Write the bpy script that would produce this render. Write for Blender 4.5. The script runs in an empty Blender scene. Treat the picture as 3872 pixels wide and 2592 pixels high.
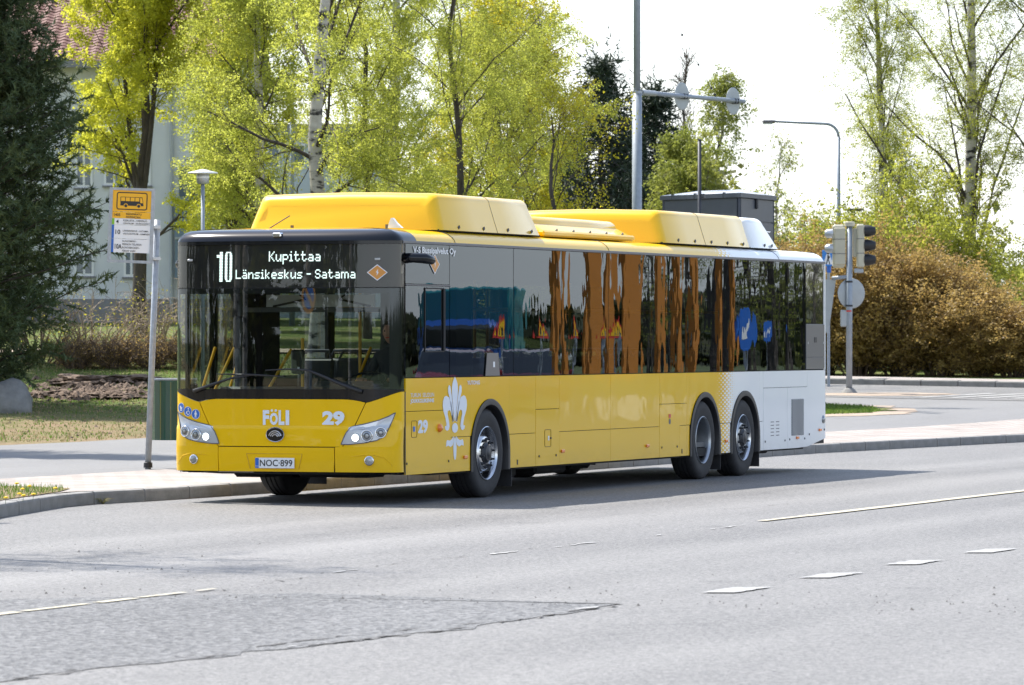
import bpy, bmesh, math, random
import numpy as np
from mathutils import Vector, Matrix
sc = bpy.context.scene
COL = sc.collection
R = math.radians

# ------------------------------------------------------------ camera
CX, CY, CZ, YAW, PIT = 20.1287, -45.7906, 1.7036, 0.3662, -0.0006
cam_d = bpy.data.cameras.new('camera'); cam = bpy.data.objects.new('camera', cam_d); COL.objects.link(cam)
cam.location = (CX, CY, CZ); cam.rotation_euler = (math.pi/2+PIT, 0.0002, YAW)
cam_d.sensor_width = 36; cam_d.lens = 18205.88/3872*36
cam_d.clip_start = 0.5; cam_d.clip_end = 3000
cam_d.dof.use_dof = True; cam_d.dof.focus_distance = 52; cam_d.dof.aperture_fstop = 9
sc.camera = cam
# ------------------------------------------------------------ light
SUN = Vector((-.63, .25, 1.0)).normalized()
EL = math.asin(SUN.z); AZ = math.atan2(SUN.x, SUN.y)
w = bpy.data.worlds.new('World'); sc.world = w; w.use_nodes = True
nt = w.node_tree; bg = nt.nodes['Background']
sky = nt.nodes.new('ShaderNodeTexSky'); sky.sky_type = 'NISHITA'; sky.sun_disc = False
sky.sun_elevation = EL; sky.sun_rotation = AZ; sky.altitude = 20; sky.air_density = 1.0; sky.dust_density = 1.0; sky.ozone_density = 1.0
# thin high cloud veil over the clear sky
tcw = nt.nodes.new('ShaderNodeTexCoord'); mpw = nt.nodes.new('ShaderNodeMapping'); mpw.inputs['Scale'].default_value = (1, 1, 2.4); nt.links.new(tcw.outputs['Generated'], mpw.inputs[0])
now = nt.nodes.new('ShaderNodeTexNoise'); now.inputs['Scale'].default_value = 1.7; now.inputs['Detail'].default_value = 7; now.inputs['Roughness'].default_value = .55; nt.links.new(mpw.outputs[0], now.inputs[0])
mrw = nt.nodes.new('ShaderNodeMapRange'); mrw.inputs[1].default_value = .35; mrw.inputs[2].default_value = .65; mrw.inputs[3].default_value = .75; mrw.inputs[4].default_value = 1.1; nt.links.new(now.outputs[0], mrw.inputs[0])
spw = nt.nodes.new('ShaderNodeSeparateXYZ'); nt.links.new(tcw.outputs['Generated'], spw.inputs[0])
mrz = nt.nodes.new('ShaderNodeMapRange'); mrz.interpolation_type = 'SMOOTHSTEP'; mrz.inputs[1].default_value = .02; mrz.inputs[2].default_value = .45; mrz.inputs[3].default_value = .75; mrz.inputs[4].default_value = .12; nt.links.new(spw.outputs[2], mrz.inputs[0])
mlw = nt.nodes.new('ShaderNodeMath'); mlw.operation = 'MULTIPLY'; mlw.use_clamp = True; nt.links.new(mrw.outputs[0], mlw.inputs[0]); nt.links.new(mrz.outputs[0], mlw.inputs[1])
mxw = nt.nodes.new('ShaderNodeMix'); mxw.data_type = 'RGBA'; nt.links.new(mlw.outputs[0], mxw.inputs['Factor']); nt.links.new(sky.outputs[0], mxw.inputs['A']); mxw.inputs['B'].default_value = (6.3, 6.5, 6.8, 1)
nt.links.new(mxw.outputs['Result'], bg.inputs[0]); bg.inputs[1].default_value = 0.12
sd = bpy.data.lights.new('sun', 'SUN'); sd.energy = 3.9; sd.angle = R(0.5); sd.color = (1, .955, .88)
so = bpy.data.objects.new('sun', sd); COL.objects.link(so); so.rotation_euler = SUN.to_track_quat('Z', 'Y').to_euler()
so.location = (0, 0, 60)
sc.view_settings.view_transform = 'Standard'; sc.view_settings.look = 'None'
sc.view_settings.exposure = 1.22; sc.view_settings.gamma = 1
sc.view_settings.use_curve_mapping = False

# ------------------------------------------------------------ helpers
FWD = Vector((-math.sin(YAW), math.cos(YAW), 0)); RGT = Vector((math.cos(YAW), math.sin(YAW), 0))
PX = 11012.0
def at(x, y, D):            # a point D metres away, given where it shows in the photograph
    return Vector((CX, CY, CZ)) + FWD*D + RGT*((x-1171)/PX*D) + Vector((0, 0, (777.4-y)/PX*D))
def lin(a, pts):
    return float(np.interp(a, [p[0] for p in pts], [p[1] for p in pts]))
def sstep(t):
    t = min(1, max(0, t)); return t*t*(3-2*t)
KERB = [(3.2,-16),(1.2,-10.5),(-.92,-4.57),(-1.62,-1.9),(-1.78,-1.1),(-1.66,-.2),(-1.58,1),(-1.52,3),(-1.50,8),(-1.50,14),(-1.50,19),(-1.46,23),(-1.05,27.5),(-.56,32),(.1,38),(.5,46),(.6,60),(.6,140)]
def kerb_x(y):
    return float(np.interp(y, [p[1] for p in KERB], [p[0] for p in KERB]))
HL = [(74,.13),(80,.17),(87,.42),(92,.72),(97,1.2),(102,1.42),(125,2.15),(170,2.7),(400,3)]
HR = [(76,.13),(84,.2),(103,.55),(113,.72),(120,.80),(160,1.5),(400,3)]
def ground_z(x, y):
    dx, dy = x-CX, y-CY
    D = dx*FWD.x+dy*FWD.y; s = (dx*RGT.x+dy*RGT.y)/max(D, 5)
    t = sstep((s+.03)/.06)
    h = lin(D, HL)*(1-t)+lin(D, HR)*t
    return .13+(h-.13)*sstep((kerb_x(y)-x)/5.5)

def tag(o, label=None, cat=None, group=None, kind=None):
    if label: o['label'] = label
    if cat: o['category'] = cat
    if group: o['group'] = group
    if kind: o['kind'] = kind
    return o
def thing(name, label, cat, loc=(0,0,0), group=None, rz=0):
    o = bpy.data.objects.new(name, None); COL.objects.link(o); o.empty_display_size = .3
    o.location = loc; o.rotation_euler = (0,0,rz)
    return tag(o, label, cat, group)
def place(me, name, mat, parent=None):
    o = bpy.data.objects.new(name, me); COL.objects.link(o)
    if mat is not None and not me.materials: me.materials.append(mat)
    if parent is not None: o.parent = parent
    return o
def copy_tree(o, parent=None, depth=0):
    c = o.copy(); COL.objects.link(c)
    if parent is not None: c.parent = parent
    for ch in list(o.children): copy_tree(ch, c, depth+1)
    return c

class MB:
    def __init__(s, origin=(0,0,0)):
        s.v = []; s.f = []; s.o = Vector(origin)
    def add(s, vs, fs):
        b = len(s.v); s.v += [tuple(Vector(p)-s.o) for p in vs]; s.f += [tuple(i+b for i in f) for f in fs]; return s
    def box(s, c, d, rot=None, bev=0):
        hx, hy, hz = d[0]/2, d[1]/2, d[2]/2
        if bev:
            b = min(bev, hx*.9, hy*.9, hz*.9); vs = []
            for sx in (-1,1):
                for sy in (-1,1):
                    for sz in (-1,1):
                        vs += [(sx*(hx-b), sy*(hy-b), sz*hz), (sx*(hx-b), sy*hy, sz*(hz-b)), (sx*hx, sy*(hy-b), sz*(hz-b))]
            def I(sx,sy,sz,k): return (((sx>0)*2+(sy>0))*2+(sz>0))*3+k
            fs = []
            for sz in (-1,1): fs.append([I(-1,-1,sz,0),I(1,-1,sz,0),I(1,1,sz,0),I(-1,1,sz,0)])
            for sy in (-1,1): fs.append([I(-1,sy,-1,1),I(1,sy,-1,1),I(1,sy,1,1),I(-1,sy,1,1)])
            for sx in (-1,1): fs.append([I(sx,-1,-1,2),I(sx,1,-1,2),I(sx,1,1,2),I(sx,-1,1,2)])
            for sy in (-1,1):
                for sz in (-1,1): fs.append([I(-1,sy,sz,0),I(1,sy,sz,0),I(1,sy,sz,1),I(-1,sy,sz,1)])
            for sx in (-1,1):
                for sz in (-1,1): fs.append([I(sx,-1,sz,0),I(sx,1,sz,0),I(sx,1,sz,2),I(sx,-1,sz,2)])
            for sx in (-1,1):
                for sy in (-1,1): fs.append([I(sx,sy,-1,1),I(sx,sy,1,1),I(sx,sy,1,2),I(sx,sy,-1,2)])
            for sx in (-1,1):
                for sy in (-1,1):
                    for sz in (-1,1): fs.append([I(sx,sy,sz,0),I(sx,sy,sz,1),I(sx,sy,sz,2)])
        else:
            vs = [(x*hx,y*hy,z*hz) for x in (-1,1) for y in (-1,1) for z in (-1,1)]
            fs = [(0,1,3,2),(4,6,7,5),(0,4,5,1),(2,3,7,6),(0,2,6,4),(1,5,7,3)]
        m = rot if rot is not None else Matrix.Identity(3)
        return s.add([Vector(c)+m@Vector(v) for v in vs], fs)
    def tube(s, pts, rs, n=8, cap=True):
        pts = [Vector(p) for p in pts]
        if not hasattr(rs, '__len__'): rs = [rs]*len(pts)
        vs = []; fs = []; prev = None
        for i, p in enumerate(pts):
            d = (pts[min(i+1, len(pts)-1)]-pts[max(i-1, 0)]).normalized()
            a = Vector((0,0,1)) if abs(d.z) < .9 else Vector((1,0,0))
            if prev is not None: a = prev
            x = (a-d*a.dot(d)).normalized(); prev = x; y = d.cross(x)
            for k in range(n):
                t = 2*math.pi*k/n; vs.append(p+(x*math.cos(t)+y*math.sin(t))*rs[i])
        for i in range(len(pts)-1):
            for k in range(n):
                fs.append((i*n+k, i*n+(k+1)%n, (i+1)*n+(k+1)%n, (i+1)*n+k))
        if cap: fs += [tuple(range(n))[::-1], tuple((len(pts)-1)*n+k for k in range(n))]
        return s.add(vs, fs)
    def lathe(s, prof, c, axis='Z', n=24):      # prof: (along axis, radius)
        ax = {'X':Vector((1,0,0)),'Y':Vector((0,1,0)),'Z':Vector((0,0,1))}[axis] if isinstance(axis, str) else Vector(axis).normalized()
        a = Vector((0,0,1)) if abs(ax.z) < .9 else Vector((1,0,0))
        x = (a-ax*a.dot(ax)).normalized(); y = ax.cross(x); c = Vector(c)
        vs = []; fs = []
        for (h, r) in prof:
            for k in range(n):
                t = 2*math.pi*k/n; vs.append(c+ax*h+(x*math.cos(t)+y*math.sin(t))*r)
        for i in range(len(prof)-1):
            for k in range(n): fs.append((i*n+k, i*n+(k+1)%n, (i+1)*n+(k+1)%n, (i+1)*n+k))
        return s.add(vs, fs)
    def prism(s, poly, o, xd, yd, t):           # flat shape with thickness t along its normal
        o, xd, yd = Vector(o), Vector(xd), Vector(yd); nn = xd.cross(yd).normalized(); k = len(poly)
        vs = [o+xd*p[0]+yd*p[1]+nn*t for p in poly]+[o+xd*p[0]+yd*p[1] for p in poly]
        fs = [tuple(range(k)), tuple(range(k, 2*k))[::-1]]+[(i, i+k, (i+1)%k+k, (i+1)%k) for i in range(k)]
        return s.add(vs, fs)
    def grid(s, P, nu, nv):                     # P(i, j) -> point
        vs = [P(i, j) for i in range(nu+1) for j in range(nv+1)]
        fs = [(i*(nv+1)+j, (i+1)*(nv+1)+j, (i+1)*(nv+1)+j+1, i*(nv+1)+j+1) for i in range(nu) for j in range(nv)]
        return s.add(vs, fs)
    def build(s, name, mat, parent=None, smooth=False, ang=None):
        me = bpy.data.meshes.new(name); me.from_pydata([tuple(v) for v in s.v], [], s.f); me.update()
        if smooth:
            me.polygons.foreach_set('use_smooth', [True]*len(me.polygons))
            if ang:
                me.update()
                try: me.set_sharp_from_angle(angle=R(ang))
                except Exception: pass
        o = place(me, name, mat, parent)
        if parent is None or s.o.length: o.location = s.o
        return o
def npmesh(name, V, F, mat, parent=None, smooth=False):   # V (n,3), F (m,k)
    me = bpy.data.meshes.new(name); V = np.asarray(V, np.float32); F = np.asarray(F, np.int32); k = F.shape[1]
    me.vertices.add(len(V)); me.vertices.foreach_set('co', V.ravel())
    me.loops.add(F.size); me.loops.foreach_set('vertex_index', F.ravel())
    me.polygons.add(len(F)); me.polygons.foreach_set('loop_start', np.arange(0, F.size, k, dtype=np.int32))
    try: me.polygons.foreach_set('loop_total', np.full(len(F), k, np.int32))
    except Exception: pass
    if smooth: me.polygons.foreach_set('use_smooth', np.ones(len(F), bool))
    me.update(calc_edges=True); me.validate()
    return place(me, name, mat, parent)
def disc(cx, cy, rx, ry=None, n=28):
    ry = ry or rx; return [(cx+rx*math.cos(2*math.pi*k/n), cy+ry*math.sin(2*math.pi*k/n)) for k in range(n)]
def rrect(x0, y0, x1, y1, r, n=5):
    out = []
    for (cx, cy, a0) in ((x1-r,y1-r,0),(x0+r,y1-r,90),(x0+r,y0+r,180),(x1-r,y0+r,270)):
        out += [(cx+r*math.cos(R(a0+90*k/n)), cy+r*math.sin(R(a0+90*k/n))) for k in range(n+1)]
    return out
def text(body, box, o, xd, yd, mat, parent, name='lettering', bold=0, t=.0015, just=True):
    """flat lettering fitted into box = (x0, y0, x1, y1) of the plane (o, xd, yd)"""
    c = bpy.data.curves.new(name, 'FONT'); c.body = body; c.size = 1; c.offset = bold; c.extrude = 0.0; c.resolution_u = 3; c.space_line = 1.15
    ob = bpy.data.objects.new(name, c); me = bpy.data.meshes.new_from_object(ob)
    co = np.array([v.co[:2] for v in me.vertices]); mn, mx = co.min(0), co.max(0)
    x0, y0, x1, y1 = box; sx = (x1-x0)/(mx[0]-mn[0]); sy = (y1-y0)/(mx[1]-mn[1])
    o, xd, yd = Vector(o), Vector(xd), Vector(yd); nn = xd.cross(yd).normalized()
    for v in me.vertices:
        v.co = o+xd*(x0+(v.co.x-mn[0])*sx)+yd*(y0+(v.co.y-mn[1])*sy)+nn*t
    bpy.data.objects.remove(ob); me.materials.clear()
    return place(me, name, mat, parent)

# ------------------------------------------------------------ materials
def mat(name, col, rough=.5, metal=0, spec=.5, coat=0, coat_r=.05, emit=None, es=1, var=0, vscale=4, bump=0, bscale=40, coat_ior=1.5, trans=None, stretch=None):
    m = bpy.data.materials.new(name); m.use_nodes = True; n = m.node_tree; b = n.nodes['Principled BSDF']
    b.inputs['Base Color'].default_value = (*col, 1); b.inputs['Roughness'].default_value = rough; b.inputs['Metallic'].default_value = metal
    b.inputs['Specular IOR Level'].default_value = spec; b.inputs['Coat Weight'].default_value = coat; b.inputs['Coat Roughness'].default_value = coat_r
    b.inputs['Coat IOR'].default_value = coat_ior
    if emit: b.inputs['Emission Color'].default_value = (*emit, 1); b.inputs['Emission Strength'].default_value = es
    tc = None
    if var or bump:
        tc = n.nodes.new('ShaderNodeTexCoord'); src = tc.outputs['Object']
        if stretch:
            mp = n.nodes.new('ShaderNodeMapping'); mp.inputs['Scale'].default_value = stretch; n.links.new(src, mp.inputs[0]); src = mp.outputs[0]
    if var:
        no = n.nodes.new('ShaderNodeTexNoise'); no.inputs['Scale'].default_value = vscale; no.inputs['Detail'].default_value = 8; no.inputs['Roughness'].default_value = .65
        n.links.new(src, no.inputs[0])
        hs = n.nodes.new('ShaderNodeHueSaturation'); hs.inputs['Color'].default_value = (*col, 1)
        mr = n.nodes.new('ShaderNodeMapRange'); mr.inputs[1].default_value = .25; mr.inputs[2].default_value = .75
        mr.inputs[3].default_value = 1-var; mr.inputs[4].default_value = 1+var
        n.links.new(no.outputs[0], mr.inputs[0]); n.links.new(mr.outputs[0], hs.inputs['Value']); n.links.new(hs.outputs[0], b.inputs['Base Color'])
    if bump:
        nb = n.nodes.new('ShaderNodeTexNoise'); nb.inputs['Scale'].default_value = bscale; nb.inputs['Detail'].default_value = 4
        n.links.new(src, nb.inputs[0]); bp = n.nodes.new('ShaderNodeBump'); bp.inputs['Strength'].default_value = 1; bp.inputs['Distance'].default_value = bump
        n.links.new(nb.outputs[0], bp.inputs['Height']); n.links.new(bp.outputs[0], b.inputs['Normal'])
        if coat: n.links.new(bp.outputs[0], b.inputs['Coat Normal'])
    return m
def glassmat(name, tint, ior=1.5, rough=0, bump=0, bscale=1.5, stretch=None, boost=1.0, gl=(1,1,1)):
    m = bpy.data.materials.new(name); m.use_nodes = True; n = m.node_tree; n.nodes.remove(n.nodes['Principled BSDF']); out = n.nodes['Material Output']
    t = n.nodes.new('ShaderNodeBsdfTransparent'); t.inputs[0].default_value = (*tint, 1)
    g = n.nodes.new('ShaderNodeBsdfGlossy'); g.inputs['Roughness'].default_value = rough; g.inputs[0].default_value = (*gl, 1)
    fr = n.nodes.new('ShaderNodeFresnel'); fr.inputs[0].default_value = ior
    mu = n.nodes.new('ShaderNodeMath'); mu.operation = 'MULTIPLY'; mu.inputs[1].default_value = boost; mu.use_clamp = True
    mx = n.nodes.new('ShaderNodeMixShader'); n.links.new(fr.outputs[0], mu.inputs[0]); n.links.new(mu.outputs[0], mx.inputs[0])
    n.links.new(t.outputs[0], mx.inputs[1]); n.links.new(g.outputs[0], mx.inputs[2]); n.links.new(mx.outputs[0], out.inputs[0])
    if bump:
        tc = n.nodes.new('ShaderNodeTexCoord'); mp = n.nodes.new('ShaderNodeMapping'); mp.inputs['Scale'].default_value = stretch or (1,1,1)
        no = n.nodes.new('ShaderNodeTexNoise'); no.inputs['Scale'].default_value = bscale; no.inputs['Detail'].default_value = 2.5
        bp = n.nodes.new('ShaderNodeBump'); bp.inputs['Distance'].default_value = bump; bp.inputs['Strength'].default_value = 1
        n.links.new(tc.outputs['Object'], mp.inputs[0]); n.links.new(mp.outputs[0], no.inputs[0]); n.links.new(no.outputs[0], bp.inputs['Height'])
        n.links.new(bp.outputs[0], g.inputs['Normal'])
    return m
def ramp(n, src, stops):
    r = n.nodes.new('ShaderNodeValToRGB'); r.color_ramp.elements.remove(r.color_ramp.elements[0])
    for i, (p, c) in enumerate(stops):
        e = r.color_ramp.elements[0] if i == 0 else r.color_ramp.elements.new(p)
        e.position = p; e.color = (*c, 1)
    n.links.new(src, r.inputs[0]); return r.outputs[0]
def leafmat(name, cols, scale=1.2, trans=.5, rough=.55, tcol=1.6):
    m = bpy.data.materials.new(name); m.use_nodes = True; n = m.node_tree; b = n.nodes['Principled BSDF']; out = n.nodes['Material Output']
    g = n.nodes.new('ShaderNodeNewGeometry'); no = n.nodes.new('ShaderNodeTexNoise'); no.inputs['Scale'].default_value = scale; no.inputs['Detail'].default_value = 6; no.inputs['Roughness'].default_value = .75
    n.links.new(g.outputs['Position'], no.inputs[0])
    k = len(cols); c = ramp(n, no.outputs[0], [(.3+.4*i/(k-1), cols[i]) for i in range(k)])
    n.links.new(c, b.inputs['Base Color']); b.inputs['Roughness'].default_value = rough; b.inputs['Specular IOR Level'].default_value = .35
    if trans:
        t = n.nodes.new('ShaderNodeBsdfTranslucent'); vm = n.nodes.new('ShaderNodeVectorMath'); vm.operation = 'SCALE'; vm.inputs['Scale'].default_value = tcol
        n.links.new(c, vm.inputs[0]); n.links.new(vm.outputs[0], t.inputs[0])
        mx = n.nodes.new('ShaderNodeMixShader'); mx.inputs[0].default_value = trans
        n.links.new(b.outputs[0], mx.inputs[1]); n.links.new(t.outputs[0], mx.inputs[2]); n.links.new(mx.outputs[0], out.inputs[0])
    return m
def math_node(n, op, a, b=None, c=None, clamp=False):
    x = n.nodes.new('ShaderNodeMath'); x.operation = op; x.use_clamp = clamp
    for i, v in enumerate((a, b, c)):
        if v is None: continue
        if isinstance(v, (int, float)): x.inputs[i].default_value = v
        else: n.links.new(v, x.inputs[i])
    return x.outputs[0]

Y_COL = (.83, .50, .005); W_COL = (.86, .87, .865)
M = {}
M['pod_yellow'] = mat('pod_gelcoat', Y_COL, .3, coat_ior=1.5, coat=.7, coat_r=.08, spec=.2, bump=.0004, bscale=2.2)
M['yellow'] = mat('yellow_paint', Y_COL, .32, spec=.12, coat_ior=1.45, coat=.5, coat_r=.03, bump=.0006, bscale=2.2, var=.03, vscale=3)
M['white_paint'] = mat('white_paint', W_COL, .32, coat=.8, coat_r=.03, var=.02, vscale=3)
M['black_gloss'] = mat('black_gloss', (.006,.007,.010), .14, spec=.35, coat=.15, coat_r=.02)
M['black_trim'] = mat('black_trim', (.015,.015,.017), .5, var=.2, vscale=6)
M['dark'] = mat('underbody_black', (.01,.01,.01), .8, var=.4)
M['grey_trim'] = mat('grey_trim', (.10,.10,.115), .4)
M['grey_panel'] = mat('grey_panel', (.085,.09,.10), .35, coat=.5)
M['rubber'] = mat('tyre_rubber', (.022,.022,.024), .75, var=.35, vscale=9, bump=.002, bscale=60)
M['alu'] = mat('polished_alloy', (.62,.63,.65), .22, metal=1, var=.08, vscale=12)
M['alu_dull'] = mat('dull_alloy', (.42,.44,.46), .38, metal=.9, var=.2, vscale=10)
M['steel_dark'] = mat('dark_steel', (.05,.052,.058), .5, metal=.5, var=.3, vscale=14)
M['silver'] = mat('silver_plastic', (.48,.50,.53), .28, metal=.4, coat=.5)
M['chrome'] = mat('chrome', (.75,.76,.78), .12, metal=1)
M['orange_lens'] = mat('orange_lens', (.85,.22,.02), .25, coat=.5)
M['lamp_on'] = mat('lit_lamp', (.9,.95,.9), .3, emit=(.9,1,.95), es=1.3)
M['lens'] = mat('lamp_lens', (.30,.32,.34), .08, metal=.6, coat=1, bump=.002, bscale=90)
M['led'] = mat('led_light', (.8,.9,.88), .5, emit=(.80,1,.95), es=.85)
M['led_panel'] = mat('led_panel', (.018,.019,.017), .5)
M['decal_white'] = mat('white_film', (.72,.77,.84), .35)
M['decal_text'] = mat('white_lettering', (.75,.76,.78), .4)
M['blue_sign'] = mat('sign_blue', (.02,.13,.50), .35, var=.05)
M['white'] = mat('white_enamel', (.78,.79,.80), .4)
M['black_print'] = mat('black_print', (.02,.02,.02), .5)
M['orange_sticker'] = mat('orange_sticker', (.62,.27,.05), .4)
M['red'] = mat('red_print', (.6,.04,.03), .4)
M['galv'] = mat('galvanised_steel', (.36,.39,.42), .5, metal=.35, var=.22, vscale=14, bump=.001, bscale=30)
M['galv_blue'] = mat('galvanised_steel_bluish', (.30,.34,.39), .5, metal=.2, var=.15, vscale=10)
M['sign_back'] = mat('sign_back_grey', (.38,.41,.42), .5, metal=.2, var=.08, vscale=5)
M['sign_yellow'] = mat('sign_yellow', (.84,.44,.005), .35, var=.04)
M['green_stripe'] = mat('sign_green', (.22,.52,.03), .4)
M['yellow_pole'] = mat('yellow_handrail', (.80,.42,.01), .35)
M['seat'] = mat('seat_grey', (.05,.055,.06), .6, var=.2, vscale=20)
M['interior'] = mat('interior_grey', (.10,.105,.11), .6)
M['interior_light'] = mat('interior_light_panel', (.55,.56,.55), .6)
M['glass_front'] = glassmat('windscreen_glass', (.62,.68,.66), 1.52, bump=.0004, bscale=2.0, stretch=(1,1,.5), boost=1.5, gl=(.82,.91,1))
M['glass_side'] = glassmat('tinted_side_glass', (.16,.18,.19), 1.52, bump=.0009, bscale=1.25, stretch=(1,1.6,.8), boost=1.0, gl=(.82,.91,1))
M['glass_dark'] = mat('black_glass', (.012,.013,.016), .03, spec=.8, coat=1, coat_r=.0, bump=.0012, bscale=1.3)
M['glass_kerb'] = glassmat('lightly_tinted_glass', (.52,.56,.54), 1.5)
M['win_far'] = mat('house_window_glass', (.10,.14,.18), .08, spec=.8)

# livery: yellow that breaks into white through a halftone of staggered dashes
def livery(name, y0=10.37, y1=11.17, pale=False):
    m = bpy.data.materials.new(name); m.use_nodes = True; n = m.node_tree; b = n.nodes['Principled BSDF']
    tc = n.nodes.new('ShaderNodeTexCoord'); sp = n.nodes.new('ShaderNodeSeparateXYZ'); n.links.new(tc.outputs['Object'], sp.inputs[0])
    Y, Z = sp.outputs[1], sp.outputs[2]
    row = math_node(n, 'DIVIDE', Z, .027); fl = math_node(n, 'FLOOR', row); par = math_node(n, 'MODULO', fl, 2.0)
    u = math_node(n, 'ADD', math_node(n, 'DIVIDE', Y, .15), math_node(n, 'MULTIPLY', par, .5))
    du = math_node(n, 'MULTIPLY', math_node(n, 'ABSOLUTE', math_node(n, 'SUBTRACT', math_node(n, 'FRACT', u), .5)), 2.0)
    dv = math_node(n, 'MULTIPLY', math_node(n, 'ABSOLUTE', math_node(n, 'SUBTRACT', math_node(n, 'FRACT', row), .5)), 2.0)
    s = math_node(n, 'DIVIDE', math_node(n, 'SUBTRACT', Y, y0), y1-y0)
    a = math_node(n, 'LESS_THAN', math_node(n, 'ADD', math_node(n, 'MULTIPLY', du, 1.15), math_node(n, 'MULTIPLY', dv, .55)), math_node(n, 'MULTIPLY', s, 1.7))
    mx = n.nodes.new('ShaderNodeMix'); mx.data_type = 'RGBA'; mx.inputs['A'].default_value = (*Y_COL, 1); mx.inputs['B'].default_value = (*W_COL, 1)
    n.links.new(a, mx.inputs['Factor'])
    dn = n.nodes.new('ShaderNodeTexNoise'); dn.inputs['Scale'].default_value = 3.5; dn.inputs['Detail'].default_value = 8; dn.inputs['Roughness'].default_value = .7
    mpd = n.nodes.new('ShaderNodeMapping'); mpd.inputs['Scale'].default_value = (1, .6, 2.2); n.links.new(tc.outputs['Object'], mpd.inputs[0]); n.links.new(mpd.outputs[0], dn.inputs[0])
    low = math_node(n, 'MULTIPLY_ADD', Z, -2.4, 1.22, clamp=True)
    df = math_node(n, 'MULTIPLY', math_node(n, 'MULTIPLY_ADD', dn.outputs[0], 1.8, -.55, clamp=True), math_node(n, 'MULTIPLY', low, .55), clamp=True)
    dm = n.nodes.new('ShaderNodeMix'); dm.data_type = 'RGBA'; dm.inputs['B'].default_value = (.20, .165, .12, 1); n.links.new(df, dm.inputs['Factor']); n.links.new(mx.outputs['Result'], dm.inputs['A']); n.links.new(dm.outputs['Result'], b.inputs['Base Color'])
    n.links.new(math_node(n, 'MULTIPLY_ADD', df, .5, .30), b.inputs['Roughness'])
    b.inputs['Roughness'].default_value = .32; b.inputs['Specular IOR Level'].default_value = .12; b.inputs['Coat Weight'].default_value = .45; b.inputs['Coat Roughness'].default_value = .03; b.inputs['Coat IOR'].default_value = 1.5
    nb = n.nodes.new('ShaderNodeTexNoise'); nb.inputs['Scale'].default_value = 1.6; nb.inputs['Detail'].default_value = 2
    n.links.new(tc.outputs['Object'], nb.inputs[0]); bp = n.nodes.new('ShaderNodeBump'); bp.inputs['Distance'].default_value = .0025
    n.links.new(nb.outputs[0], bp.inputs['Height']); n.links.new(bp.outputs[0], b.inputs['Normal']); n.links.new(bp.outputs[0], b.inputs['Coat Normal'])
    return m
M['livery'] = livery('livery_paint')
# ------------------------------------------------------------ ground materials
def asphalt(name, c0, c1, gs=70, lanes=False, patch=.10, speck=.30, rough=.62, bump=.004, spec=.5):
    m = bpy.data.materials.new(name); m.use_nodes = True; n = m.node_tree; b = n.nodes['Principled BSDF']
    g = n.nodes.new('ShaderNodeNewGeometry'); P = g.outputs['Position']
    v = n.nodes.new('ShaderNodeTexVoronoi'); v.inputs['Scale'].default_value = gs; n.links.new(P, v.inputs['Vector'])
    fine = n.nodes.new('ShaderNodeTexNoise'); fine.inputs['Scale'].default_value = gs*.35; fine.inputs['Detail'].default_value = 6; fine.inputs['Roughness'].default_value = .8; n.links.new(P, fine.inputs[0])
    big = n.nodes.new('ShaderNodeTexNoise'); big.inputs['Scale'].default_value = .55; big.inputs['Detail'].default_value = 7; big.inputs['Roughness'].default_value = .6
    mp = n.nodes.new('ShaderNodeMapping'); mp.inputs['Scale'].default_value = (1, .25, 1); n.links.new(P, mp.inputs[0]); n.links.new(mp.outputs[0], big.inputs[0])
    bw = n.nodes.new('ShaderNodeRGBToBW'); n.links.new(v.outputs['Color'], bw.inputs[0])
    a = math_node(n, 'MULTIPLY_ADD', bw.outputs[0], speck, math_node(n, 'MULTIPLY_ADD', fine.outputs[0], speck*2.4, math_node(n, 'MULTIPLY_ADD', big.outputs[0], patch*6, -speck*1.7-patch*3+.5)))
    if lanes:                   # wheel tracks polished paler, a darker strip and stains between them
        sp = n.nodes.new('ShaderNodeSeparateXYZ'); n.links.new(P, sp.inputs[0]); xw = math_node(n, 'MULTIPLY_ADD', big.outputs[0], .9, math_node(n, 'SUBTRACT', sp.outputs[0], .45))
        for (x0, wd, am) in ((4.6, .75, .24), (2.4, .5, .15), (7.7, .45, .13), (9.2, .35, .09), (3.5, .35, -.12), (6.8, .6, -.10), (11.6, .5, .12)):
            g_ = math_node(n, 'MULTIPLY_ADD', math_node(n, 'ABSOLUTE', math_node(n, 'SUBTRACT', xw, x0)), -1/wd, 1.0, clamp=True)
            a = math_node(n, 'MULTIPLY_ADD', math_node(n, 'SMOOTH_MIN', g_, 1.0, .3), am, a)
        st_ = n.nodes.new('ShaderNodeTexNoise'); st_.inputs['Scale'].default_value = .9; st_.inputs['Detail'].default_value = 5; n.links.new(P, st_.inputs[0])
        a = math_node(n, 'SUBTRACT', a, math_node(n, 'MULTIPLY', math_node(n, 'MULTIPLY_ADD', st_.outputs[0], 9, -5.7, clamp=True), .22))
    mx = n.nodes.new('ShaderNodeMix'); mx.data_type = 'RGBA'; mx.inputs['A'].default_value = (*c0, 1); mx.inputs['B'].default_value = (*c1, 1)
    mx.clamp_factor = True; n.links.new(a, mx.inputs['Factor']); n.links.new(mx.outputs['Result'], b.inputs['Base Color'])
    b.inputs['Roughness'].default_value = rough; b.inputs['Specular IOR Level'].default_value = spec
    bp = n.nodes.new('ShaderNodeBump'); bp.inputs['Distance'].default_value = bump; n.links.new(math_node(n, 'ADD', v.outputs['Distance'], fine.outputs[0]), bp.inputs['Height']); n.links.new(bp.outputs[0], b.inputs['Normal'])
    return m
M['road'] = asphalt('asphalt', (.055,.0535,.0525), (.238,.230,.220), speck=.95, gs=60, lanes=True)
M['road_old'] = asphalt('coarse_old_asphalt', (.014,.014,.015), (.20,.198,.196), gs=36, speck=1.1, bump=.008)
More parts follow.
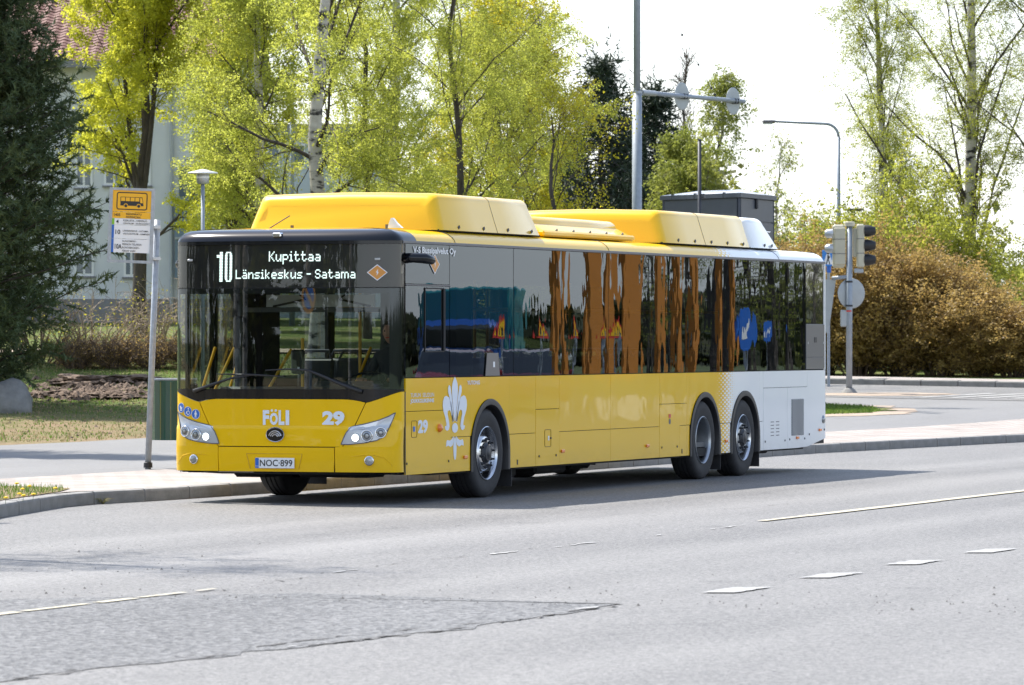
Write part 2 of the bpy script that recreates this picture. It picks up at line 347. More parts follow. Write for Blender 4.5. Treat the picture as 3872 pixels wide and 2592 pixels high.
M['path'] = asphalt('path_asphalt', (.085,.083,.082), (.25,.245,.24), speck=.4)
M['paint'] = mat('worn_road_paint', (.30,.295,.285), .6, var=.35, vscale=12)
M['paint_y'] = mat('worn_yellow_line', (.43,.39,.29), .6, var=.3, vscale=8)
M['crack'] = mat('crack_dark', (.075,.072,.07), .9)
M['kerb'] = mat('kerb_concrete', (.22,.215,.205), .85, var=.28, vscale=3.5, bump=.006, bscale=35)
def pavers():
    m = bpy.data.materials.new('concrete_pavers'); m.use_nodes = True; n = m.node_tree; b = n.nodes['Principled BSDF']
    g = n.nodes.new('ShaderNodeNewGeometry'); br = n.nodes.new('ShaderNodeTexBrick'); n.links.new(g.outputs['Position'], br.inputs[0])
    br.inputs['Scale'].default_value = 1; br.inputs['Brick Width'].default_value = .28; br.inputs['Row Height'].default_value = .28; br.inputs['Mortar Size'].default_value = .010
    br.inputs['Color1'].default_value = (.29,.25,.225,1); br.inputs['Color2'].default_value = (.34,.305,.28,1); br.inputs['Mortar'].default_value = (.15,.13,.115,1)
    no = n.nodes.new('ShaderNodeTexNoise'); no.inputs['Scale'].default_value = 1.3; no.inputs['Detail'].default_value = 8; n.links.new(g.outputs['Position'], no.inputs[0])
    hs = n.nodes.new('ShaderNodeHueSaturation'); n.links.new(br.outputs[0], hs.inputs['Color']); n.links.new(math_node(n, 'MULTIPLY_ADD', no.outputs[0], .7, .65), hs.inputs['Value'])
    n.links.new(hs.outputs[0], b.inputs['Base Color']); b.inputs['Roughness'].default_value = .85
    return m
M['pavers'] = pavers()
def lawn():
    m = bpy.data.materials.new('patchy_lawn'); m.use_nodes = True; n = m.node_tree; b = n.nodes['Principled BSDF']
    g = n.nodes.new('ShaderNodeNewGeometry'); P = g.outputs['Position']
    dp = n.nodes.new('ShaderNodeVectorMath'); dp.operation = 'DOT_PRODUCT'; n.links.new(P, dp.inputs[0]); dp.inputs[1].default_value = FWD
    D = math_node(n, 'SUBTRACT', dp.outputs['Value'], CX*FWD.x+CY*FWD.y)
    n1 = n.nodes.new('ShaderNodeTexNoise'); n1.inputs['Scale'].default_value = .9; n1.inputs['Detail'].default_value = 9; n1.inputs['Roughness'].default_value = .72; n.links.new(P, n1.inputs[0])
    n2 = n.nodes.new('ShaderNodeTexNoise'); n2.inputs['Scale'].default_value = 9; n2.inputs['Detail'].default_value = 6; n2.inputs['Roughness'].default_value = .8; n.links.new(P, n2.inputs[0])
    gr = math_node(n, 'MULTIPLY_ADD', D, 1/9, -84.5/9)
    gr = math_node(n, 'MINIMUM', math_node(n, 'MAXIMUM', gr, -.25), .32)
    f = math_node(n, 'ADD', gr, math_node(n, 'MULTIPLY_ADD', n1.outputs[0], 2.2, -.60))
    tan = ramp(n, n2.outputs[0], [(.3,(.135,.085,.052)), (.5,(.27,.19,.115)), (.72,(.38,.29,.19))])
    grn = ramp(n, n2.outputs[0], [(.3,(.035,.065,.012)), (.5,(.085,.135,.022)), (.72,(.20,.22,.06))])
    mx = n.nodes.new('ShaderNodeMix'); mx.data_type = 'RGBA'; mx.clamp_factor = True; n.links.new(f, mx.inputs['Factor']); n.links.new(tan, mx.inputs['A']); n.links.new(grn, mx.inputs['B'])
    n.links.new(mx.outputs['Result'], b.inputs['Base Color']); b.inputs['Roughness'].default_value = .95; b.inputs['Specular IOR Level'].default_value = .2
    bp = n.nodes.new('ShaderNodeBump'); bp.inputs['Distance'].default_value = .05; n.links.new(n2.outputs[0], bp.inputs['Height']); n.links.new(bp.outputs[0], b.inputs['Normal'])
    return m
M['lawn'] = lawn()
M['dirt'] = mat('bare_soil', (.15,.105,.075), .95, var=.6, vscale=9, bump=.05, bscale=14)
M['dirt_pale'] = mat('pale_dirt', (.33,.26,.20), .95, var=.35, vscale=3, bump=.02, bscale=10)
M['far_ground'] = mat('far_grass', (.07,.09,.025), .95, var=.3, vscale=.3)

# ------------------------------------------------------------ ground
def sheet(name, x0, x1, y0, y1, z, m):
    return tag(MB().add([(x0,y0,z),(x1,y0,z),(x1,y1,z),(x0,y1,z)], [(0,1,2,3)]).build(name, m), kind='structure')
sheet('far_terrain', -1500, 1500, -1500, 1500, -.03, M['far_ground'])
sheet('road', -5, 21, -140, 400, 0, M['road'])
YL = sorted(set([-140,-90,-60,-40,-30,-24,-20]+[p[1] for p in KERB]+[-16+k for k in range(0,76)]+[60+2*k for k in range(45)]+[160,180,210,250,300,400]))
WL = [.16,1,2,3.2,4,5,6,7,8,9,10,11.1,12,13,14,15,16,17,18,19,20,21,22,23,24,25,26,27,28,29,30,31,32,33,34,35,37,39,42,45,50,56,64,75,90,120,160,220,320]
def drape(name, ys, ws, off, m, kind='structure'):
    mb = MB()
    def P(i, j):
        x = kerb_x(ys[i])-ws[j]; return (x, ys[i], ground_z(x, ys[i])+off)
    mb.grid(lambda i, j: P(i, len(ws)-1-j), len(ys)-1, len(ws)-1); return tag(mb.build(name, m, smooth=True), kind=kind)
drape('ground', YL, WL, 0, M['lawn'])
drape('pavement', [y for y in YL if -60 <= y <= 60], [w_ for w_ in WL if w_ <= 3.2], .004, M['pavers'])
drape('path', [y for y in YL if -60 <= y <= 60], [w_ for w_ in WL if 3.2 <= w_ <= 11.1], .004, M['path'])
def ribbon(name, pts, width, off, m, n=40, wid2=None, kind='structure', nv=3):
    """strip along a polyline on the ground"""
    pts = [Vector((p[0], p[1], 0)) for p in pts]; L = [0]
    for a, b in zip(pts, pts[1:]): L.append(L[-1]+(b-a).length)
    def pos(s):
        s *= L[-1]
        for i in range(len(pts)-1):
            if s <= L[i+1] or i == len(pts)-2:
                t = (s-L[i])/(L[i+1]-L[i]); d = (pts[i+1]-pts[i]).normalized(); return pts[i].lerp(pts[i+1], t), Vector((d.y,-d.x,0))
    mb = MB()
    def P(i, j):
        p, nrm = pos(i/n); q = p+nrm*(width*(.5-j/nv)); 
        z = ground_z(q.x, q.y) if q.x < kerb_x(q.y) else 0
        return (q.x, q.y, z+off)
    mb.grid(P, n, nv); return tag(mb.build(name, m), kind=kind)
def ud(u, D): return (CX+FWD.x*D+RGT.x*u, CY+FWD.y*D+RGT.y*u)
ribbon('gravel_path', [ud(-20,104), ud(-12,102.6), ud(-4,102.5), ud(4,103)], 2.0, .04, M['dirt_pale'])
# the crossing street behind the bus
ribbon('cross_street', [ud(-1,108), ud(7.27,105.6), ud(11.6,102.5), ud(22,96)], 9.5, .012, M['road'], nv=8)
ribbon('far_pavement', [ud(0,117.6), ud(7.27,111.8), ud(11.4,108.5), ud(22,100)], 2.2, .13, M['pavers'], nv=4)
for i in range(7):
    u = 8.4+i*.62
    a = ud(u, 99.6-i*.25); b = ud(u+1.9, 102.6-i*.25)
    o = ribbon('crossing_stripe', [a, b], .32, .02, M['paint'], n=4)
# worn grass island with the signal post
def patch(name, pts, off, m, kind='structure'):
    c = Vector((sum(p[0] for p in pts)/len(pts), sum(p[1] for p in pts)/len(pts), 0)); mb = MB(); vs = []; k = len(pts); rings = 6
    for r in range(rings+1):
        for p in pts:
            q = c.lerp(Vector((p[0], p[1], 0)), 1-r/rings*.999); z = ground_z(q.x, q.y) if q.x < kerb_x(q.y) else 0; vs.append((q.x, q.y, z+off))
    fs = [(r*k+i, r*k+(i+1)%k, (r+1)*k+(i+1)%k, (r+1)*k+i) for r in range(rings) for i in range(k)]
    mb.add(vs, fs); return tag(mb.build(name, m), kind=kind)
rnd = random.Random(4)
def blob(u0, D0, ru, rD, n=26, j=.15):
    return [ud(u0+ru*math.cos(2*math.pi*k/n)*(1+rnd.uniform(-j,j)), D0+rD*math.sin(2*math.pi*k/n)*(1+rnd.uniform(-j,j))) for k in range(n)]
patch('worn_dirt', blob(5.6, 92.0, 2.3, 3.6), .010, M['dirt_pale'])
patch('grass_island', blob(5.15, 92.3, 2.0, 3.0), .016, M['lawn'])
patch('worn_dirt', blob(7.9, 102.0, 1.6, 1.1), .016, M['dirt_pale'])
VERGE = [(-1.95,-1.25),(-1.62,-2.6),(-1.12,-4.57),(.95,-10.5),(2.9,-16),(-6,-16),(-6.5,-8),(-4.9,-1.2),(-3.75,.35),(-3.0,.28),(-2.35,-.15)]
patch('verge', VERGE, .012, M['lawn'])

# road surface pieces and markings
def rpoly(name, pts, z, m, kind='structure'):
    return tag(MB().add([(p[0],p[1],z) for p in pts], [tuple(range(len(pts)))]).build(name, m), kind=kind)
def rough_edge(pts, j=.06, step=.25):
    out = []
    for a, b in zip(pts, pts[1:]):
        a = Vector(a); b = Vector(b); k = max(1, int((b-a).length/step))
        for i in range(k):
            p = a.lerp(b, i/k); out.append((p.x+rnd.uniform(-j,j), p.y+rnd.uniform(-j,j)))
    out.append(tuple(pts[-1])); return out
old = rough_edge([(5.0,-22.5),(5.75,-17.5),(6.5,-16.8),(7.26,-16.11),(8.6,-16.4),(9.74,-16.68)], .03)+rough_edge([(9.74,-16.68),(9.72,-18.0),(9.7,-19.46),(9.4,-22),(9.1,-24.6),(8.6,-30),(5,-34)], .09)
rpoly('coarse_asphalt_patch', old, .004, M['road_old'])
def crack(pts, w0, z, step=.12, j=.035, mt='crack'):
    mb = MB(); P = rough_edge(pts, j, step); mid = [Vector((p[0],p[1],z)) for p in P]
    vs = []; fs = []
    for i, p in enumerate(mid):
        d = (mid[min(i+1,len(mid)-1)]-mid[max(i-1,0)]).normalized(); nn = Vector((d.y,-d.x,0)); w_ = w0*max(.02, rnd.uniform(-1.1,1))*(.4 if i in (0,len(mid)-1) else 1)
        vs += [p+nn*w_, p-nn*w_]
    fs = [(2*i,2*i+2,2*i+3,2*i+1) for i in range(len(mid)-1)]
    return tag(mb.add(vs, fs).build('crack' if mt == 'crack' else 'worn_line', M[mt]), kind='structure')
crack([(9.74,-16.68),(9.72,-18.0),(9.7,-19.46),(9.4,-22),(9.15,-24.6)], .024, .008)
crack([(9.60,-18.9),(9.35,-20.4),(9.15,-23.6)], .022, .008)
crack([(9.9,-17.2),(9.72,-17.9)], .022, .008)
crack([(3.3,-6.5),(4.6,-3.0),(4.9,1.0),(5.1,6)], .008, .004, j=.05)
crack([(6.6,-16.6),(6.2,-12),(6.3,-8)], .012, .005, j=.09)
crack([(2.6,-6.4),(3.0,-4.9)], .022, .004, j=.01, mt='paint'); crack([(3.15,-3.1),(3.2,-1.7)], .018, .004, j=.01, mt='paint')
for y0, y1 in ((-.75,.1),(1.15,2.3),(4.6,5.9),(8.1,9.1),(15.8,17.6)): crack([(2.86,y0),(2.86,y1)], .03, .004, j=.008, mt='paint')
# edge line of the bus bay: yellowish white, worn away in the middle
mb = MB()
for (y0, y1, x, wd) in ((-2.9,-1.6,6.18,.05),(-1.55,0,6.18,.07),(0,3,6.17,.075),(3,7,6.15,.075),(7,60,6.14,.075),(-20.5,-18.9,6.52,.05),(-18.8,-17.9,6.51,.035),(-17.75,-17.2,6.51,.045),(-17.1,-16.4,6.50,.03),(-16.2,-15.9,6.50,.02)):
    mb.add([(x-wd,y0,.010),(x+wd,y0,.010),(x+wd,y1,.010),(x-wd,y1,.010)], [(0,1,2,3)])
tag(mb.build('edge_line', M['paint_y']), kind='structure')
for (y0, y1, w0) in ((-10.3,-9.6,.05),(-8.9,-7.7,.05),(-6.4,-5.9,.035),(-4.9,-3.6,.05),(-13.5,-12.9,.04)): crack([(6.33,y0),(6.3,y1)], w0, .006, j=.02, mt='paint')
for i in range(26):
    y = -15.25+i*2.16; sk = .16
    pts = rough_edge([(9.74,y+.08),(9.96,y+sk),(9.96,y+.80+sk),(9.74,y+.78),(9.74,y+.08)], .014, .08)[:-1]
    rpoly('lane_dash', pts, .008, M['paint'])
for (x, y, l) in ((9.68,-17.4,.35),(9.62,-19.55,.3),(9.45,-21.6,.25)): crack([(x,y),(x+.02,y+l)], .05, .012, j=.015, mt='paint')
# loose grit on the road
V = []; F = []
for i in range(260):
    x = rnd.uniform(2, 13); y = rnd.uniform(-24, 6) if i > 420 else -16.9+rnd.uniform(-.1,1)*rnd.uniform(0,5)+ (0 if x > 5 else 3)
    s = rnd.uniform(.004,.010)*(1 if i % 9 else 1.6); b = len(V)
    for k in range(4): V.append((x+s*math.cos(k*1.57+i), y+s*math.sin(k*1.57+i), .004))
    V.append((x, y, .004+s)); F += [(b+k, b+(k+1)%4, b+4) for k in range(4)]
tag(npmesh('loose_grit', V, F, M['crack']), kind='stuff')

# ------------------------------------------------------------ kerbs, stone by stone
def stone_mesh(L=.985, h=.135, wd=.14):
    prof = [(0,-.02),(0,h-.028),(.008,h-.008),(.028,h),(wd,h),(wd,-.02)]
    mb = MB(); vs = [(-p[0], y, p[1]) for y in (-L/2, L/2) for p in prof]; k = len(prof)
    fs = [(i, i+1, i+1+k, i+k) for i in range(k-1)]+[tuple(range(k))[::-1], tuple(range(k, 2*k))]
    me = bpy.data.meshes.new('kerb_stone'); me.from_pydata([tuple(v) for v in vs], [], fs); me.update(); me.materials.append(M['kerb']); return me
def kerb(line, s0, s1, zf, step=1.0, h=.135):
    pts = [Vector((p[0], p[1], 0)) for p in line]; L = [0]
    for a, b in zip(pts, pts[1:]): L.append(L[-1]+(b-a).length)
    me = stone_mesh(L=step-.028, h=h); c = 0; bed = MB(); root = None; s = s0; objs = []
    while s+step <= min(s1, L[-1]):
        def pos(q):
            for i in range(len(pts)-1):
                if q <= L[i+1]: return pts[i].lerp(pts[i+1], (q-L[i])/(L[i+1]-L[i]))
        a, b = pos(s), pos(s+step); m_ = (a+b)/2; d = (b-a).normalized()
        z = zf(m_); nn = Vector((-d.y, d.x, 0))
        bed.add([a-nn*.0+Vector((0,0,z+.004)), b+Vector((0,0,z+.004)), b+nn*.13+Vector((0,0,z+h-.03)), a+nn*.13+Vector((0,0,z+h-.03))], [(0,1,2,3)])
        objs.append(((m_.x+rnd.uniform(-.004,.004), m_.y, z+rnd.uniform(-.004,.003)), math.atan2(-d.x, d.y)+rnd.uniform(-.004,.004))); s += step
    root = tag(bed.build('kerb', M['dirt']), kind='structure')
    for loc, rz in objs:
        o = bpy.data.objects.new('kerb_stone', me); COL.objects.link(o); o.location = loc; o.rotation_euler = (0,0,rz); o.parent = root
kerb(KERB, 0, 78, lambda p: 0)
fk = [ud(0,116.4), ud(7.27,110.3), ud(11.4,107), ud(22,98.5)]
kerb([(p[0], p[1]) for p in fk], 0, 24, lambda p: ground_z(p.x, p.y)+.012)

# ------------------------------------------------------------ small ground things
def grass(name, pts_fn, n, hgt, wid, m, seed=1):
    rs = np.random.RandomState(seed); P = []
    r_ = random.Random(seed)
    while len(P) < n: 
        p = pts_fn(r_)
        if p is not None: P.append(p)
    P = np.array(P); a = rs.uniform(0, 6.283, n); h = hgt*rs.uniform(.4, 1.2, n); w_ = wid*rs.uniform(.6, 1.3, n); le = rs.uniform(0, .6, n)*h; b = rs.uniform(0, 6.283, n)
    V = np.zeros((n, 3, 3)); dx = np.stack([np.cos(a), np.sin(a), 0*a], 1)*w_[:, None]/2
    V[:,0] = P-dx; V[:,1] = P+dx; V[:,2] = P+np.stack([np.cos(b)*le, np.sin(b)*le, h], 1)
    return tag(npmesh(name, V.reshape(-1,3), np.arange(3*n).reshape(-1,3), m), kind='stuff')
M['blade'] = leafmat('grass_blades', [(.05,.10,.015),(.10,.17,.025),(.22,.24,.07)], scale=2.5, trans=.35)
M['blade_dry'] = leafmat('dry_grass_blades', [(.10,.15,.03),(.28,.22,.11),(.40,.31,.19)], scale=1.4, trans=.25)
def in_poly(x, y, poly):
    c = False; j = len(poly)-1
    for i in range(len(poly)):
        if (poly[i][1] > y) != (poly[j][1] > y) and x < (poly[j][0]-poly[i][0])*(y-poly[i][1])/(poly[j][1]-poly[i][1])+poly[i][0]: c = not c
        j = i
    return c
def vfn(r):
    x = r.uniform(-6, .5); y = r.uniform(-9, .5)
    return (x, y, .135) if in_poly(x, y, VERGE) and r.random() < (.35+.65*(math.sin(x*5)*math.sin(y*4) > -.35)) else None
grass('grass_blades', vfn, 9000, .06, .012, M['blade'], 3)
def lfn(r):
    D = r.uniform(74, 101); u = r.uniform(-13, 1); x, y = ud(u, D)
    if x > kerb_x(y)-11.3: return None
    if D < 86 and r.random() < .55: return None
    return (x, y, ground_z(x, y))
grass('lawn_blades', lfn, 10000, .055, .03, M['blade'], 5)
grass('dry_lawn_blades', lambda r: (lambda q: q if q else None)(lfn(r)), 18000, .04, .03, M['blade_dry'], 6)
def ifn(r):
    D = r.uniform(89.4, 95.2); u = r.uniform(3.2, 7); x, y = ud(u, D)
    if ((u-5.15)/2.0)**2+((D-92.3)/3.0)**2 > 1: return None
    return (x, y, ground_z(x, y)+.016)
grass('island_grass_blades', ifn, 8000, .06, .03, M['blade'], 7)
M['dandelion'] = mat('dandelion_yellow', (.85,.55,.01), .7)
M['stem'] = mat('stem_green', (.10,.16,.04), .7)
dl = 0
for i, (vx, vy, lab) in enumerate(((50,1122,'dandelion by the kerb, largest bloom of the near cluster'),(43,1133,'dandelion leaning over the kerb stones at the grass edge'),(52,1137,'low dandelion right against the kerb top'),(125,1120,'lone dandelion nearest the tip of the grass verge'),(37,1109,'dandelion at the pavement side of the verge'),(66,1115,'small dandelion in the middle of the verge grass'),(12,1142,'dandelion at the left edge beside the kerb'),(75,1134,'half open dandelion beside pale pebbles on the verge'))):
    D = (CZ-.18)*PX/(vy-777.4); p = at(vx, vy, D); t = thing('dandelion', lab, 'flower', (p.x, p.y, .135), 'dandelions on the grass verge')
    MB().tube([(0,0,0),(.006,.004,.05)], .0025, 4).build('stem', M['stem'], t)
    MB().lathe([(.05,.004),(.056,.024),(.066,.021),(.071,.004)], (.006,.004,0), 'Z', 9).build('flower_head', M['dandelion'], t)
def rock(name, label, cat, loc, dims, seed, m, group=None, flat=.0, j=.16, kind=None, sub=3, parent=None, rough=.2):
    bm = bmesh.new(); bmesh.ops.create_icosphere(bm, subdivisions=sub, radius=1)
    from mathutils import noise
    for v in bm.verts:
        nse = noise.noise(v.co*1.3+Vector((seed,0,0)))*j*2+noise.noise(v.co*3.7+Vector((seed,5,0)))*j*.7+noise.noise(v.co*9+Vector((seed,5,0)))*j*rough
        v.co *= 1+nse; v.co.z = max(v.co.z, -.35)
        v.co = Vector((v.co.x*dims[0]/2, v.co.y*dims[1]/2, (v.co.z+.2)*dims[2]))
    me = bpy.data.meshes.new(name); bm.to_mesh(me); bm.free(); me.polygons.foreach_set('use_smooth', [True]*len(me.polygons)); o = place(me, name, m, parent); o.location = loc
    return tag(o, label, cat, group, kind)
M['granite'] = mat('granite', (.20,.195,.18), .85, var=.4, vscale=2.5, bump=.03, bscale=9)
p = at(18, 892, 86.5); g0 = ground_z(p.x, p.y)
rock('boulder', 'rounded grey granite boulder lying on the grass in front of the pine', 'boulder', (p.x, p.y, g0), (1.02,.85,.50), 3, M['granite'])
for i, (vx, D, wx, hz, lb) in enumerate(((130,91,.9,.07,'dark clod pile at the left end of the dug soil'),(185,93.5,1.3,.13,'highest brown soil mound with dry turf on top'),(235,90.5,1.6,.06,'low mound of bare brown soil in the middle of the lawn'),(300,94,1.1,.09,'brown soil mound next to the bus stop post'))):
    q = at(vx, 890, D); z = ground_z(q.x, q.y)
    rock('soil_mound', lb, 'soil mound', (q.x, q.y, z), (wx,1.5,hz), 11+i, M['dirt'], 'mounds of dug soil on the lawn', j=.30, sub=4, rough=1.1)
V = []
for i in range(620):
    u = rnd.uniform(-9.5,-5) if i < 60 else rnd.gauss(-7.9, .65); D = rnd.uniform(75, 93) if i < 60 else rnd.gauss(91.5, 1.3); x, y = ud(u, D)
    if x > kerb_x(y)-11.4: continue
    V.append((x, y))
bm_ = MB()
for (x, y) in V:
    s = rnd.uniform(.015,.045) if (Vector((x,y))-Vector(ud(-7.9,91.5))).length > 2.6 else rnd.uniform(.03,.11); z = ground_z(x, y)+(0 if s < .045 else rnd.uniform(0,.07))
    bm_.add([(x+s*rnd.uniform(.5,1.3)*math.cos(k_*1.05+x), y+s*rnd.uniform(.5,1.3)*math.sin(k_*1.05+x), z+(-.01 if k_ % 2 else s*.5*rnd.random())) for k_ in range(6)]+[(x+rnd.uniform(-.3,.3)*s, y, z+s*rnd.uniform(.5,1.0))], [(k_, (k_+1)%6, 6) for k_ in range(6)])
tag(bm_.build('soil_clods', M['dirt']), kind='stuff')
t = thing('weed', 'dry weed growing out of the kerb joint at the road edge', 'weed', (-1.68,-.75,0))
mb = MB()
for i in range(40):
    a = rnd.uniform(0,6.3); l = rnd.uniform(.05,.13); mb.tube([(0,0,0),(l*.5*math.cos(a),l*.5*math.sin(a),l*.5),(l*math.cos(a),l*math.sin(a),l*.45)], [.004,.003,.001], 3)
mb.build('stem', M['blade_dry'], t)
# ------------------------------------------------------------ trees
def unit(a): return a/np.maximum(np.linalg.norm(a, axis=-1, keepdims=True), 1e-9)
def tubes_np(P, Rr, sides=4):
    n, k, _ = P.shape
    d = np.zeros_like(P); d[:, 1:-1] = P[:, 2:]-P[:, :-2]; d[:, 0] = P[:, 1]-P[:, 0]; d[:, -1] = P[:, -1]-P[:, -2]; d = unit(d)
    a = np.zeros_like(P); a[..., 2] = 1; vert = np.abs(d[..., 2]) > .93; a[vert] = (1, 0, 0)
    x = unit(np.cross(d, a)); y = np.cross(d, x)
    t = np.arange(sides)*2*np.pi/sides
    V = P[:, :, None]+(x[:, :, None]*np.cos(t)[None, None, :, None]+y[:, :, None]*np.sin(t)[None, None, :, None])*Rr[:, :, None, None]
    idx = np.arange(n*k*sides).reshape(n, k, sides)
    A = idx[:, :-1]; B = idx[:, 1:]; F = np.stack([A, np.roll(A, -1, 2), np.roll(B, -1, 2), B], -1).reshape(-1, 4)
    return V.reshape(-1, 3), F
def branch(rs, PP, PR, per, length, ang, k=5, t0=.15, t1=1., up=0., grav=0., wob=.12, rr=.5, lenfall=None, rmin=.002):
    n, kk, _ = PP.shape; N = n*per; pi = np.repeat(np.arange(n), per)
    t = (np.tile((np.arange(per)+.5)/per, n)+rs.uniform(-.5, .5, N)/per)*(t1-t0)+t0; t = np.clip(t, 0, .999)
    f = t*(kk-1); i = f.astype(int); fr = (f-i)[:, None]
    p0 = PP[pi, i]*(1-fr)+PP[pi, i+1]*fr; d = unit(PP[pi, i+1]-PP[pi, i]); r0 = (PR[pi, i]*(1-fr[:, 0])+PR[pi, i+1]*fr[:, 0])*rr
    rnd_ = unit(rs.normal(size=(N, 3))); side = unit(np.cross(d, rnd_)); an = ang*rs.uniform(.7, 1.25, N)[:, None]
    nd = unit(d*np.cos(an)+side*np.sin(an)+np.array([0, 0, up]))
    L = length*rs.uniform(.6, 1.25, N)
    if lenfall is not None: L = L*lenfall(t)
    seg = (L/(k-1))[:, None]; P = np.zeros((N, k, 3)); P[:, 0] = p0; dd = nd
    for j in range(1, k):
        dd = unit(dd+rs.normal(size=(N, 3))*wob+np.array([0, 0, -grav])); P[:, j] = P[:, j-1]+dd*seg
    Rr = np.maximum(r0[:, None]*np.linspace(1, .25, k)[None], rmin)
    return P, Rr
def leaves(rs, P, per, size, jit, asp=.75, drift=(0,0,0)):
    n, k, _ = P.shape; N = n*per; pi = rs.randint(0, n, N); f = rs.uniform(.1, .999, N)*(k-1); i = f.astype(int); fr = (f-i)[:, None]
    c = P[pi, i]*(1-fr)+P[pi, i+1]*fr+rs.normal(size=(N, 3))*jit+np.array(drift)
    a = unit(rs.normal(size=(N, 3))); b = unit(np.cross(a, rs.normal(size=(N, 3)))); s = size*rs.uniform(.55, 1.25, N)[:, None]/2
    V = np.stack([c-a*s, c+a*s*.55+b*s*asp*1.15, c+a*s*.55-b*s*asp*1.15], 1).reshape(-1, 3)
    return V, np.arange(3*N).reshape(-1, 3)
def ribbons_np(P, Rr, rs):              # thin twigs as flat strips
    n, k, _ = P.shape; d = unit(P[:, -1]-P[:, 0]); x = unit(np.cross(d, rs.normal(size=(n, 3))))
    V = np.stack([P-x[:, None]*Rr[..., None], P+x[:, None]*Rr[..., None]], 2); idx = np.arange(n*k*2).reshape(n, k, 2)
    F = np.stack([idx[:, :-1, 0], idx[:, :-1, 1], idx[:, 1:, 1], idx[:, 1:, 0]], -1).reshape(-1, 4); return V.reshape(-1, 3), F
def cat_(parts):
    Vs, Fs, o = [], [], 0
    for V, F in parts: Vs.append(V); Fs.append(F+o); o += len(V)
    return np.concatenate(Vs), np.concatenate(Fs)
def birch_bark():
    m = bpy.data.materials.new('birch_bark'); m.use_nodes = True; n = m.node_tree; b = n.nodes['Principled BSDF']
    tc = n.nodes.new('ShaderNodeTexCoord'); mp = n.nodes.new('ShaderNodeMapping'); mp.inputs['Scale'].default_value = (2.2,2.2,5.5); n.links.new(tc.outputs['Object'], mp.inputs[0])
    no = n.nodes.new('ShaderNodeTexNoise'); no.inputs['Scale'].default_value = 1.1; no.inputs['Detail'].default_value = 5; no.inputs['Roughness'].default_value = .62; n.links.new(mp.outputs[0], no.inputs[0])
    c = ramp(n, no.outputs[0], [(.36,(.025,.022,.02)), (.43,(.12,.11,.10)), (.47,(.46,.42,.37)), (.7,(.62,.58,.52))])
    n.links.new(c, b.inputs['Base Color']); b.inputs['Roughness'].default_value = .8; return m
M['birch'] = birch_bark()
M['bark'] = mat('dark_bark', (.075,.062,.052), .95, var=.45, vscale=6, bump=.03, bscale=14, stretch=(3,3,.8))
M['twig'] = mat('twigs_brown', (.14,.10,.07), .9, var=.3)
M['twig_pale'] = mat('twigs_pale', (.30,.24,.17), .85, var=.3)
M['leaf_birch'] = leafmat('birch_leaves', [(.17,.195,.035),(.28,.30,.05),(.40,.40,.075)], scale=1.3, trans=.62, tcol=1.95)
M['leaf_yellow'] = leafmat('yellow_young_leaves', [(.20,.24,.02),(.36,.33,.022),(.46,.38,.03)], scale=1.1, trans=.6, tcol=1.6)
M['leaf_maple'] = leafmat('maple_flowers', [(.25,.27,.03),(.41,.41,.04),(.54,.52,.06)], scale=1.0, trans=.6, tcol=1.55)
M['leaf_pale'] = leafmat('thin_birch_leaves', [(.14,.17,.025),(.22,.24,.03),(.30,.30,.045)], scale=1.2, trans=.55, tcol=1.8)
M['leaf_yellowgreen'] = leafmat('yellow_green_leaves', [(.16,.18,.03),(.26,.28,.04),(.38,.37,.05)], scale=1.2, trans=.55, tcol=1.7)
M['leaf_far'] = leafmat('far_leaves', [(.13,.16,.03),(.21,.23,.045),(.30,.30,.06)], scale=.6, trans=.5, tcol=1.6)
M['leaf_hedge'] = leafmat('copper_hedge_leaves', [(.19,.115,.055),(.29,.195,.065),(.37,.265,.085),(.46,.31,.12)], scale=1.6, trans=.45, tcol=1.5)
M['needle'] = leafmat('pine_needles', [(.030,.050,.020),(.068,.102,.040),(.15,.18,.06)], scale=1.5, trans=.12, tcol=1)
M['needle_spruce'] = leafmat('spruce_needles', [(.018,.030,.018),(.034,.052,.028),(.06,.085,.042)], scale=1.2, trans=.08, tcol=1)

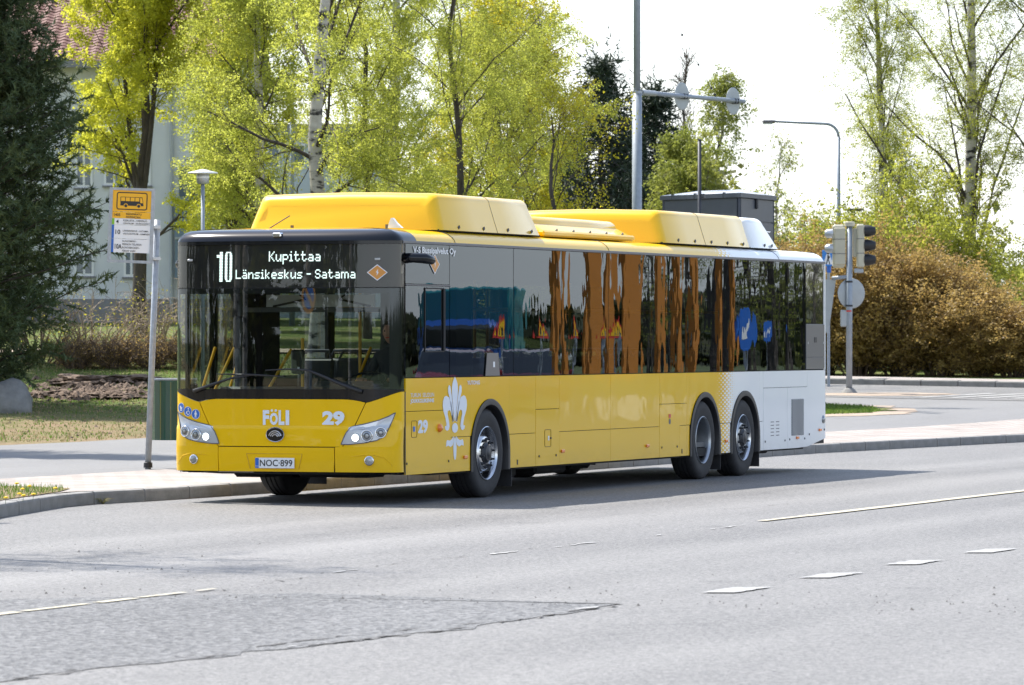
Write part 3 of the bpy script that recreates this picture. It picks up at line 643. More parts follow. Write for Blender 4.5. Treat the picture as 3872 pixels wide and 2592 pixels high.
def deciduous(name, label, base, H, tr, seed, leafm, crown_base=.25, crown_r=3., limbs=22, sec=7, tw=6, per=22, lsize=.05, limb_ang=.85, limb_up=.35, grav=.02, tgrav=.25, tlen=.7, slen=.42, bark='birch', twm='twig', lean=(0,0), group=None, jit=.05, cat='tree', forks=(), wob=.10, limb_t1=.97, shape=None, tsides=8, rmin=.004, trunk_wob=.10):
    rs = np.random.RandomState(seed); t = thing(name, label, cat, base, group)
    k = 12; z = np.linspace(0, H, k); x = np.cumsum(rs.normal(0, trunk_wob, k))*np.linspace(0, 1, k)+lean[0]*z/H; y = np.cumsum(rs.normal(0, trunk_wob, k))*np.linspace(0, 1, k)+lean[1]*z/H
    z[0] = -.15; T = np.stack([x, y, z], 1)[None]; TR = (tr*(1-np.linspace(0, 1, k))**.75+.012)[None]; TR[0, 0] *= 1.35
    trunks = [(T, TR)]
    for (f0, dx, dy, fr) in forks:
        i0 = int(f0*(k-1)); n_ = k-i0; zz = np.linspace(0, 1, n_)
        P = np.stack([T[0, i0, 0]+dx*zz**.8, T[0, i0, 1]+dy*zz**.8, T[0, i0:, 2]], 1)[None]; P = np.concatenate([P, np.repeat(P[:, -1:], k-n_, 1)+np.cumsum(np.ones((1, k-n_, 3))*np.array([0, 0, .05]), 1)], 1)
        trunks.append((P, np.concatenate([(TR[0, i0:]*fr), np.full(k-n_, .012)])[None]))
    V, F = cat_([tubes_np(a, b, tsides) for a, b in trunks]); npmesh('trunk', V, F, M[bark], t, smooth=True)
    shape = shape or (lambda q: np.sin(np.clip((q-crown_base)/(1-crown_base), 0.02, 1)*2.6+.5)**.8)
    br = []; 
    for (a, b) in trunks:
        L1, R1 = branch(rs, a, b, limbs, crown_r, limb_ang, k=8, t0=crown_base, t1=limb_t1, up=limb_up, grav=grav, wob=wob, rr=.32, lenfall=shape)
        br.append((L1, R1))
    L1 = np.concatenate([q[0] for q in br]); R1 = np.concatenate([q[1] for q in br])
    L2, R2 = branch(rs, L1, R1, sec, crown_r*slen, .75, k=5, t0=.15, grav=grav*1.5, wob=.16, rr=.5, lenfall=lambda q: 1.15-.6*q, rmin=rmin)
    L3, R3 = branch(rs, L2, R2, tw, tlen, .8, k=4, t0=.2, grav=tgrav, wob=.16, rr=.5, rmin=rmin*.7)
    V, F = cat_([tubes_np(L1, R1, 5), tubes_np(L2, R2, 3)]); npmesh('branch', V, F, M[bark] if bark != 'birch' else M['bark'], t)
    V, F = ribbons_np(L3[:, ::2] if L3.shape[1] == 4 else L3, R3[:, ::2] if L3.shape[1] == 4 else R3, rs); o = npmesh('twigs', V, F, M[twm], t); tag(o, kind='stuff')
    if per:
        V, F = leaves(rs, np.concatenate([L3[:, i:i+2] for i in range(3)]), 0 or max(1, per//3), lsize, jit); o = npmesh('crown', V, F, M[leafm], t); tag(o, kind='stuff')
    return t
def clone(src, label, loc, rz, sc_):
    c = copy_tree(src); c.location = loc; c.rotation_euler = (0, 0, rz); c.scale = sc_; c['label'] = label; return c
def gpt(px, D, u=None):
    q = at(px, 777, D); return (q.x, q.y, ground_z(q.x, q.y))

def conifer(name, label, base, H, Rb, seed, m, whorls=26, per=9, tufts=9, needles=9, nl=.13, nw=.018, droop=.12, up=.25, z0=.1, group=None, tr=.18, top_pow=1.0, jag=.25):
    rs = np.random.RandomState(seed); t = thing(name, label, 'tree', base, group)
    k = 8; T = np.zeros((1, k, 3)); T[0, :, 2] = np.linspace(-.15, H, k); T[0, :, :2] = np.cumsum(rs.normal(0, .03, (k, 2)), 0)
    V, F = tubes_np(T, (tr*np.linspace(1, .08, k))[None], 8); npmesh('trunk', V, F, M['bark'], t, smooth=True)
    n = whorls*per; zz = np.repeat(z0+(1-z0)*np.linspace(0, .985, whorls), per)+rs.uniform(-.5, .5, n)*(1-z0)/whorls; zz = np.clip(zz, z0*.8, .99)
    L = Rb*np.clip((1-zz), .03, 1)**top_pow*(1-jag+2*jag*rs.uniform(0, 1, n))*np.clip(.55+(zz-z0)*4, .5, 1)
    a = rs.uniform(0, 6.283, n); kk = 5; P = np.zeros((n, kk, 3)); s = np.linspace(0, 1, kk)
    for j in range(kk):
        P[:, j, 0] = np.cos(a)*L*s[j]; P[:, j, 1] = np.sin(a)*L*s[j]; P[:, j, 2] = zz*H+L*(up*s[j]-droop*2.2*s[j]**2)
    P[:, 1:] += rs.normal(0, .03, (n, kk-1, 3)); V, F = tubes_np(P, np.linspace(.03, .006, kk)[None].repeat(n, 0), 3); npmesh('branch', V, F, M['bark'], t)
    S, SR = branch(rs, P, np.full((n, kk), .006), tufts, Rb*.26, .75, k=3, t0=.15, t1=1, grav=droop*.3, wob=.1, lenfall=lambda q: 1.15-.55*q)
    N = len(S)*needles; pi = np.repeat(np.arange(len(S)), needles); f = rs.uniform(0, 1, N)[:, None]; c = S[pi, 0]*(1-f)+S[pi, 2]*f; d = unit(S[pi, 2]-S[pi, 0])
    nd = unit(d*.7+rs.normal(size=(N, 3))*.75); sd_ = unit(np.cross(nd, rs.normal(size=(N, 3))))*nw/2; ln = nl*rs.uniform(.6, 1.3, N)[:, None]
    V = np.stack([c-sd_, c+sd_, c+nd*ln], 1).reshape(-1, 3); o = npmesh('crown', V, np.arange(3*N).reshape(-1, 3), M[m], t); tag(o, kind='stuff')
    return t

# left: the dark pine, the maple in flower
conifer('pine_tree', 'dark blue-green pine filling the left edge of the picture', gpt(-72, 88), 11.3, 2.85, 1, 'needle', whorls=34, per=11, tufts=14, needles=50, nl=.135, nw=.027, droop=-.02, up=.30, z0=.03, jag=.22, tr=.2, top_pow=.95)
conifer('pine_tree', 'second dark pine standing behind the first, by the house corner', gpt(-90, 97), 8.0, 2.2, 14, 'needle', whorls=22, per=8, tufts=9, needles=16, nl=.18, nw=.028, droop=-.02, up=.25, z0=.05, jag=.25, tr=.16, top_pow=.6)
deciduous('maple_tree', 'yellow-green flowering maple with a dark trunk in front of the white house', gpt(318, 112), 10.5, .17, 5, 'leaf_maple', crown_base=.18, crown_r=3.5, limbs=18, sec=9, tw=6, per=60, lsize=.075, forks=((.3,-.9,.2,.5),(.36,.9,-.2,.5)), limb_ang=.8, limb_up=.45, grav=0, tgrav=0, tlen=.35, bark='bark', jit=.07, twm='twig', shape=lambda q: np.sin(np.clip((q-.18)/.82, .05, 1)*2.7+.35)**.7)
deciduous('maple_tree', 'second flowering maple, behind and right of the park lamp', gpt(545, 118), 9.5, .2, 6, 'leaf_maple', crown_base=.10, crown_r=2.4, limbs=24, sec=8, tw=6, per=60, lsize=.07, limb_ang=.75, limb_up=.5, grav=0, tgrav=.05, tlen=.35, bark='bark', jit=.07)
# main birches above the bus
deciduous('birch_tree', 'tall white-barked birch with long limbs above the front of the bus', gpt(728, 100), 12.5, .19, 8, 'leaf_birch', crown_base=.20, crown_r=4.6, limbs=22, sec=11, tw=9, per=63, lsize=.047, limb_ang=.95, limb_up=.3, grav=.03, tgrav=.22, tlen=.55, slen=.34, lean=(.25,.1), forks=((.42,.55,.2,.75),), group='birches behind the bus')
deciduous('birch_tree', 'birch behind the middle of the bus with wide rising limbs', gpt(1050, 104), 9.6, .10, 23, 'leaf_birch', crown_base=.12, crown_r=4.2, limbs=22, sec=10, tw=8, per=66, lsize=.044, bark='bark', limb_ang=.9, limb_up=.35, grav=.0, tgrav=.18, tlen=.5, slen=.34, group='birches behind the bus')
deciduous('birch_tree', 'slender birch left of the tall birch, dense drooping foliage', gpt(600, 108), 11.5, .14, 11, 'leaf_birch', crown_base=.12, crown_r=2.7, limbs=28, sec=9, tw=8, per=57, lsize=.050, limb_ang=.7, limb_up=.3, grav=.03, tgrav=.4, tlen=.7, group='birches behind the bus')
deciduous('birch_tree', 'thin yellow-leaved birch in front of the dark spruces', gpt(1290, 98), 5.6, .08, 31, 'leaf_yellow', crown_base=.25, crown_r=2.1, limbs=14, sec=8, tw=6, per=9, lsize=.055, limb_ang=.7, limb_up=.45, grav=0, tgrav=.05, tlen=.35, bark='bark', group='birches behind the bus')
deciduous('aspen_tree', 'yellow young-leaved tree behind the birches', gpt(1130, 120), 8.0, .12, 13, 'leaf_yellow', crown_base=.1, crown_r=3.0, limbs=26, sec=8, tw=7, per=36, lsize=.07, limb_ang=.8, limb_up=.4, grav=0, tgrav=.05, tlen=.45, bark='bark')
deciduous('birch_tree', 'far birch behind the tall one, its crown filling the top of the picture', gpt(900, 132), 15.5, .18, 17, 'leaf_birch', crown_base=.12, crown_r=4.0, limbs=30, sec=8, tw=7, per=57, lsize=.055, limb_ang=.7, limb_up=.3, grav=.03, tgrav=.4, tlen=.8, group='birches behind the bus')
deciduous('birch_tree', 'far birch right of the tall one with weeping twigs against the sky', gpt(1135, 138), 15.0, .18, 19, 'leaf_birch', crown_base=.2, crown_r=3.3, limbs=24, sec=8, tw=6, per=36, lsize=.055, limb_ang=.65, limb_up=.3, grav=.03, tgrav=.4, tlen=.9, group='birches behind the bus')
deciduous('poplar_tree', 'bare grey columnar poplar behind the yellow leaves', gpt(1205, 150), 9.8, .16, 29, 'leaf_far', crown_base=.1, crown_r=1.9, limbs=60, sec=8, tw=5, per=0, limb_ang=.35, limb_up=1.3, grav=-.06, tgrav=-.25, tlen=.6, bark='bark', twm='twig', rmin=.012, group='bare poplars')
deciduous('poplar_tree', 'thin bare poplar right of the spruces, far away', gpt(1568, 185), 11.0, .12, 30, 'leaf_far', crown_base=.3, crown_r=1.3, limbs=40, sec=5, tw=4, per=0, limb_ang=.3, limb_up=1.3, grav=-.08, tgrav=-.25, tlen=.5, bark='bark', rmin=.012, group='bare poplars')
deciduous('birch_tree', 'fine-leaved birch filling the gap right of the tall birch', gpt(840, 112), 10.5, .09, 24, 'leaf_birch', crown_base=.12, crown_r=3.4, limbs=22, sec=10, tw=8, per=60, lsize=.046, limb_ang=.85, limb_up=.35, grav=.0, tgrav=.35, tlen=.6, slen=.34, bark='bark', group='birches behind the bus')
deciduous('birch_tree', 'fine-leaved birch behind the yellow-leaved tree, low crown', gpt(1150, 114), 7.2, .08, 25, 'leaf_yellowgreen', crown_base=.12, crown_r=3.2, limbs=20, sec=9, tw=7, per=48, lsize=.046, limb_ang=.85, limb_up=.35, grav=.0, tgrav=.3, tlen=.55, slen=.34, bark='bark', group='birches behind the bus')
# spruces
for i, (px, D, H, Rr, sd, lb) in enumerate(((1378,148,8.9,3.7,41,'tallest dark spruce, left of the galvanised sign mast'),(1495,152,8.3,3.2,42,'dark spruce right of the galvanised sign mast'),(1435,150,6.9,2.8,43,'dark spruce directly behind the galvanised sign mast'),(1290,156,6.6,2.8,44,'dark spruce at the left end of the row, behind yellow leaves'),(1545,158,5.3,2.0,45,'small spruce at the right end of the row'))):
    conifer('spruce_tree', lb, gpt(px, D), H, Rr, sd, 'needle_spruce', whorls=28, per=10, tufts=8, needles=9, nl=.24, nw=.05, droop=.16, up=.12, z0=.02, group='dark spruces behind the bus', jag=.3, top_pow=1.0)
# distant birches in the gap
deciduous('birch_tree', 'distant rounded birch between the spruces and the street lamp', gpt(1655, 165), 9.0, .14, 51, 'leaf_far', crown_base=.12, crown_r=1.9, limbs=26, sec=8, tw=6, per=15, lsize=.09, limb_ang=.6, limb_up=.4, tgrav=.25, tlen=.6, group='distant birches')
deciduous('birch_tree', 'small hazy birch behind the dark kiosk roof', gpt(1775, 215), 8.7, .10, 52, 'leaf_far', crown_base=.1, crown_r=1.6, limbs=22, sec=6, tw=5, per=7, lsize=.10, limb_ang=.5, limb_up=.4, tgrav=.2, tlen=.6, group='distant birches', rmin=.006)
deciduous('willow_tree', 'low olive-green tree at the foot of the spruces', gpt(1570, 140), 5.9, .14, 53, 'leaf_far', crown_base=.1, crown_r=2.3, limbs=26, sec=8, tw=6, per=30, lsize=.09, limb_ang=.8, limb_up=.4, tgrav=.1, tlen=.45, bark='bark')
# right side
deciduous('birch_tree', 'large thin-leaved birch at the right with a dark striped trunk', gpt(2215, 128), 15.5, .19, 61, 'leaf_pale', crown_base=.12, crown_r=4.8, limbs=34, sec=11, tw=7, per=42, lsize=.042, limb_ang=.62, limb_up=.25, grav=.0, tgrav=.35, tlen=.7, slen=.3, group='thin birches at the right', shape=lambda q: 1.15-.75*q, lean=(.1,.1), trunk_wob=.05)
deciduous('birch_tree', 'slender weeping birch between the traffic signal and the large birch', gpt(2022, 134), 14.0, .12, 62, 'leaf_pale', crown_base=.15, crown_r=2.7, limbs=28, sec=10, tw=8, per=48, lsize=.042, limb_ang=.6, limb_up=.3, grav=.0, tgrav=.4, tlen=.75, slen=.3, group='thin birches at the right', shape=lambda q: 1.15-.6*q)
deciduous('birch_tree', 'birch at the right edge of the picture, leaning in', gpt(2420, 126), 14.5, .17, 63, 'leaf_pale', crown_base=.12, crown_r=4.0, limbs=28, sec=10, tw=7, per=45, lsize=.042, limb_ang=.7, limb_up=.25, tgrav=.35, tlen=.7, slen=.3, group='thin birches at the right')
def bush(name, label, px, D, H, Rr, seed, leafm, per, lsize, group=None, twm='twig', n=26, cat='shrub', squash=1.0, tgrav=.03, arch=.05, sec=8, tw=5, jit=.06, ang=.75):
    rs = np.random.RandomState(seed); t = thing(name, label, cat, gpt(px, D), group); k = 7; a = rs.uniform(0, 6.283, n); s = np.linspace(0, 1, k)
    L = H*rs.uniform(.7, 1.05, n); o = Rr*np.sqrt(rs.uniform(0, 1, n)); P = np.zeros((n, k, 3))
    for j in range(k):
        P[:, j, 0] = np.cos(a)*o*(.25+.75*s[j]); P[:, j, 1] = np.sin(a)*o*squash*(.25+.75*s[j]); P[:, j, 2] = L*(s[j]-.12*s[j]**2*(o/Rr))*np.sqrt(np.clip(1-.55*(o/Rr)**2, .1, 1))
    P[:, 1:] += rs.normal(0, .04*H/3, (n, k-1, 3)); S1 = np.linspace(.022, .006, k)[None].repeat(n, 0)
    L2, R2 = branch(rs, P, S1, sec, H*.32, ang, k=5, t0=.08, grav=arch, wob=.14, rr=.6, rmin=.005)
    L3, R3 = branch(rs, L2, R2, tw, H*.14, .8, k=3, t0=.1, grav=tgrav, wob=.15, rr=.6, rmin=.0035)
    V, F = cat_([tubes_np(P, S1, 4), tubes_np(L2, R2, 3)]); npmesh('branch', V, F, M[twm], t)
    V, F = ribbons_np(L3, R3, rs); tag(npmesh('twigs', V, F, M[twm], t), kind='stuff')
    if per: V, F = leaves(rs, L3, per, lsize, jit); tag(npmesh('foliage', V, F, M[leafm], t), kind='stuff')
    return t
bush('shrub', 'tall yellow-green shrub behind the copper hedge, right of the signal', 2085, 126, 4.9, 2.4, 71, 'leaf_yellowgreen', 42, .08, n=46, cat='shrub')
bush('shrub', 'broad green shrub between the signal and the large birch', 1985, 128, 4.2, 2.0, 72, 'leaf_yellowgreen', 42, .08, n=40, cat='shrub')
bush('shrub', 'dark low tree mass far behind the rear of the bus', 1830, 150, 4.6, 1.8, 73, 'leaf_far', 12, .10, n=34)
hd = 'bushes of the copper hedge'
for i, (px, D, H, Rr, lb) in enumerate(((1800,121,2.9,1.2,'copper bush behind the rear roof of the bus'),(1880,121,3.2,1.25,'orange-tinged copper bush behind the traffic signal'),(1965,120,3.25,1.4,'copper bush right of the signal post, tallest of the hedge'),(2060,120,3.0,1.4,'copper bush under the tall yellow-green shrub'),(2150,119.5,2.65,1.4,'copper bush in the middle of the open hedge'),(2240,119,2.15,1.3,'copper bush where the hedge starts to slope down'),(2320,118.5,1.6,1.2,'lowest copper bush at the right edge'))):
    if i == 0: HEDGE_SRC = []
    if i > 1:
        z_ = HEDGE_SRC[i % 2]; clone(z_[0], lb, gpt(px, D), i*2.1, (Rr/z_[2], Rr/z_[2], H/z_[1])); continue
    t_ = bush('hedge_bush', lb, px, D, H, Rr, 80+i, 'leaf_hedge', 20, .07, group=hd, n=54, cat='hedge bush', sec=9, tw=6, arch=.03, jit=.07); HEDGE_SRC.append((t_, H, Rr))
bush('shrub', 'pale arching bare shrub left of the bus stop post', 215, 98, 1.6, 1.3, 91, 'leaf_yellow', 1, .04, twm='twig_pale', n=26, group='bare arching shrubs', arch=.16, sec=6, tw=3)
bush('shrub', 'pale arching bare shrub between the bus stop post and the bus', 360, 98.5, 1.7, 1.1, 92, 'leaf_yellow', 1, .04, twm='twig_pale', n=22, group='bare arching shrubs', arch=.16, sec=6, tw=3)
bush('shrub', 'pale bare shrub seen through the windscreen of the bus', 500, 99, 1.6, 1.2, 93, 'leaf_yellow', 2, .04, twm='twig_pale', n=22, group='bare arching shrubs', arch=.14, sec=6, tw=3)
bush('shrub', 'bare shrub in the shade under the pine', 90, 97.5, 1.35, 1.2, 94, 'leaf_yellow', 1, .04, twm='twig', n=26, group='bare arching shrubs', arch=.14, sec=6, tw=3)
for i, px in enumerate((170,260,350,440,540)):
    if i: clone(CH, ('leftmost brown section of the low clipped hedge','brown section of the low hedge behind the soil mounds','brown section of the low hedge just behind the bin','section of the low hedge half hidden by the bus front','section of the low hedge behind the bus windows')[i], gpt(px, 96.3), i*1.3, (1,1,1)); continue
    CH = bush('clipped_hedge', ('leftmost brown section of the low clipped hedge','brown section of the low hedge behind the soil mounds','brown section of the low hedge just behind the bin','section of the low hedge half hidden by the bus front','section of the low hedge behind the bus windows')[i], px, 96.3, .62, .62, 100+i, 'leaf_hedge', 1, .03, twm='twig', n=60, group='sections of the low brown hedge', sec=10, tw=6, cat='hedge', arch=0)
# birches beside the road, left of the picture: their shadows reach the carriageway and the bus front mirrors them
for i, (x, y, H, tr, cr) in enumerate(((-6.2,-11.2,11,.16,2.6),(-1.9,-10.4,12.5,.13,2.4),(-14.7,-36,14,.2,3.6),(-9.5,-19,12,.17,2.6),(-11.0,2.0,9,.15,2.6),(-27,20,9,.16,3.0))):
    if i > 1: clone(RB[i % 2], ('roadside birch nearest the bus front','second roadside birch beside the first','weeping roadside birch farthest along the road','roadside birch between the others','birch on the paved area left of the bus stop','birch at the far side of the path')[i], (x, y, ground_z(x, y)), i*1.7, (cr/2.6, cr/2.6, H/(11, 12.5)[i % 2])); continue
    if i == 0: RB = []
    RB.append(deciduous('birch_tree', ('roadside birch nearest the bus front','second roadside birch beside the first','weeping roadside birch farthest along the road','roadside birch between the others','birch on the paved area left of the bus stop','birch at the far side of the path')[i], (x, y, ground_z(x, y)), H, tr, 110+i, 'leaf_birch', crown_base=.42 if i < 4 else .3, crown_r=cr, limbs=14, sec=6, tw=5, per=12, lsize=.06, limb_ang=.7, limb_up=.3, tgrav=.45, tlen=.9, group='roadside birches left of the picture'))

conifer('pine_tree', 'pine beside the path left of the picture whose shadow falls across the path', (-14.9,15.0,.13), 13.5, 2.4, 77, 'needle', whorls=26, per=9, tufts=10, needles=30, nl=.15, nw=.03, droop=-.02, up=.3, z0=.22, tr=.18, top_pow=.5)
proto = deciduous('lime_tree', 'dense tree down the street, standing farthest towards the road', (-13,-50,0), 10.5, .18, 310, 'leaf_far', crown_base=.04, crown_r=3.6, limbs=30, sec=8, tw=6, per=66, lsize=.2, limb_ang=.9, limb_up=.3, tgrav=.2, tlen=.6, bark='bark', group='dense trees down the street')
for i in range(9):
    a = R(20+4.6*i); d = 52+(i*37 % 9); c = copy_tree(proto); c.location = (-math.sin(a)*d, -math.cos(a)*d, 0); c.rotation_euler = (0,0,i*1.9); f = .85+.06*(i*5 % 7); c.scale = (f,f,f)
    c['label'] = ('dense tree down the street, nearest the road side of the row','second dense tree of the row down the street','third dense tree of the row down the street, taller','dense tree right behind the no-parking sign as mirrored','middle dense tree of the row down the street','dense tree just past the middle of the row','low dense tree three from the end of the row','dense tree one before the end of the row','last dense tree of the row, farthest from the road')[i]
# ------------------------------------------------------------ the bus
BUS = thing('city_bus', 'yellow and white low-floor city bus standing at the stop', 'bus')
HW, LEN = 1.275, 14.94
NF = 3.6
def fy(x, z=1.5):                       # front face: y at x, rounded towards the corners
    q = min(abs(x)/HW, .99999); y = .30*(1-(1-q**NF)**(1/NF))
    if z < .787: y += -.018-.012*math.sin(min(1, max(0, (.787-z)/.48))*math.pi)
    elif z < .812: y += -.018*(.812-z)/.025
    if z > 2.2: y += .03*(z-2.2)
    return y
def xs_between(a, b, n):
    A = math.asin(max(-1, min(1, a/HW))); B = math.asin(max(-1, min(1, b/HW))); return [HW*math.sin(A+(B-A)*i/n)*.99999 for i in range(n+1)]
def fpatch(name, rows, mt, parent=None, off=.004, n=24, lip=.02, smooth=True, curve=True):
    """piece of the front surface between x limits given per height: rows = [(z, xl, xr)], outward by off"""
    mb = MB(); vs = []; k = len(rows)
    for (z, a, b) in rows:
        for x in (xs_between(a, b, n) if not callable(z) else xs_between(a, b, n)):
            zz = z(x) if callable(z) else z; vs.append((x, fy(x, zz)-off, zz))
    fs = [(i*(n+1)+j, i*(n+1)+j+1, (i+1)*(n+1)+j+1, (i+1)*(n+1)+j) for i in range(k-1) for j in range(n)]
    if lip:
        ed = [j for j in range(n+1)]+[(i+1)*(n+1)+n for i in range(k-1)]+[(k-1)*(n+1)+j for j in range(n-1, -1, -1)]+[i*(n+1) for i in range(k-2, 0, -1)]
        b0 = len(vs); vs += [(vs[e][0]*.998, vs[e][1]+lip, vs[e][2]) for e in ed]; m_ = len(ed)
        fs += [(ed[i], b0+i, b0+(i+1)%m_, ed[(i+1)%m_]) for i in range(m_)]
    mb.add(vs, fs); return mb.build(name, mt, parent, smooth=smooth, ang=35)
ZS = .30
YB = M['yellow']
def lin2(z, a, b): return lambda t: a+(b-a)*t
# lower fascia
def wtop(x):                            # lower edge of the black windscreen area
    a = abs(x)
    if a < .70: return 1.090
    if a < .945: return 1.090-.035*((a-.70)/.245)**2
    return 1.055+.115*min(1, (a-.945)/.325)**1.2
# dark backing behind the seams
fpatch('front_backing', [(.33,-1.26,1.26),(.6,-1.26,1.26),(.8,-1.26,1.26),(1.05,-1.26,1.26)], M['dark'], BUS, off=-.02, n=30, lip=0)
def rowsz(z0, z1, xl, xr, k=6): return [(z0+(z1-z0)*i/k, xl(i/k), xr(i/k)) for i in range(k+1)]
def lerp(a, b): return lambda t: a+(b-a)*t
hood_l = lambda z: -.70-(.245)*((z-.592)/(1.058-.592))**.9
rows = []
for z in [.598,.66,.73,.775,.787,.80,.812,.86,.93,.99,1.03,1.052]: rows.append((z, hood_l(z)+.006, -hood_l(z)-.006))
hood = fpatch('hood', rows+[(lambda x: min(wtop(x)-.004, 1.088), -.925, .925)], YB, BUS, off=.006, n=26)
fpatch('front_bumper', [(.335,-.695,.605),(.36,-.695,.605),(.45,-.70,.612),(.53,-.70,.612),(.588,-.698,.612)], YB, BUS, off=.006, n=22)
def corner(sgn):
    inn = lambda z: (hood_l(z) if z > .592 else -.702)*(1 if sgn < 0 else -1)-(0 if (sgn < 0 or z > .592) else .085)
    rows = []
    for z in [.335,.36,.45,.52,.592,.60,.68,.76,.787,.812,.88,.94,.99,1.035]:
        a = inn(z); rows.append((z, -1.2748, a-.004) if sgn < 0 else (z, a+.004, 1.2748))
    rows.append((lambda x: wtop(x)-.004, -1.2748, -.945) if sgn < 0 else (lambda x: wtop(x)-.004, .945, 1.2748))
    return fpatch('front_corner_panel', rows, YB, BUS, off=.006, n=14)
cl, cr = corner(-1), corner(1)
for sgn in (-1, 1):                     # quarter between corner panel and side
    mb = MB(); x = sgn*HW
    mb.add([(x,.30-.0,.31),(x,.275,.31),(x,.275,1.165),(x,.30,1.165)], [(0,1,2,3)])
    mb.build('corner_joint', M['black_trim'], BUS)
# number plate in its recess
mb = MB(); rec = [(-.34,.50),(-.375,.518),(.255,.518),(.225,.36),(-.34,.36)]
for a, b in (((-.375,.520),(.255,.520)),((-.375,.520),(-.335,.362)),((.255,.520),(.215,.362))):
    mb.tube([(a[0], fy(a[0],.5)-.008, a[1]), (b[0], fy(b[0],.4)-.008, b[1])], .0045, 5)
mb.build('plate_recess_edge', mat('yellow_shade_joint', (.62,.36,.01), .5), BUS)
yp = fy(0,.42)-.030
pl = MB().box((-.045,yp,.424), (.442,.008,.108), bev=.003).build('number_plate', M['white'], BUS)
MB().box((-.245,yp-.0055,.424), (.040,.002,.104)).build('blue_band', M['blue_sign'], pl)
text('FIN', (-.262,.385,-.229,.397), (0,yp-.0068,0), (1,0,0), (0,0,1), M['decal_text'], pl)
text('NOC·899', (-.213,.390,.155,.459), (0,yp-.0046,0), (1,0,0), (0,0,1), M['black_print'], pl, bold=.012)
for ch_, xa, xb_, zt_ in (('F',-.20,-.128,.972),('O',-.122,-.030,.945),('L',-.022,.044,.972),('I',.058,.098,.972)): text(ch_, (xa,.818,xb_,zt_), (0,-.0095,0), (1,0,0), (0,0,1), M['decal_white'], hood, bold=.05)
for q_ in (-.098,-.054): MB().prism(disc(q_,.968,.013,n=14), (0,-.0095,0), (1,0,0), (0,0,1), .002).build('lettering_dot', M['decal_white'], hood)
text('29', (.469,.818,.72,.966), (0,-.004,0), (1,0,0), (0,0,1), M['decal_white'], hood, bold=.055, t=.004)
em = MB().lathe([(0,.001),(.004,.085),(.012,.098),(.016,.10),(.018,.104)][::-1], (0,0,0), (0,-1,0), 32)
for i, v in enumerate(em.v): em.v[i] = (v[0]-.045, v[1]-.030, .72+v[2]*.76)
emb = em.build('emblem', M['chrome'], hood, smooth=True)
MB().prism(disc(-.045,.72,.092,.068), (0,-.050,0), (1,0,0), (0,0,1), .003).build('emblem_disc', M['black_gloss'], hood)
mb = MB()
for r_ in (.030,.050,.070):
    pts = [(-.045+r_*math.cos(R(a)), -.0545, .692+r_*.95*math.sin(R(a))) for a in range(12, 169, 12)]; mb.tube(pts, .0058, 5)
mb.build('emblem_arcs', M['chrome'], hood)
def pill_icons(sgn=-1):
    for i, (x, z, kind) in enumerate(((-.985,.925,'walk'),(-1.085,.952,'chair'),(-1.178,.99,'pram'))):
        y = fy(x, .95)-.0095; dx = .01; slope = (fy(x+dx,.95)-fy(x-dx,.95))/(2*dx); xd = Vector((1, slope, 0)).normalized(); o = Vector((x, y, z))
        s = MB().prism(disc(0,0,.052), o, xd, (0,0,1), .002).build('access_sticker', M['white'], cl)
        mb = MB().prism(disc(0,0,.048), o-Vector((0,.0022,0)), xd, (0,0,1), .001); mb.build('sticker_face', M['blue_sign'], cl)
        mb = MB(); q = o-Vector((0,.0036,0))
        if kind == 'walk':
            mb.prism(disc(0,.030,.008), q, xd, (0,0,1), .001); mb.prism([(-.010,.02),(.010,.02),(.019,-.004),(.013,-.006),(.008,.006),(.011,-.036),(.004,-.036),(0,-.010),(-.004,-.036),(-.011,-.036),(-.008,.006),(-.013,-.006),(-.019,-.004)], q, xd, (0,0,1), .001)
        elif kind == 'chair':
            mb.prism(disc(.008,.030,.008), q, xd, (0,0,1), .001); mb.prism([(.004,.02),(.012,.02),(.009,.0),(-.010,-.001),(-.010,.006),(.001,.007)], q, xd, (0,0,1), .001)
            mb.prism(disc(.006,-.014,.022)+disc(.006,-.014,.015)[::-1], q, xd, (0,0,1), .001); mb.prism([(-.010,0),(-.022,-.026),(-.028,-.024),(-.016,.004)], q, xd, (0,0,1), .001)
        else:
            mb.prism([(-.022,.020),(.0,.020),(.0,.004),(.022,.004),(.014,-.012),(-.014,-.012)], q, xd, (0,0,1), .001); mb.prism(disc(-.010,-.024,.008), q, xd, (0,0,1), .001); mb.prism(disc(.010,-.024,.008), q, xd, (0,0,1), .001)
        mb.build('pictogram', M['white'], cl)
pill_icons()
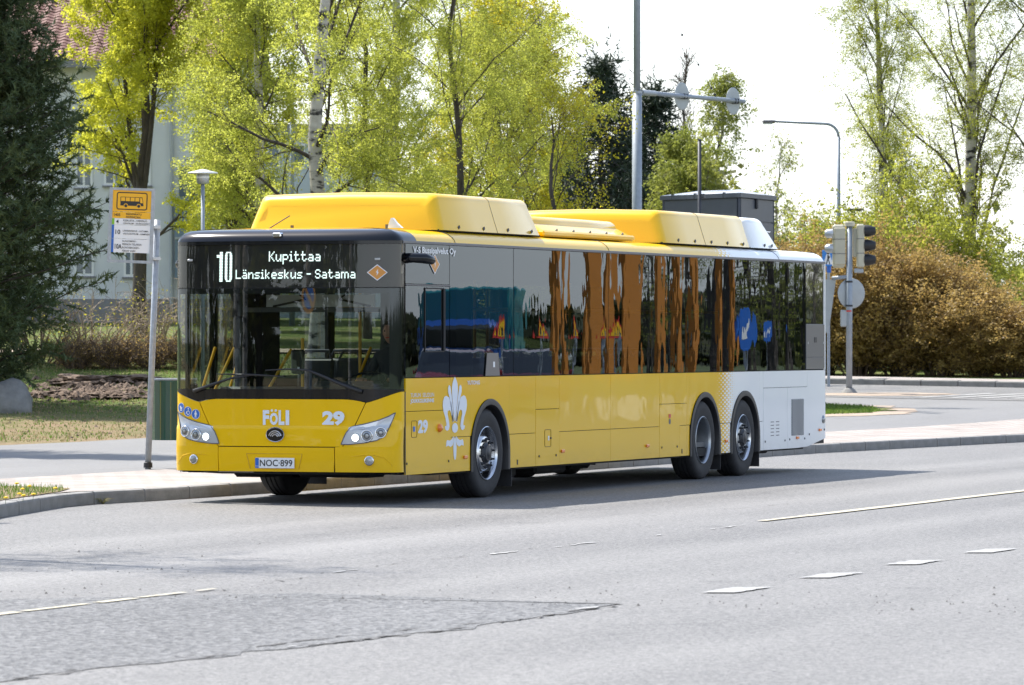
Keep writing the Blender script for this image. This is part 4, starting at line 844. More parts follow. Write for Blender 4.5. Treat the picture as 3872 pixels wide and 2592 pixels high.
# headlamps
def hl(sgn, par):
    tp = [(.735,.735),(.80,.807),(.95,.838),(1.08,.873),(1.17,.910),(1.235,.952)]      # upper outline x,z
    bt = [(.690,.622),(.78,.622),(.95,.640),(1.08,.668),(1.16,.725),(1.235,.948)]
    n = 20
    def zt(x): return float(np.interp(x, [p[0] for p in tp], [p[1] for p in tp])) if x > .735 else .622+(x-.690)/.045*.113
    def zb(x): return float(np.interp(x, [p[0] for p in bt], [p[1] for p in bt]))
    vs = []; fs = []; nz = 6
    for i in range(n+1):
        x = .690+(1.235-.690)*i/n; x = max(x, .6905)
        for j in range(nz+1):
            z = zb(x)+(zt(x)-zb(x))*j/nz; vs.append((sgn*x, fy(x, z)-.012, z))
    for i in range(n):
        for j in range(nz): 
            f = (i*(nz+1)+j, (i+1)*(nz+1)+j, (i+1)*(nz+1)+j+1, i*(nz+1)+j+1); fs.append(f if sgn > 0 else f[::-1])
    h = MB().add(vs, fs).build('headlight', M['silver'], par, smooth=True)
    bez = MB(); out = [(x/1000, zt(x/1000)) for x in range(690, 1236, 27)]+[(1.235,.95)]+[(x/1000, zb(x/1000)) for x in range(1230, 690, -27)]
    bez.tube([(sgn*p[0], fy(p[0], p[1])-.013, p[1]) for p in out+[out[0]]], .005, 5, cap=False); bez.build('headlight_rim', M['grey_trim'], par)
    mb = MB(); top = [(.77,.80),(.95,.832),(1.08,.868),(1.17,.905),(1.225,.945),(1.15,.87),(1.05,.81),(.93,.782),(.76,.765)]
    mb.add([(sgn*p[0], fy(p[0], p[1])-.0165, p[1]) for p in top], [tuple(range(len(top)))]); mb.build('indicator_strip', mat('indicator_silver', (.66,.68,.72), .2, metal=.3, coat=1), par)
    for x, z, r_, mt, nm in ((.845,.692,.037,'lamp_on','lit_bulb'),(.968,.712,.050,'lens','lamp_lens'),(1.108,.745,.046,'lens','lamp_lens')):
        y = fy(x, z)-.014; sl = (fy(x+.01,z)-fy(x-.01,z))/.02*sgn; ax = Vector((sl, -1, 0)).normalized()
        MB().lathe([(0,r_*1.32),(.010,r_*1.28),(.012,r_*1.1),(.006,r_*1.02)], (sgn*x,y,z), ax, 24).build('lamp_ring', M['chrome'] if nm == 'lamp_lens' else M['silver'], par, smooth=True)
        MB().lathe([(.004,r_*1.02),(.010,r_*.8),(.014,r_*.4),(.015,.0005)], (sgn*x,y,z), ax, 20).build(nm, M[mt], par, smooth=True)
        if nm == 'lamp_lens': MB().lathe([(.012,r_*.62),(.017,r_*.5),(.012,r_*.4)], (sgn*x,y,z), ax, 18).build('lamp_inner', M['steel_dark'], par, smooth=True)
    x, z = .992, .455; y = fy(x, z)-.010; sl = (fy(x+.01,z)-fy(x-.01,z))/.02*sgn; ax = Vector((sl,-1,0)).normalized()
    MB().lathe([(0,.050),(.012,.050),(.014,.040)], (sgn*x,y,z), ax, 20).build('fog_lamp_ring', M['chrome'], par, smooth=True)
    MB().lathe([(.010,.041),(.015,.02),(.016,.0005)], (sgn*x,y,z), ax, 20).build('fog_lamp', M['lens'], par, smooth=True)
    mb = MB(); pts = [(.80,.497),(.92,.512),(1.04,.515),(1.14,.49),(1.19,.44),(1.215,.40)]
    mb.tube([(sgn*p[0], fy(p[0], p[1])-.006, p[1]) for p in pts], [.001,.006,.008,.007,.005,.001], 6); mb.build('fog_lamp_brow', YB, par, smooth=True)
hl(-1, cl); hl(1, cr)
# windscreen group
def zfun(f): return f
wk = [(lambda x: wtop(x)+.001, -1.2748, 1.2748),(1.175+.01,-1.2748,1.2748),(1.20,-1.2748,1.2748)]
fpatch('windscreen_lower_band', [(lambda x: wtop(x)+.001, -1.2748, 1.2748), (lambda x: max(wtop(x)+.004, 1.19), -1.2748, 1.2748)], M['black_gloss'], BUS, off=.008, n=44)
ws = fpatch('windscreen', [(1.192,-1.2748,1.2748),(1.5,-1.2748,1.2748),(1.8,-1.2748,1.2748),(2.1,-1.2748,1.2748),(2.236,-1.2748,1.2748)], M['glass_front'], BUS, off=.008, n=44, lip=0)
fpatch('windscreen_frit_top', [(2.180,-1.27,1.27),(2.239,-1.27,1.27)], M['black_trim'], BUS, off=-.004, n=44, lip=0)
for a, b in ((-1.27,-1.20),(1.175,1.27)): fpatch('windscreen_side_frit', [(1.19,a,b),(1.7,a,b),(2.2,a,b)], M['black_trim'], BUS, off=-.006, n=8, lip=0)
fpatch('windscreen_joint', [(2.237,-1.2748,1.2748),(2.2445,-1.2748,1.2748)], M['dark'], BUS, off=.009, n=44, lip=0)
fpatch('destination_glass', [(2.245,-1.2748,1.2748),(2.4,-1.2748,1.2748),(2.55,-1.2748,1.2748),(2.690,-1.2748,1.2748)], glassmat('destination_glass', (.86,.88,.87), 1.5, bump=.0012, bscale=2.0, stretch=(1,1,.5), boost=1.1), BUS, off=.008, n=44, lip=0)
ib = fpatch('destination_backing', [(2.20,-1.26,1.26),(2.45,-1.26,1.26),(2.70,-1.26,1.26)], M['black_trim'], BUS, off=-.035, n=30, lip=0)
# destination display: dot matrix
GL = {'K':'10001100101010011000101001001010001','u':'00000000001000110001100011001101101','p':'000000000011110100011000111110100001000010000','i':'010000110010010111','t':'0010000100011110010000100001000001100','a':'00000000000111000001011111000101111',
'L':'10000100001000010000100001000011111','n':'00000000001011011001100011000110001','s':'00000000000111110000011100000111110','k':'10000100001001010100110001010010010','e':'00000000000111010001111111000001110','S':'01110100010100000100000101000101110','m':'00000000001101010101101011010110101','-':'00000000000000011111000000000000000',' ':'00000000000000000000000000000000000'}
G = {'K':["10001","10010","10100","11000","10100","10010","10001"],'u':["     ","     ","10001","10001","10001","10011","01101"],'p':["     ","     ","11110","10001","10001","11110","10000","10000","10000"],
'i':["010","   ","110","010","010","010","111"],'t':["01000","01000","11110","01000","01000","01001","00110"],'a':["     ","     ","01110","00001","01111","10001","01111"],'ä':["01010","     ","01110","00001","01111","10001","01111"],
'L':["10000","10000","10000","10000","10000","10000","11111"],'n':["     ","     ","10110","11001","10001","10001","10001"],'s':["     ","     ","01111","10000","01110","00001","11110"],'k':["10000","10000","10010","10100","11000","10100","10010"],
'e':["     ","     ","01110","10001","11111","10000","01110"],'S':["01110","10001","10000","01110","00001","10001","01110"],'m':["       ","       ","1110110","1001001","1001001","1001001","1001001"],'-':["    ","    ","    ","1111","    ","    ","    "],' ':["  "]*7}
panel = fpatch('display_panel', [(2.285,-.79,.85),(2.46,-.79,.85),(2.645,-.79,.85)], M['led_panel'], BUS, off=-.028, n=20, lip=0)
def led_text(s, x0, x1, ztop, zbase):
    wdt = sum(len(G[c][0])+1 for c in s)-1; px = (x1-x0)/wdt; pz = (ztop-zbase)/7; x = x0; mb = MB()
    for c in s:
        for r_, row in enumerate(G[c]):
            for q, b in enumerate(row):
                if b == '1':
                    for (sx, sz) in ((-.25,-.25),(.25,-.25),(-.25,.25),(.25,.25)):
                        cx, cz = x+(q+.5+sx)*px, ztop-(r_+.5-sz)*pz; y = fy(cx, cz)+.024; hx, hz = px*.235, pz*.19
                        mb.add([(cx-hx,y,cz-hz),(cx+hx,y,cz-hz),(cx+hx,y,cz+hz),(cx-hx,y,cz+hz)], [(0,1,2,3)])
        x += (len(G[c][0])+1)*px
    mb.build('led_text', M['led'], panel)
led_text('Kupittaa', -.152, .431, 2.621, 2.516)
led_text('Länsikeskus - Satama', -.529, .818, 2.432, 2.337)
mb = MB()
for r_ in range(20):
    z = 2.621-(r_+.5)*.0157; t = (r_+.5)/20
    segs = [(-.718,-.682)]
    if t < .22: segs = [(-.752+.12*max(0,.2-t)*0+(.036 if t < .08 else 0),-.682)] if .06 < t else [(-.716,-.682)]
    c = max(0, (abs(t-.5)-.36)/.14); ins = .022*c*c
    if c > .55: segs.append((-.655+ins,-.572-ins))
    else: segs += [(-.655+ins,-.627+ins*.3),(-.600-ins*.3,-.572-ins)]
    for a, b in segs:
        y = fy(a, z)+.024; mb.add([(a,y,z-.0052),(b,y,z-.0052),(b,y,z+.0052),(a,y,z+.0052)], [(0,1,2,3)])
mb.build('led_number', M['led'], panel)
def diamond(o, xd, s, par, w=1.0):
    MB().prism([(-s*1.0,0),(0,-s*.78),(s,0),(0,s*.78)], o, xd, (0,0,1), .002).build('warning_sticker', M['decal_white'], par)
    nn = Vector(xd).cross(Vector((0,0,1))).normalized(); MB().prism([(-s*.9,0),(0,-s*.69),(s*.9,0),(0,s*.69)], Vector(o)+nn*.0022, xd, (0,0,1), .001).build('sticker_face', M['orange_sticker'], par)
    MB().prism([(.1*s,.35*s),(-.14*s,.0),(.0,.02*s),(-.06*s,-.32*s),(.15*s,.06*s),(.03*s,.05*s)], Vector(o)+nn*.0036, xd, (0,0,1), .001).build('bolt_mark', M['decal_white'], par)
sl = (fy(1.08,2.4)-fy(1.04,2.4))/.04
diamond((1.062, fy(1.062,2.4)-.012, 2.396), Vector((1, sl, 0)).normalized(), .108, BUS)
for x in (-1.06, 1.062):
    MB().box((x, fy(x,2.535)-.012, 2.535), (.062,.006,.022), bev=.003).build('marker_light', M['silver'], BUS)
# wipers
mb = MB(); mb.tube([(-1.0,fy(-1,1.17)-.03,1.165),(-.83,-.03,1.215),(-.56,-.035,1.30),(-.33,-.04,1.335)], [.022,.018,.012,.010], 6); mb.build('wiper_arm', M['black_trim'], BUS, smooth=True)
mb = MB(); mb.tube([(-.72,-.035,1.345),(-.33,-.045,1.338),(.05,-.035,1.322)], [.006,.011,.006], 5); mb.build('wiper_blade', M['black_trim'], BUS)
mb = MB(); mb.tube([(.91,fy(.9,1.17)-.03,1.165),(.74,-.03,1.225),(.55,-.035,1.30),(.33,-.04,1.385),(.22,-.04,1.395)], [.025,.020,.015,.012,.010], 6); mb.build('wiper_arm', M['black_trim'], BUS, smooth=True)
mb = MB(); mb.tube([(-.16,-.035,1.385),(.1,-.045,1.397),(.30,-.035,1.392)], [.006,.010,.008], 5); mb.build('wiper_blade', M['black_trim'], BUS)

# roof shell by outline loops
def outline(d, zz=0):
    pts = []
    n = 40
    for i in range(n+1):
        a = -math.pi/2+math.pi*i/n; x = HW*math.sin(a)*.9999; y = fy(x, 1.5)+ (.016 if zz else 0); pts.append(Vector((x, y, 0)))
    for y in (.6,1,2,3.27,5,7,9,10.2,10.6,11,11.4,12,13,14,14.6): pts.append(Vector((HW, y, 0)))
    for k in range(9):
        a = k*math.pi/2/8; pts.append(Vector((HW-.13+.13*math.cos(a), LEN-.13+.13*math.sin(a), 0)))
    for k in range(9):
        a = math.pi/2+k*math.pi/2/8; pts.append(Vector((-HW+.13+.13*math.cos(a), LEN-.13+.13*math.sin(a), 0)))
    for y in (14.6,14,13,12,11.4,11,10.6,10.2,9,7,5,3.27,2,1,.6): pts.append(Vector((-HW, y, 0)))
    k = len(pts); out = []
    for i, p in enumerate(pts):
        t_ = (pts[(i+1)%k]-pts[i-1]).normalized(); out.append(p+Vector((-t_.y, t_.x, 0))*d)
    return out
lv = [(0,2.728),(.012,2.755),(.035,2.785),(.075,2.815),(.13,2.838),(.20,2.850),(.34,2.862),(.62,2.875),(1.0,2.885),(1.26,2.887)]
loops = [[Vector((max(-HW+d, min(HW-d, p.x)) if d > .3 else p.x, p.y if d <= .3 else max(d*.9, min(LEN-d*.9, p.y)), z)) for p in outline(d)] for d, z in lv]
k = len(loops[0]); allv = [v for L_ in loops for v in L_]
capF, roofF = [], []
for i in range(len(loops)-1):
    for j in range(k):
        f = (i*k+j, i*k+(j+1)%k, (i+1)*k+(j+1)%k, (i+1)*k+j); c = sum((allv[q].y for q in f))/4
        (capF if c < .45 and i < 9 else roofF).append(f)
def sub(vs, fs, name, mt, par, ang=50, oy=0):
    used = sorted(set(q for f in fs for q in f)); mp = {q: i for i, q in enumerate(used)}
    return MB().add([vs[q]+Vector((0,oy,0)) for q in used], [tuple(mp[q] for q in f) for f in fs]).build(name, mt, par, smooth=True, ang=ang)
sub(allv, capF, 'roof_front_cap', M['black_gloss'], BUS, oy=-.004)
roof = sub(allv, roofF, 'roof', M['livery'], BUS)
fpatch('front_cap_band', [(2.692,-1.2748,1.2748),(2.731,-1.2748,1.2748)], M['black_gloss'], BUS, off=.010, n=44, lip=.01)
mb = MB()
for x in (HW+.001, -HW-.001): mb.box((x, 7.56, 2.714), (.010, 14.66, .030), bev=.004)
mb.build('gutter_trim', M['grey_trim'], BUS)
for y in (1.69, 6.5, 12.9):
    MB().tube([(HW+.0015-d*1.0, y+.0, z+.001) for d, z in lv[:7]], .0035, 4).build('roof_seam', M['grey_trim'], roof)
mb = MB().tube([(1.06,.62,2.85),(1.02,.64,2.93),(.98,.67,2.972),(.955,.72,2.93),(.95,.78,2.855)], [.05,.035,.012,.03,.05], 8)
fin = MB(); fin.prism([(0,0),(.16,0),(.10,.05),(.055,.105),(.035,.105),(.012,.05)], (.93,.70,2.868), (1,0,0), (0,0,1), .05); fin.build('roof_antenna', M['white_paint'], BUS, smooth=False)
MB().box((-.05,.045,2.79), (.10,.10,.05), bev=.012).build('roof_camera', M['chrome'], BUS)
MB().tube([(-.55,.9,2.87),(-.38,1.1,3.02)], .006, 5).build('aerial_rod', M['black_trim'], BUS)
for x in (-.55,.55): MB().box((x,1.55,2.905), (.03,.02,.05)).build('pod_bracket', M['grey_trim'], BUS)

# side panels, built piece by piece
ARCH = [(2.705,.478,.585),(9.95,.478,.585),(11.51,.478,.585)]
def arch_z(y):
    z = 0
    for (yc, zc, r_) in ARCH:
        if abs(y-yc) < r_: z = max(z, zc+math.sqrt(r_*r_-(y-yc)**2))
    return z
def side_panel(name, y0, y1, z0, z1, mt, side=1, off=0., parent=BUS, zb=None, gap=.003, arches=True):
    y0 += gap; y1 -= gap; z0 += gap; z1 -= gap; X = side*(HW+off)
    ys = set([y0, y1]); 
    for (yc, zc, r_) in ARCH:
        for q in range(33):
            y = yc+r_*math.cos(math.pi*q/32)*1.0
            if y0 < y < y1: ys.add(y)
        for y in (yc-r_-.0008, yc+r_+.0008, yc-r_+.0008, yc+r_-.0008):
            if y0 < y < y1: ys.add(y)
    k_ = max(1, int((y1-y0)/.4)); ys |= set(y0+(y1-y0)*i/k_ for i in range(k_)); ys = sorted(ys)
    mb = MB(); bot = lambda y: max(zb(y) if zb else z0, arch_z(y)+.001 if arches else 0)
    for a, b in zip(ys, ys[1:]):
        za, zb_ = min(bot(a), z1), min(bot(b), z1)
        if (za >= z1-1e-4 and zb_ >= z1-1e-4): continue
        m_ = (a+b)/2
        if arches and any(abs(m_-yc) < r_ and abs(abs(m_-yc)-r_) < .0006 for yc, zc, r_ in ARCH): continue
        mb.add([(X,a,za),(X,b,zb_),(X,b,z1),(X,a,z1)], [(0,1,2,3)])
        mb.add([(X,a,za),(X,b,zb_),(X-side*.02,b,zb_),(X-side*.02,a,za)], [(0,1,2,3)])
        mb.add([(X,a,z1),(X,b,z1),(X-side*.02,b,z1),(X-side*.02,a,z1)], [(0,1,2,3)])
    for y in (y0, y1):
        z = bot(y)
        if z < z1: mb.add([(X,y,z),(X,y,z1),(X-side*.02,y,z1),(X-side*.02,y,z)], [(0,1,2,3)])
    return mb.build(name, mt, parent)
LV = M['livery']
p_driver = side_panel('side_panel', .30, 1.56, .96, 1.305, LV)
hatch_d = side_panel('service_hatch', .30, 1.56, .30, .96, LV, off=.002)
up1 = side_panel('side_panel', 1.56, 4.10, .67, 1.305, LV); side_panel('side_skirt', 1.56, 2.12, .30, .67, LV, off=.001); side_panel('side_skirt', 3.29, 4.10, .30, .67, LV, off=.001)
up2 = side_panel('side_panel', 4.85, 6.55, .67, 1.305, LV); side_panel('side_skirt', 4.85, 6.55, .30, .67, LV, off=.001)
side_panel('side_panel', 4.10, 4.85, .93, 1.305, LV); hA = side_panel('service_hatch', 4.10, 4.85, .30, .93, LV, off=.002)
up3 = side_panel('side_panel', 6.55, 8.26, .67, 1.305, LV); side_panel('side_skirt', 6.55, 8.26, .30, .67, LV, off=.001)
side_panel('side_panel', 8.26, 9.27, .935, 1.305, LV); hB = side_panel('service_hatch', 8.26, 9.0, .30, .935, LV, off=.002)
side_panel('side_panel', 9.0, 9.27, .67, .935, LV); side_panel('side_skirt', 9.0, 9.27, .30, .67, LV, off=.001)
side_panel('side_panel', 9.27, 12.25, .67, 1.305, LV); side_panel('side_skirt', 9.27, 9.366, .30, .67, LV, off=.001); side_panel('side_skirt', 10.534, 10.927, .30, .67, LV, off=.001); side_panel('side_skirt', 12.094, 12.25, .30, .67, LV, off=.001)
side_panel('side_panel', 12.25, 14.10, 1.09, 1.305, LV)
hC = side_panel('service_hatch', 12.25, 13.25, .30, 1.09, LV, off=.002); hD = side_panel('engine_hatch', 13.25, 14.10, .30, 1.09, LV, off=.002, zb=lambda y: .303 if y < 14.0 else .303+(y-14.0)*.1)
rearq = side_panel('rear_quarter_panel', 14.10, 14.90, .30, 1.305, LV, zb=lambda y: .31+(y-14.1)*.12)
# kerb side: simple panels, doors and clear windows
for a, b in ((1.85,4.1),(4.1,6.35),(7.75,9.27),(9.27,12.25),(12.25,14.90)): side_panel('kerb_side_panel', a, b, .30, 1.305, LV, side=-1)
# lining behind, black window band backing
mb = MB()
for sd_ in (1,-1):
    X = sd_*(HW-.022)
    for (a, b) in (((.30,1.56),(1.56,2.10),(3.32,9.34),(12.12,14.9)) if sd_ > 0 else ((1.85,2.10),(3.32,6.35),(7.75,9.34),(12.12,14.9))): mb.add([(X,a,.34),(X,b,.34),(X,b,1.31),(X,a,1.31)], [(0,1,2,3)])
    for (a, b) in ((2.10,3.32),(9.34,12.12)): mb.add([(X,a,1.07),(X,b,1.07),(X,b,1.31),(X,a,1.31)], [(0,1,2,3)])
mb.build('inner_lining', M['dark'], BUS)
# window bands
WIN = [1.535,3.425,4.945,6.49,8.195,9.22,10.635,12.16,13.19,14.05]
wy = [.30]+WIN
mb = MB()
rnd2 = random.Random(9)
def pane(y0, y1, z0, z1, side=1, mt='glass_side', bow=.0005, name='side_window', parent=BUS, off=.0):
    n_, m_ = 8, 4; vs = []; X = side*(HW-.004+off); tl = rnd2.uniform(-.002,.002)
    for i in range(n_+1):
        for j in range(m_+1):
            u, v = i/n_, j/m_; vs.append((X+side*bow*(4*u*(1-u))*(.6+.4*4*v*(1-v))+side*tl*(u-.5), y0+.006+(y1-y0-.012)*u, z0+(z1-z0)*v))
    fs = [(i*(m_+1)+j, (i+1)*(m_+1)+j, (i+1)*(m_+1)+j+1, i*(m_+1)+j+1) for i in range(n_) for j in range(m_)]
    return MB().add(vs, fs).build(name, M[mt], parent, smooth=True)
for a, b in zip(WIN, WIN[1:]): pane(a, b, 1.312, 2.697)
# driver's window with sliding part and the lettered upper glass
drv = pane(.30, 1.535, 2.285, 2.697); dw = pane(.30, 1.535, 1.312, 2.262, name='driver_window', bow=.002)
MB().box((HW+.001,.93,2.273), (.012,1.27,.014)).build('window_bar', M['grey_trim'], BUS)
mb = MB()
for (a, b) in (((.83,1.58),(1.36,1.58)),((1.36,1.58),(1.36,2.24)),((.83,2.24),(1.36,2.24)),((.83,1.58),(.83,2.24))):
    mb.tube([(HW+.002,a[0],a[1]),(HW+.002,b[0],b[1])], .008 if a[0] != 1.36 or b[0] != 1.36 else .020, 5)
mb.build('slider_frame', M['black_trim'], dw)
# frit and pillars behind the glass
fr = MB(); X = HW-.03
fr.add([(X,.3,2.34),(X,14.88,2.34),(X,14.88,2.72),(X,.3,2.72)], [(0,1,2,3)])
for y in [1.53]+WIN[1:]:
    fr.add([(X-.001,y-.09,1.31),(X-.001,y+.09,1.31),(X-.001,y+.09,2.345),(X-.001,y-.09,2.345)], [(0,1,2,3)])
fr.add([(X-.001,1.5,1.31),(X-.001,1.79,1.31),(X-.001,1.79,2.345),(X-.001,1.5,2.345)], [(0,1,2,3)])
fr.add([(X-.001,12.9,1.31),(X-.001,14.9,1.31),(X-.001,14.9,2.345),(X-.001,12.9,2.345)], [(0,1,2,3)])
fr.add([(X-.001,.3,1.305),(X-.001,14.9,1.305),(X-.001,14.9,1.345),(X-.001,.3,1.345)], [(0,1,2,3)])
fr.build('window_frit', M['black_trim'], BUS)
pane(14.05, 14.855, 1.91, 2.697, mt='glass_dark', name='rear_side_glass')
gp = MB().box((HW-.002,14.45,1.69), (.012,.80,.43), bev=.003).build('grey_vent_cover', M['grey_panel'], BUS)
MB().box((HW-.002,14.45,1.395), (.012,.80,.155), bev=.003).build('grey_vent_cover', M['grey_panel'], BUS)
MB().box((HW+.005,14.45,1.70), (.004,.11,.07)).build('latch', M['black_trim'], gp)
for y in (14.13,14.80): MB().box((HW+.005,y,1.66), (.004,.02,.03)).build('screw', M['silver'], gp)
# cameras instead of mirrors
for sd_, zc in ((1,2.545),(-1,2.50)):
    q1 = 1 if sd_ > 0 else .35
    mb = MB(); mb.tube([(sd_*(HW-.02),.33,zc),(sd_*(HW+.07*q1),.33,zc+.005),(sd_*(HW+.17*q1),.40,zc),(sd_*(HW+.215*q1),.50,zc-.02),(sd_*(HW+.22*q1),.56,zc-.03)], [.055,.050,.055,.045,.012], 12); mb.build('mirror_camera', M['black_gloss'], BUS, smooth=True)
# kerb side doors and windows
for (a, b) in ((2.75,4.15),(4.30,6.30),(7.85,9.6),(9.75,11.5),(11.65,13.4)): pane(a, b, 1.25, 2.40, side=-1, mt='glass_kerb', bow=.001, name='kerb_side_window')
mb = MB(); X = -HW+.02
for (a, b, z0, z1) in ((.30,14.9,2.38,2.73),(1.80,2.78,1.30,2.4),(4.13,4.32,1.2,2.4),(6.28,6.42,.3,2.4),(7.70,7.87,.3,2.4),(9.58,9.77,1.2,2.4),(11.48,11.67,1.2,2.4),(13.38,14.9,1.2,2.4),(2.7,4.2,1.2,1.27)):
    mb.box((X,(a+b)/2,(z0+z1)/2), (.04,b-a,z1-z0))
mb.build('kerb_side_pillars', M['black_trim'], BUS)
for (y0, y1) in ((.42,1.08),(1.12,1.78),(6.44,7.05),(7.09,7.68)):
    d = pane(y0+.04, y1-.04, .42, 2.34, side=-1, mt='glass_kerb', bow=.001, name='door_glass'); mb = MB()
    for (ya, yb, za, zb) in ((y0,y0+.05,.33,2.38),(y1-.05,y1,.33,2.38),(y0,y1,.33,.43),(y0,y1,2.33,2.38)): mb.box((-HW+.006,(ya+yb)/2,(za+zb)/2), (.035,yb-ya,zb-za))
    mb.build('door_frame', M['black_gloss'], BUS)
    MB().tube([(-HW+.09,y0+.12,1.05),(-HW+.09,y1-.12,1.62)], .017, 8).build('door_handle', M['yellow_pole'], BUS)
# rear
mb = MB()
def RP(i, j):
    n_ = 12; a = i/n_; z = .40+(2.735-.40)*j/6
    if a < .5: t_ = a*2*math.pi/2; return (HW-.13+.13*math.cos(t_), LEN-.13+.13*math.sin(t_), z)
    return None
for sd_ in (1,-1):
    vs = []; n_ = 8
    for i in range(n_+1):
        t_ = i*math.pi/2/n_
        for z in (.40,1.31,2.0,2.735): vs.append((sd_*(HW-.13+.13*math.cos(t_)), LEN-.13+.13*math.sin(t_), z))
    mb.add(vs, [(i*4+j, (i+1)*4+j, (i+1)*4+j+1, i*4+j+1) for i in range(n_) for j in range(3)])
    mb.add([(sd_*HW,14.81,.40),(sd_*HW,14.905,.40),(sd_*HW,14.905,2.735),(sd_*HW,14.86,2.735),(sd_*HW,14.86,1.305),(sd_*HW,14.81,1.305)][::1], [])
mb.build('rear_corner', M['white_paint'], BUS, smooth=True)
MB().box((HW-.006,14.88,1.36+.66), (.014,.045,1.43)).build('rear_corner_strip', M['white_paint'], BUS)
rp = MB().box((0,LEN-.02,1.57), (2*HW-.24,.04,2.33)).build('rear_wall', M['white_paint'], BUS)
MB().box((0,LEN+.003,2.05), (1.9,.012,.8)).build('rear_window', M['glass_dark'], rp)
for sd_ in (1,-1): MB().box((sd_*.98,LEN+.01,.95), (.12,.03,.5)).build('tail_light', M['red'], rp)
MB().lathe([(0,.055),(.02,.05),(.028,.02),(.03,.001)], (HW+.0,14.80,.655), 'X', 16).build('rear_round_lamp', M['lens'], BUS, smooth=True)
# small things on the side
for y, z in ((1.96,.45),(4.94,.45),(7.81,.45),(10.75,.45),(13.66,.435),(14.64,.52)):
    MB().box((HW+.012,y,z), (.02,.095 if y < 14 else .10,.034), bev=.006).build('side_marker_lamp', M['orange_lens'], BUS)
MB().lathe([(0,.045),(.018,.043),(.034,.028),(.038,.001)], (HW+.002,1.22,.775), 'X', 16).build('side_indicator', M['orange_lens'], hatch_d, smooth=True)
for y, z in ((.32,.42),(1.49,.42),(4.2,.41),(4.74,.41),(8.34,.42),(8.9,.42),(12.32,.41),(13.14,.41),(13.34,.42),(13.98,.42),(14.18,.47),(14.84,.52)):
    MB().lathe([(0,.013),(.006,.013),(.007,.001)], (HW+.003,y,z), 'X', 10).build('panel_lock', M['steel_dark'], BUS)
def rect_line(y0, z0, y1, z1, r_, par, nm='flap_joint'):
    mb = MB(); P = [(HW+.0035,p[0],p[1]) for p in rrect(y0,z0,y1,z1,r_,3)]; mb.tube(P+[P[0]], .0035, 4, cap=False); mb.build(nm, mat('joint_brown', (.25,.13,.01), .6), par)
rect_line(.45,.69,.60,.86,.02, hatch_d); rect_line(4.38,.51,4.575,.70,.02, hA)
MB().box((HW+.005,.52,.775), (.003,.055,.055)).build('small_label', M['blue_sign'], hatch_d)
MB().box((HW+.005,4.50,.605), (.003,.04,.05)).build('small_label', M['white'], hA); MB().box((HW+.006,4.57,.605), (.008,.03,.02)).build('flap_handle', M['steel_dark'], hA)
MB().box((HW+.004,8.63,.79), (.003,.075,.045)).build('small_label', M['red'], hB); MB().prism(disc(0,0,.035), (HW+.003,8.63,.725), (0,1,0), (0,0,1), .002).build('small_label', M['grey_trim'], hB)
for k_ in range(5):
    for y in (12.62,12.84): MB().box((HW+.0025,y,.655-k_*.043), (.003,.13,.010)).build('vent_slot', M['grey_trim'], hC)
gb = MB().box((HW+.002,13.675,.70), (.004,.50,.47)).build('grille', M['steel_dark'], hD)
for k_ in range(10): MB().box((HW+.009,13.45+k_*.05,.70), (.018,.014,.465), bev=.003).build('grille_slat', M['silver'], hD)
MB().box((HW+.004,3.53,.36), (.002,.03,.055)).build('jack_mark', M['black_print'], BUS); MB().box((HW+.004,9.08,.36), (.002,.03,.055)).build('jack_mark', M['black_print'], BUS)
# box behind the second window
bx = MB().prism([(2.55,1.312),(2.98,1.312),(2.93,1.56),(2.60,1.56)], (HW+.004,0,0), (0,1,0), (0,0,1), .006).build('camera_cover', mat('grey_brown_plastic', (.12,.11,.11), .4), BUS)
MB().box((HW+.0115,2.80,1.435), (.002,.05,.06)).build('small_label', M['white'], BUS)
# lettering on the side
sd3 = ((0,1,0), (0,0,1))
text('V-S Bussipalvelut Oy', (.50,2.585,1.70,2.672), (HW+.003,0,0), *sd3, M['decal_text'], drv, bold=.025)
diamond((HW+.003,1.10,2.495), (0,1,0), .135, drv)
text('TURUN  SEUDUN', (.43,1.105,1.08,1.148), (HW+.0015,0,0), *sd3, M['decal_white'], p_driver, bold=.004)
text('JOUKKOLIIKENNE', (.425,1.035,1.08,1.088), (HW+.0015,0,0), *sd3, M['decal_white'], p_driver, bold=.03)
text('29', (.63,.725,.90,.868), (HW+.0035,0,0), *sd3, M['decal_white'], hatch_d, bold=.05)
text('YUTONG', (2.02,1.222,2.39,1.266), (HW+.003,0,0), *sd3, M['decal_text'], up1, bold=.03, t=.004)
def fl(p): return (1.67+(p[0]-549)/300, 1.31-(p[1]-178)/815)
half = dict(
 mid=[(570,560),(560,562),(564,470),(576,350),(588,262),(594,250),(600,250),(608,270),(607,310),(592,370),(578,470)],
 outer=[(625,340),(640,350),(651,385),(653,425),(648,470),(630,530),(621,585),(623,603),(635,602),(632,628),(618,643),(603,635),(596,605),(602,550),(612,500),(610,473),(598,463),(586,478),(575,520),(566,568),(560,568),(569,500),(582,405),(600,355)],
 foot=[(560,690),(575,715),(592,728),(616,721),(622,740),(625,778),(606,770),(586,783),(568,768),(560,740)])
fleur = MB()
fleur.prism([fl(p) for p in [(549,178),(560,200),(570,235),(575,270),(573,340),(566,420),(558,500),(553,560),(545,560),(540,500),(532,420),(525,340),(523,270),(528,235),(538,200)]], (HW+.0035,0,0), *sd3, .001)
fleur.prism([fl(p) for p in [(549,695),(558,720),(563,790),(560,860),(555,890),(549,898),(543,890),(538,860),(535,790),(540,720)]], (HW+.0035,0,0), *sd3, .001)
fleur.prism([fl((549+25*math.cos(a*.2618), 620+42*math.sin(a*.2618))) for a in range(24)][::-1], (HW+.0035,0,0), *sd3, .001)
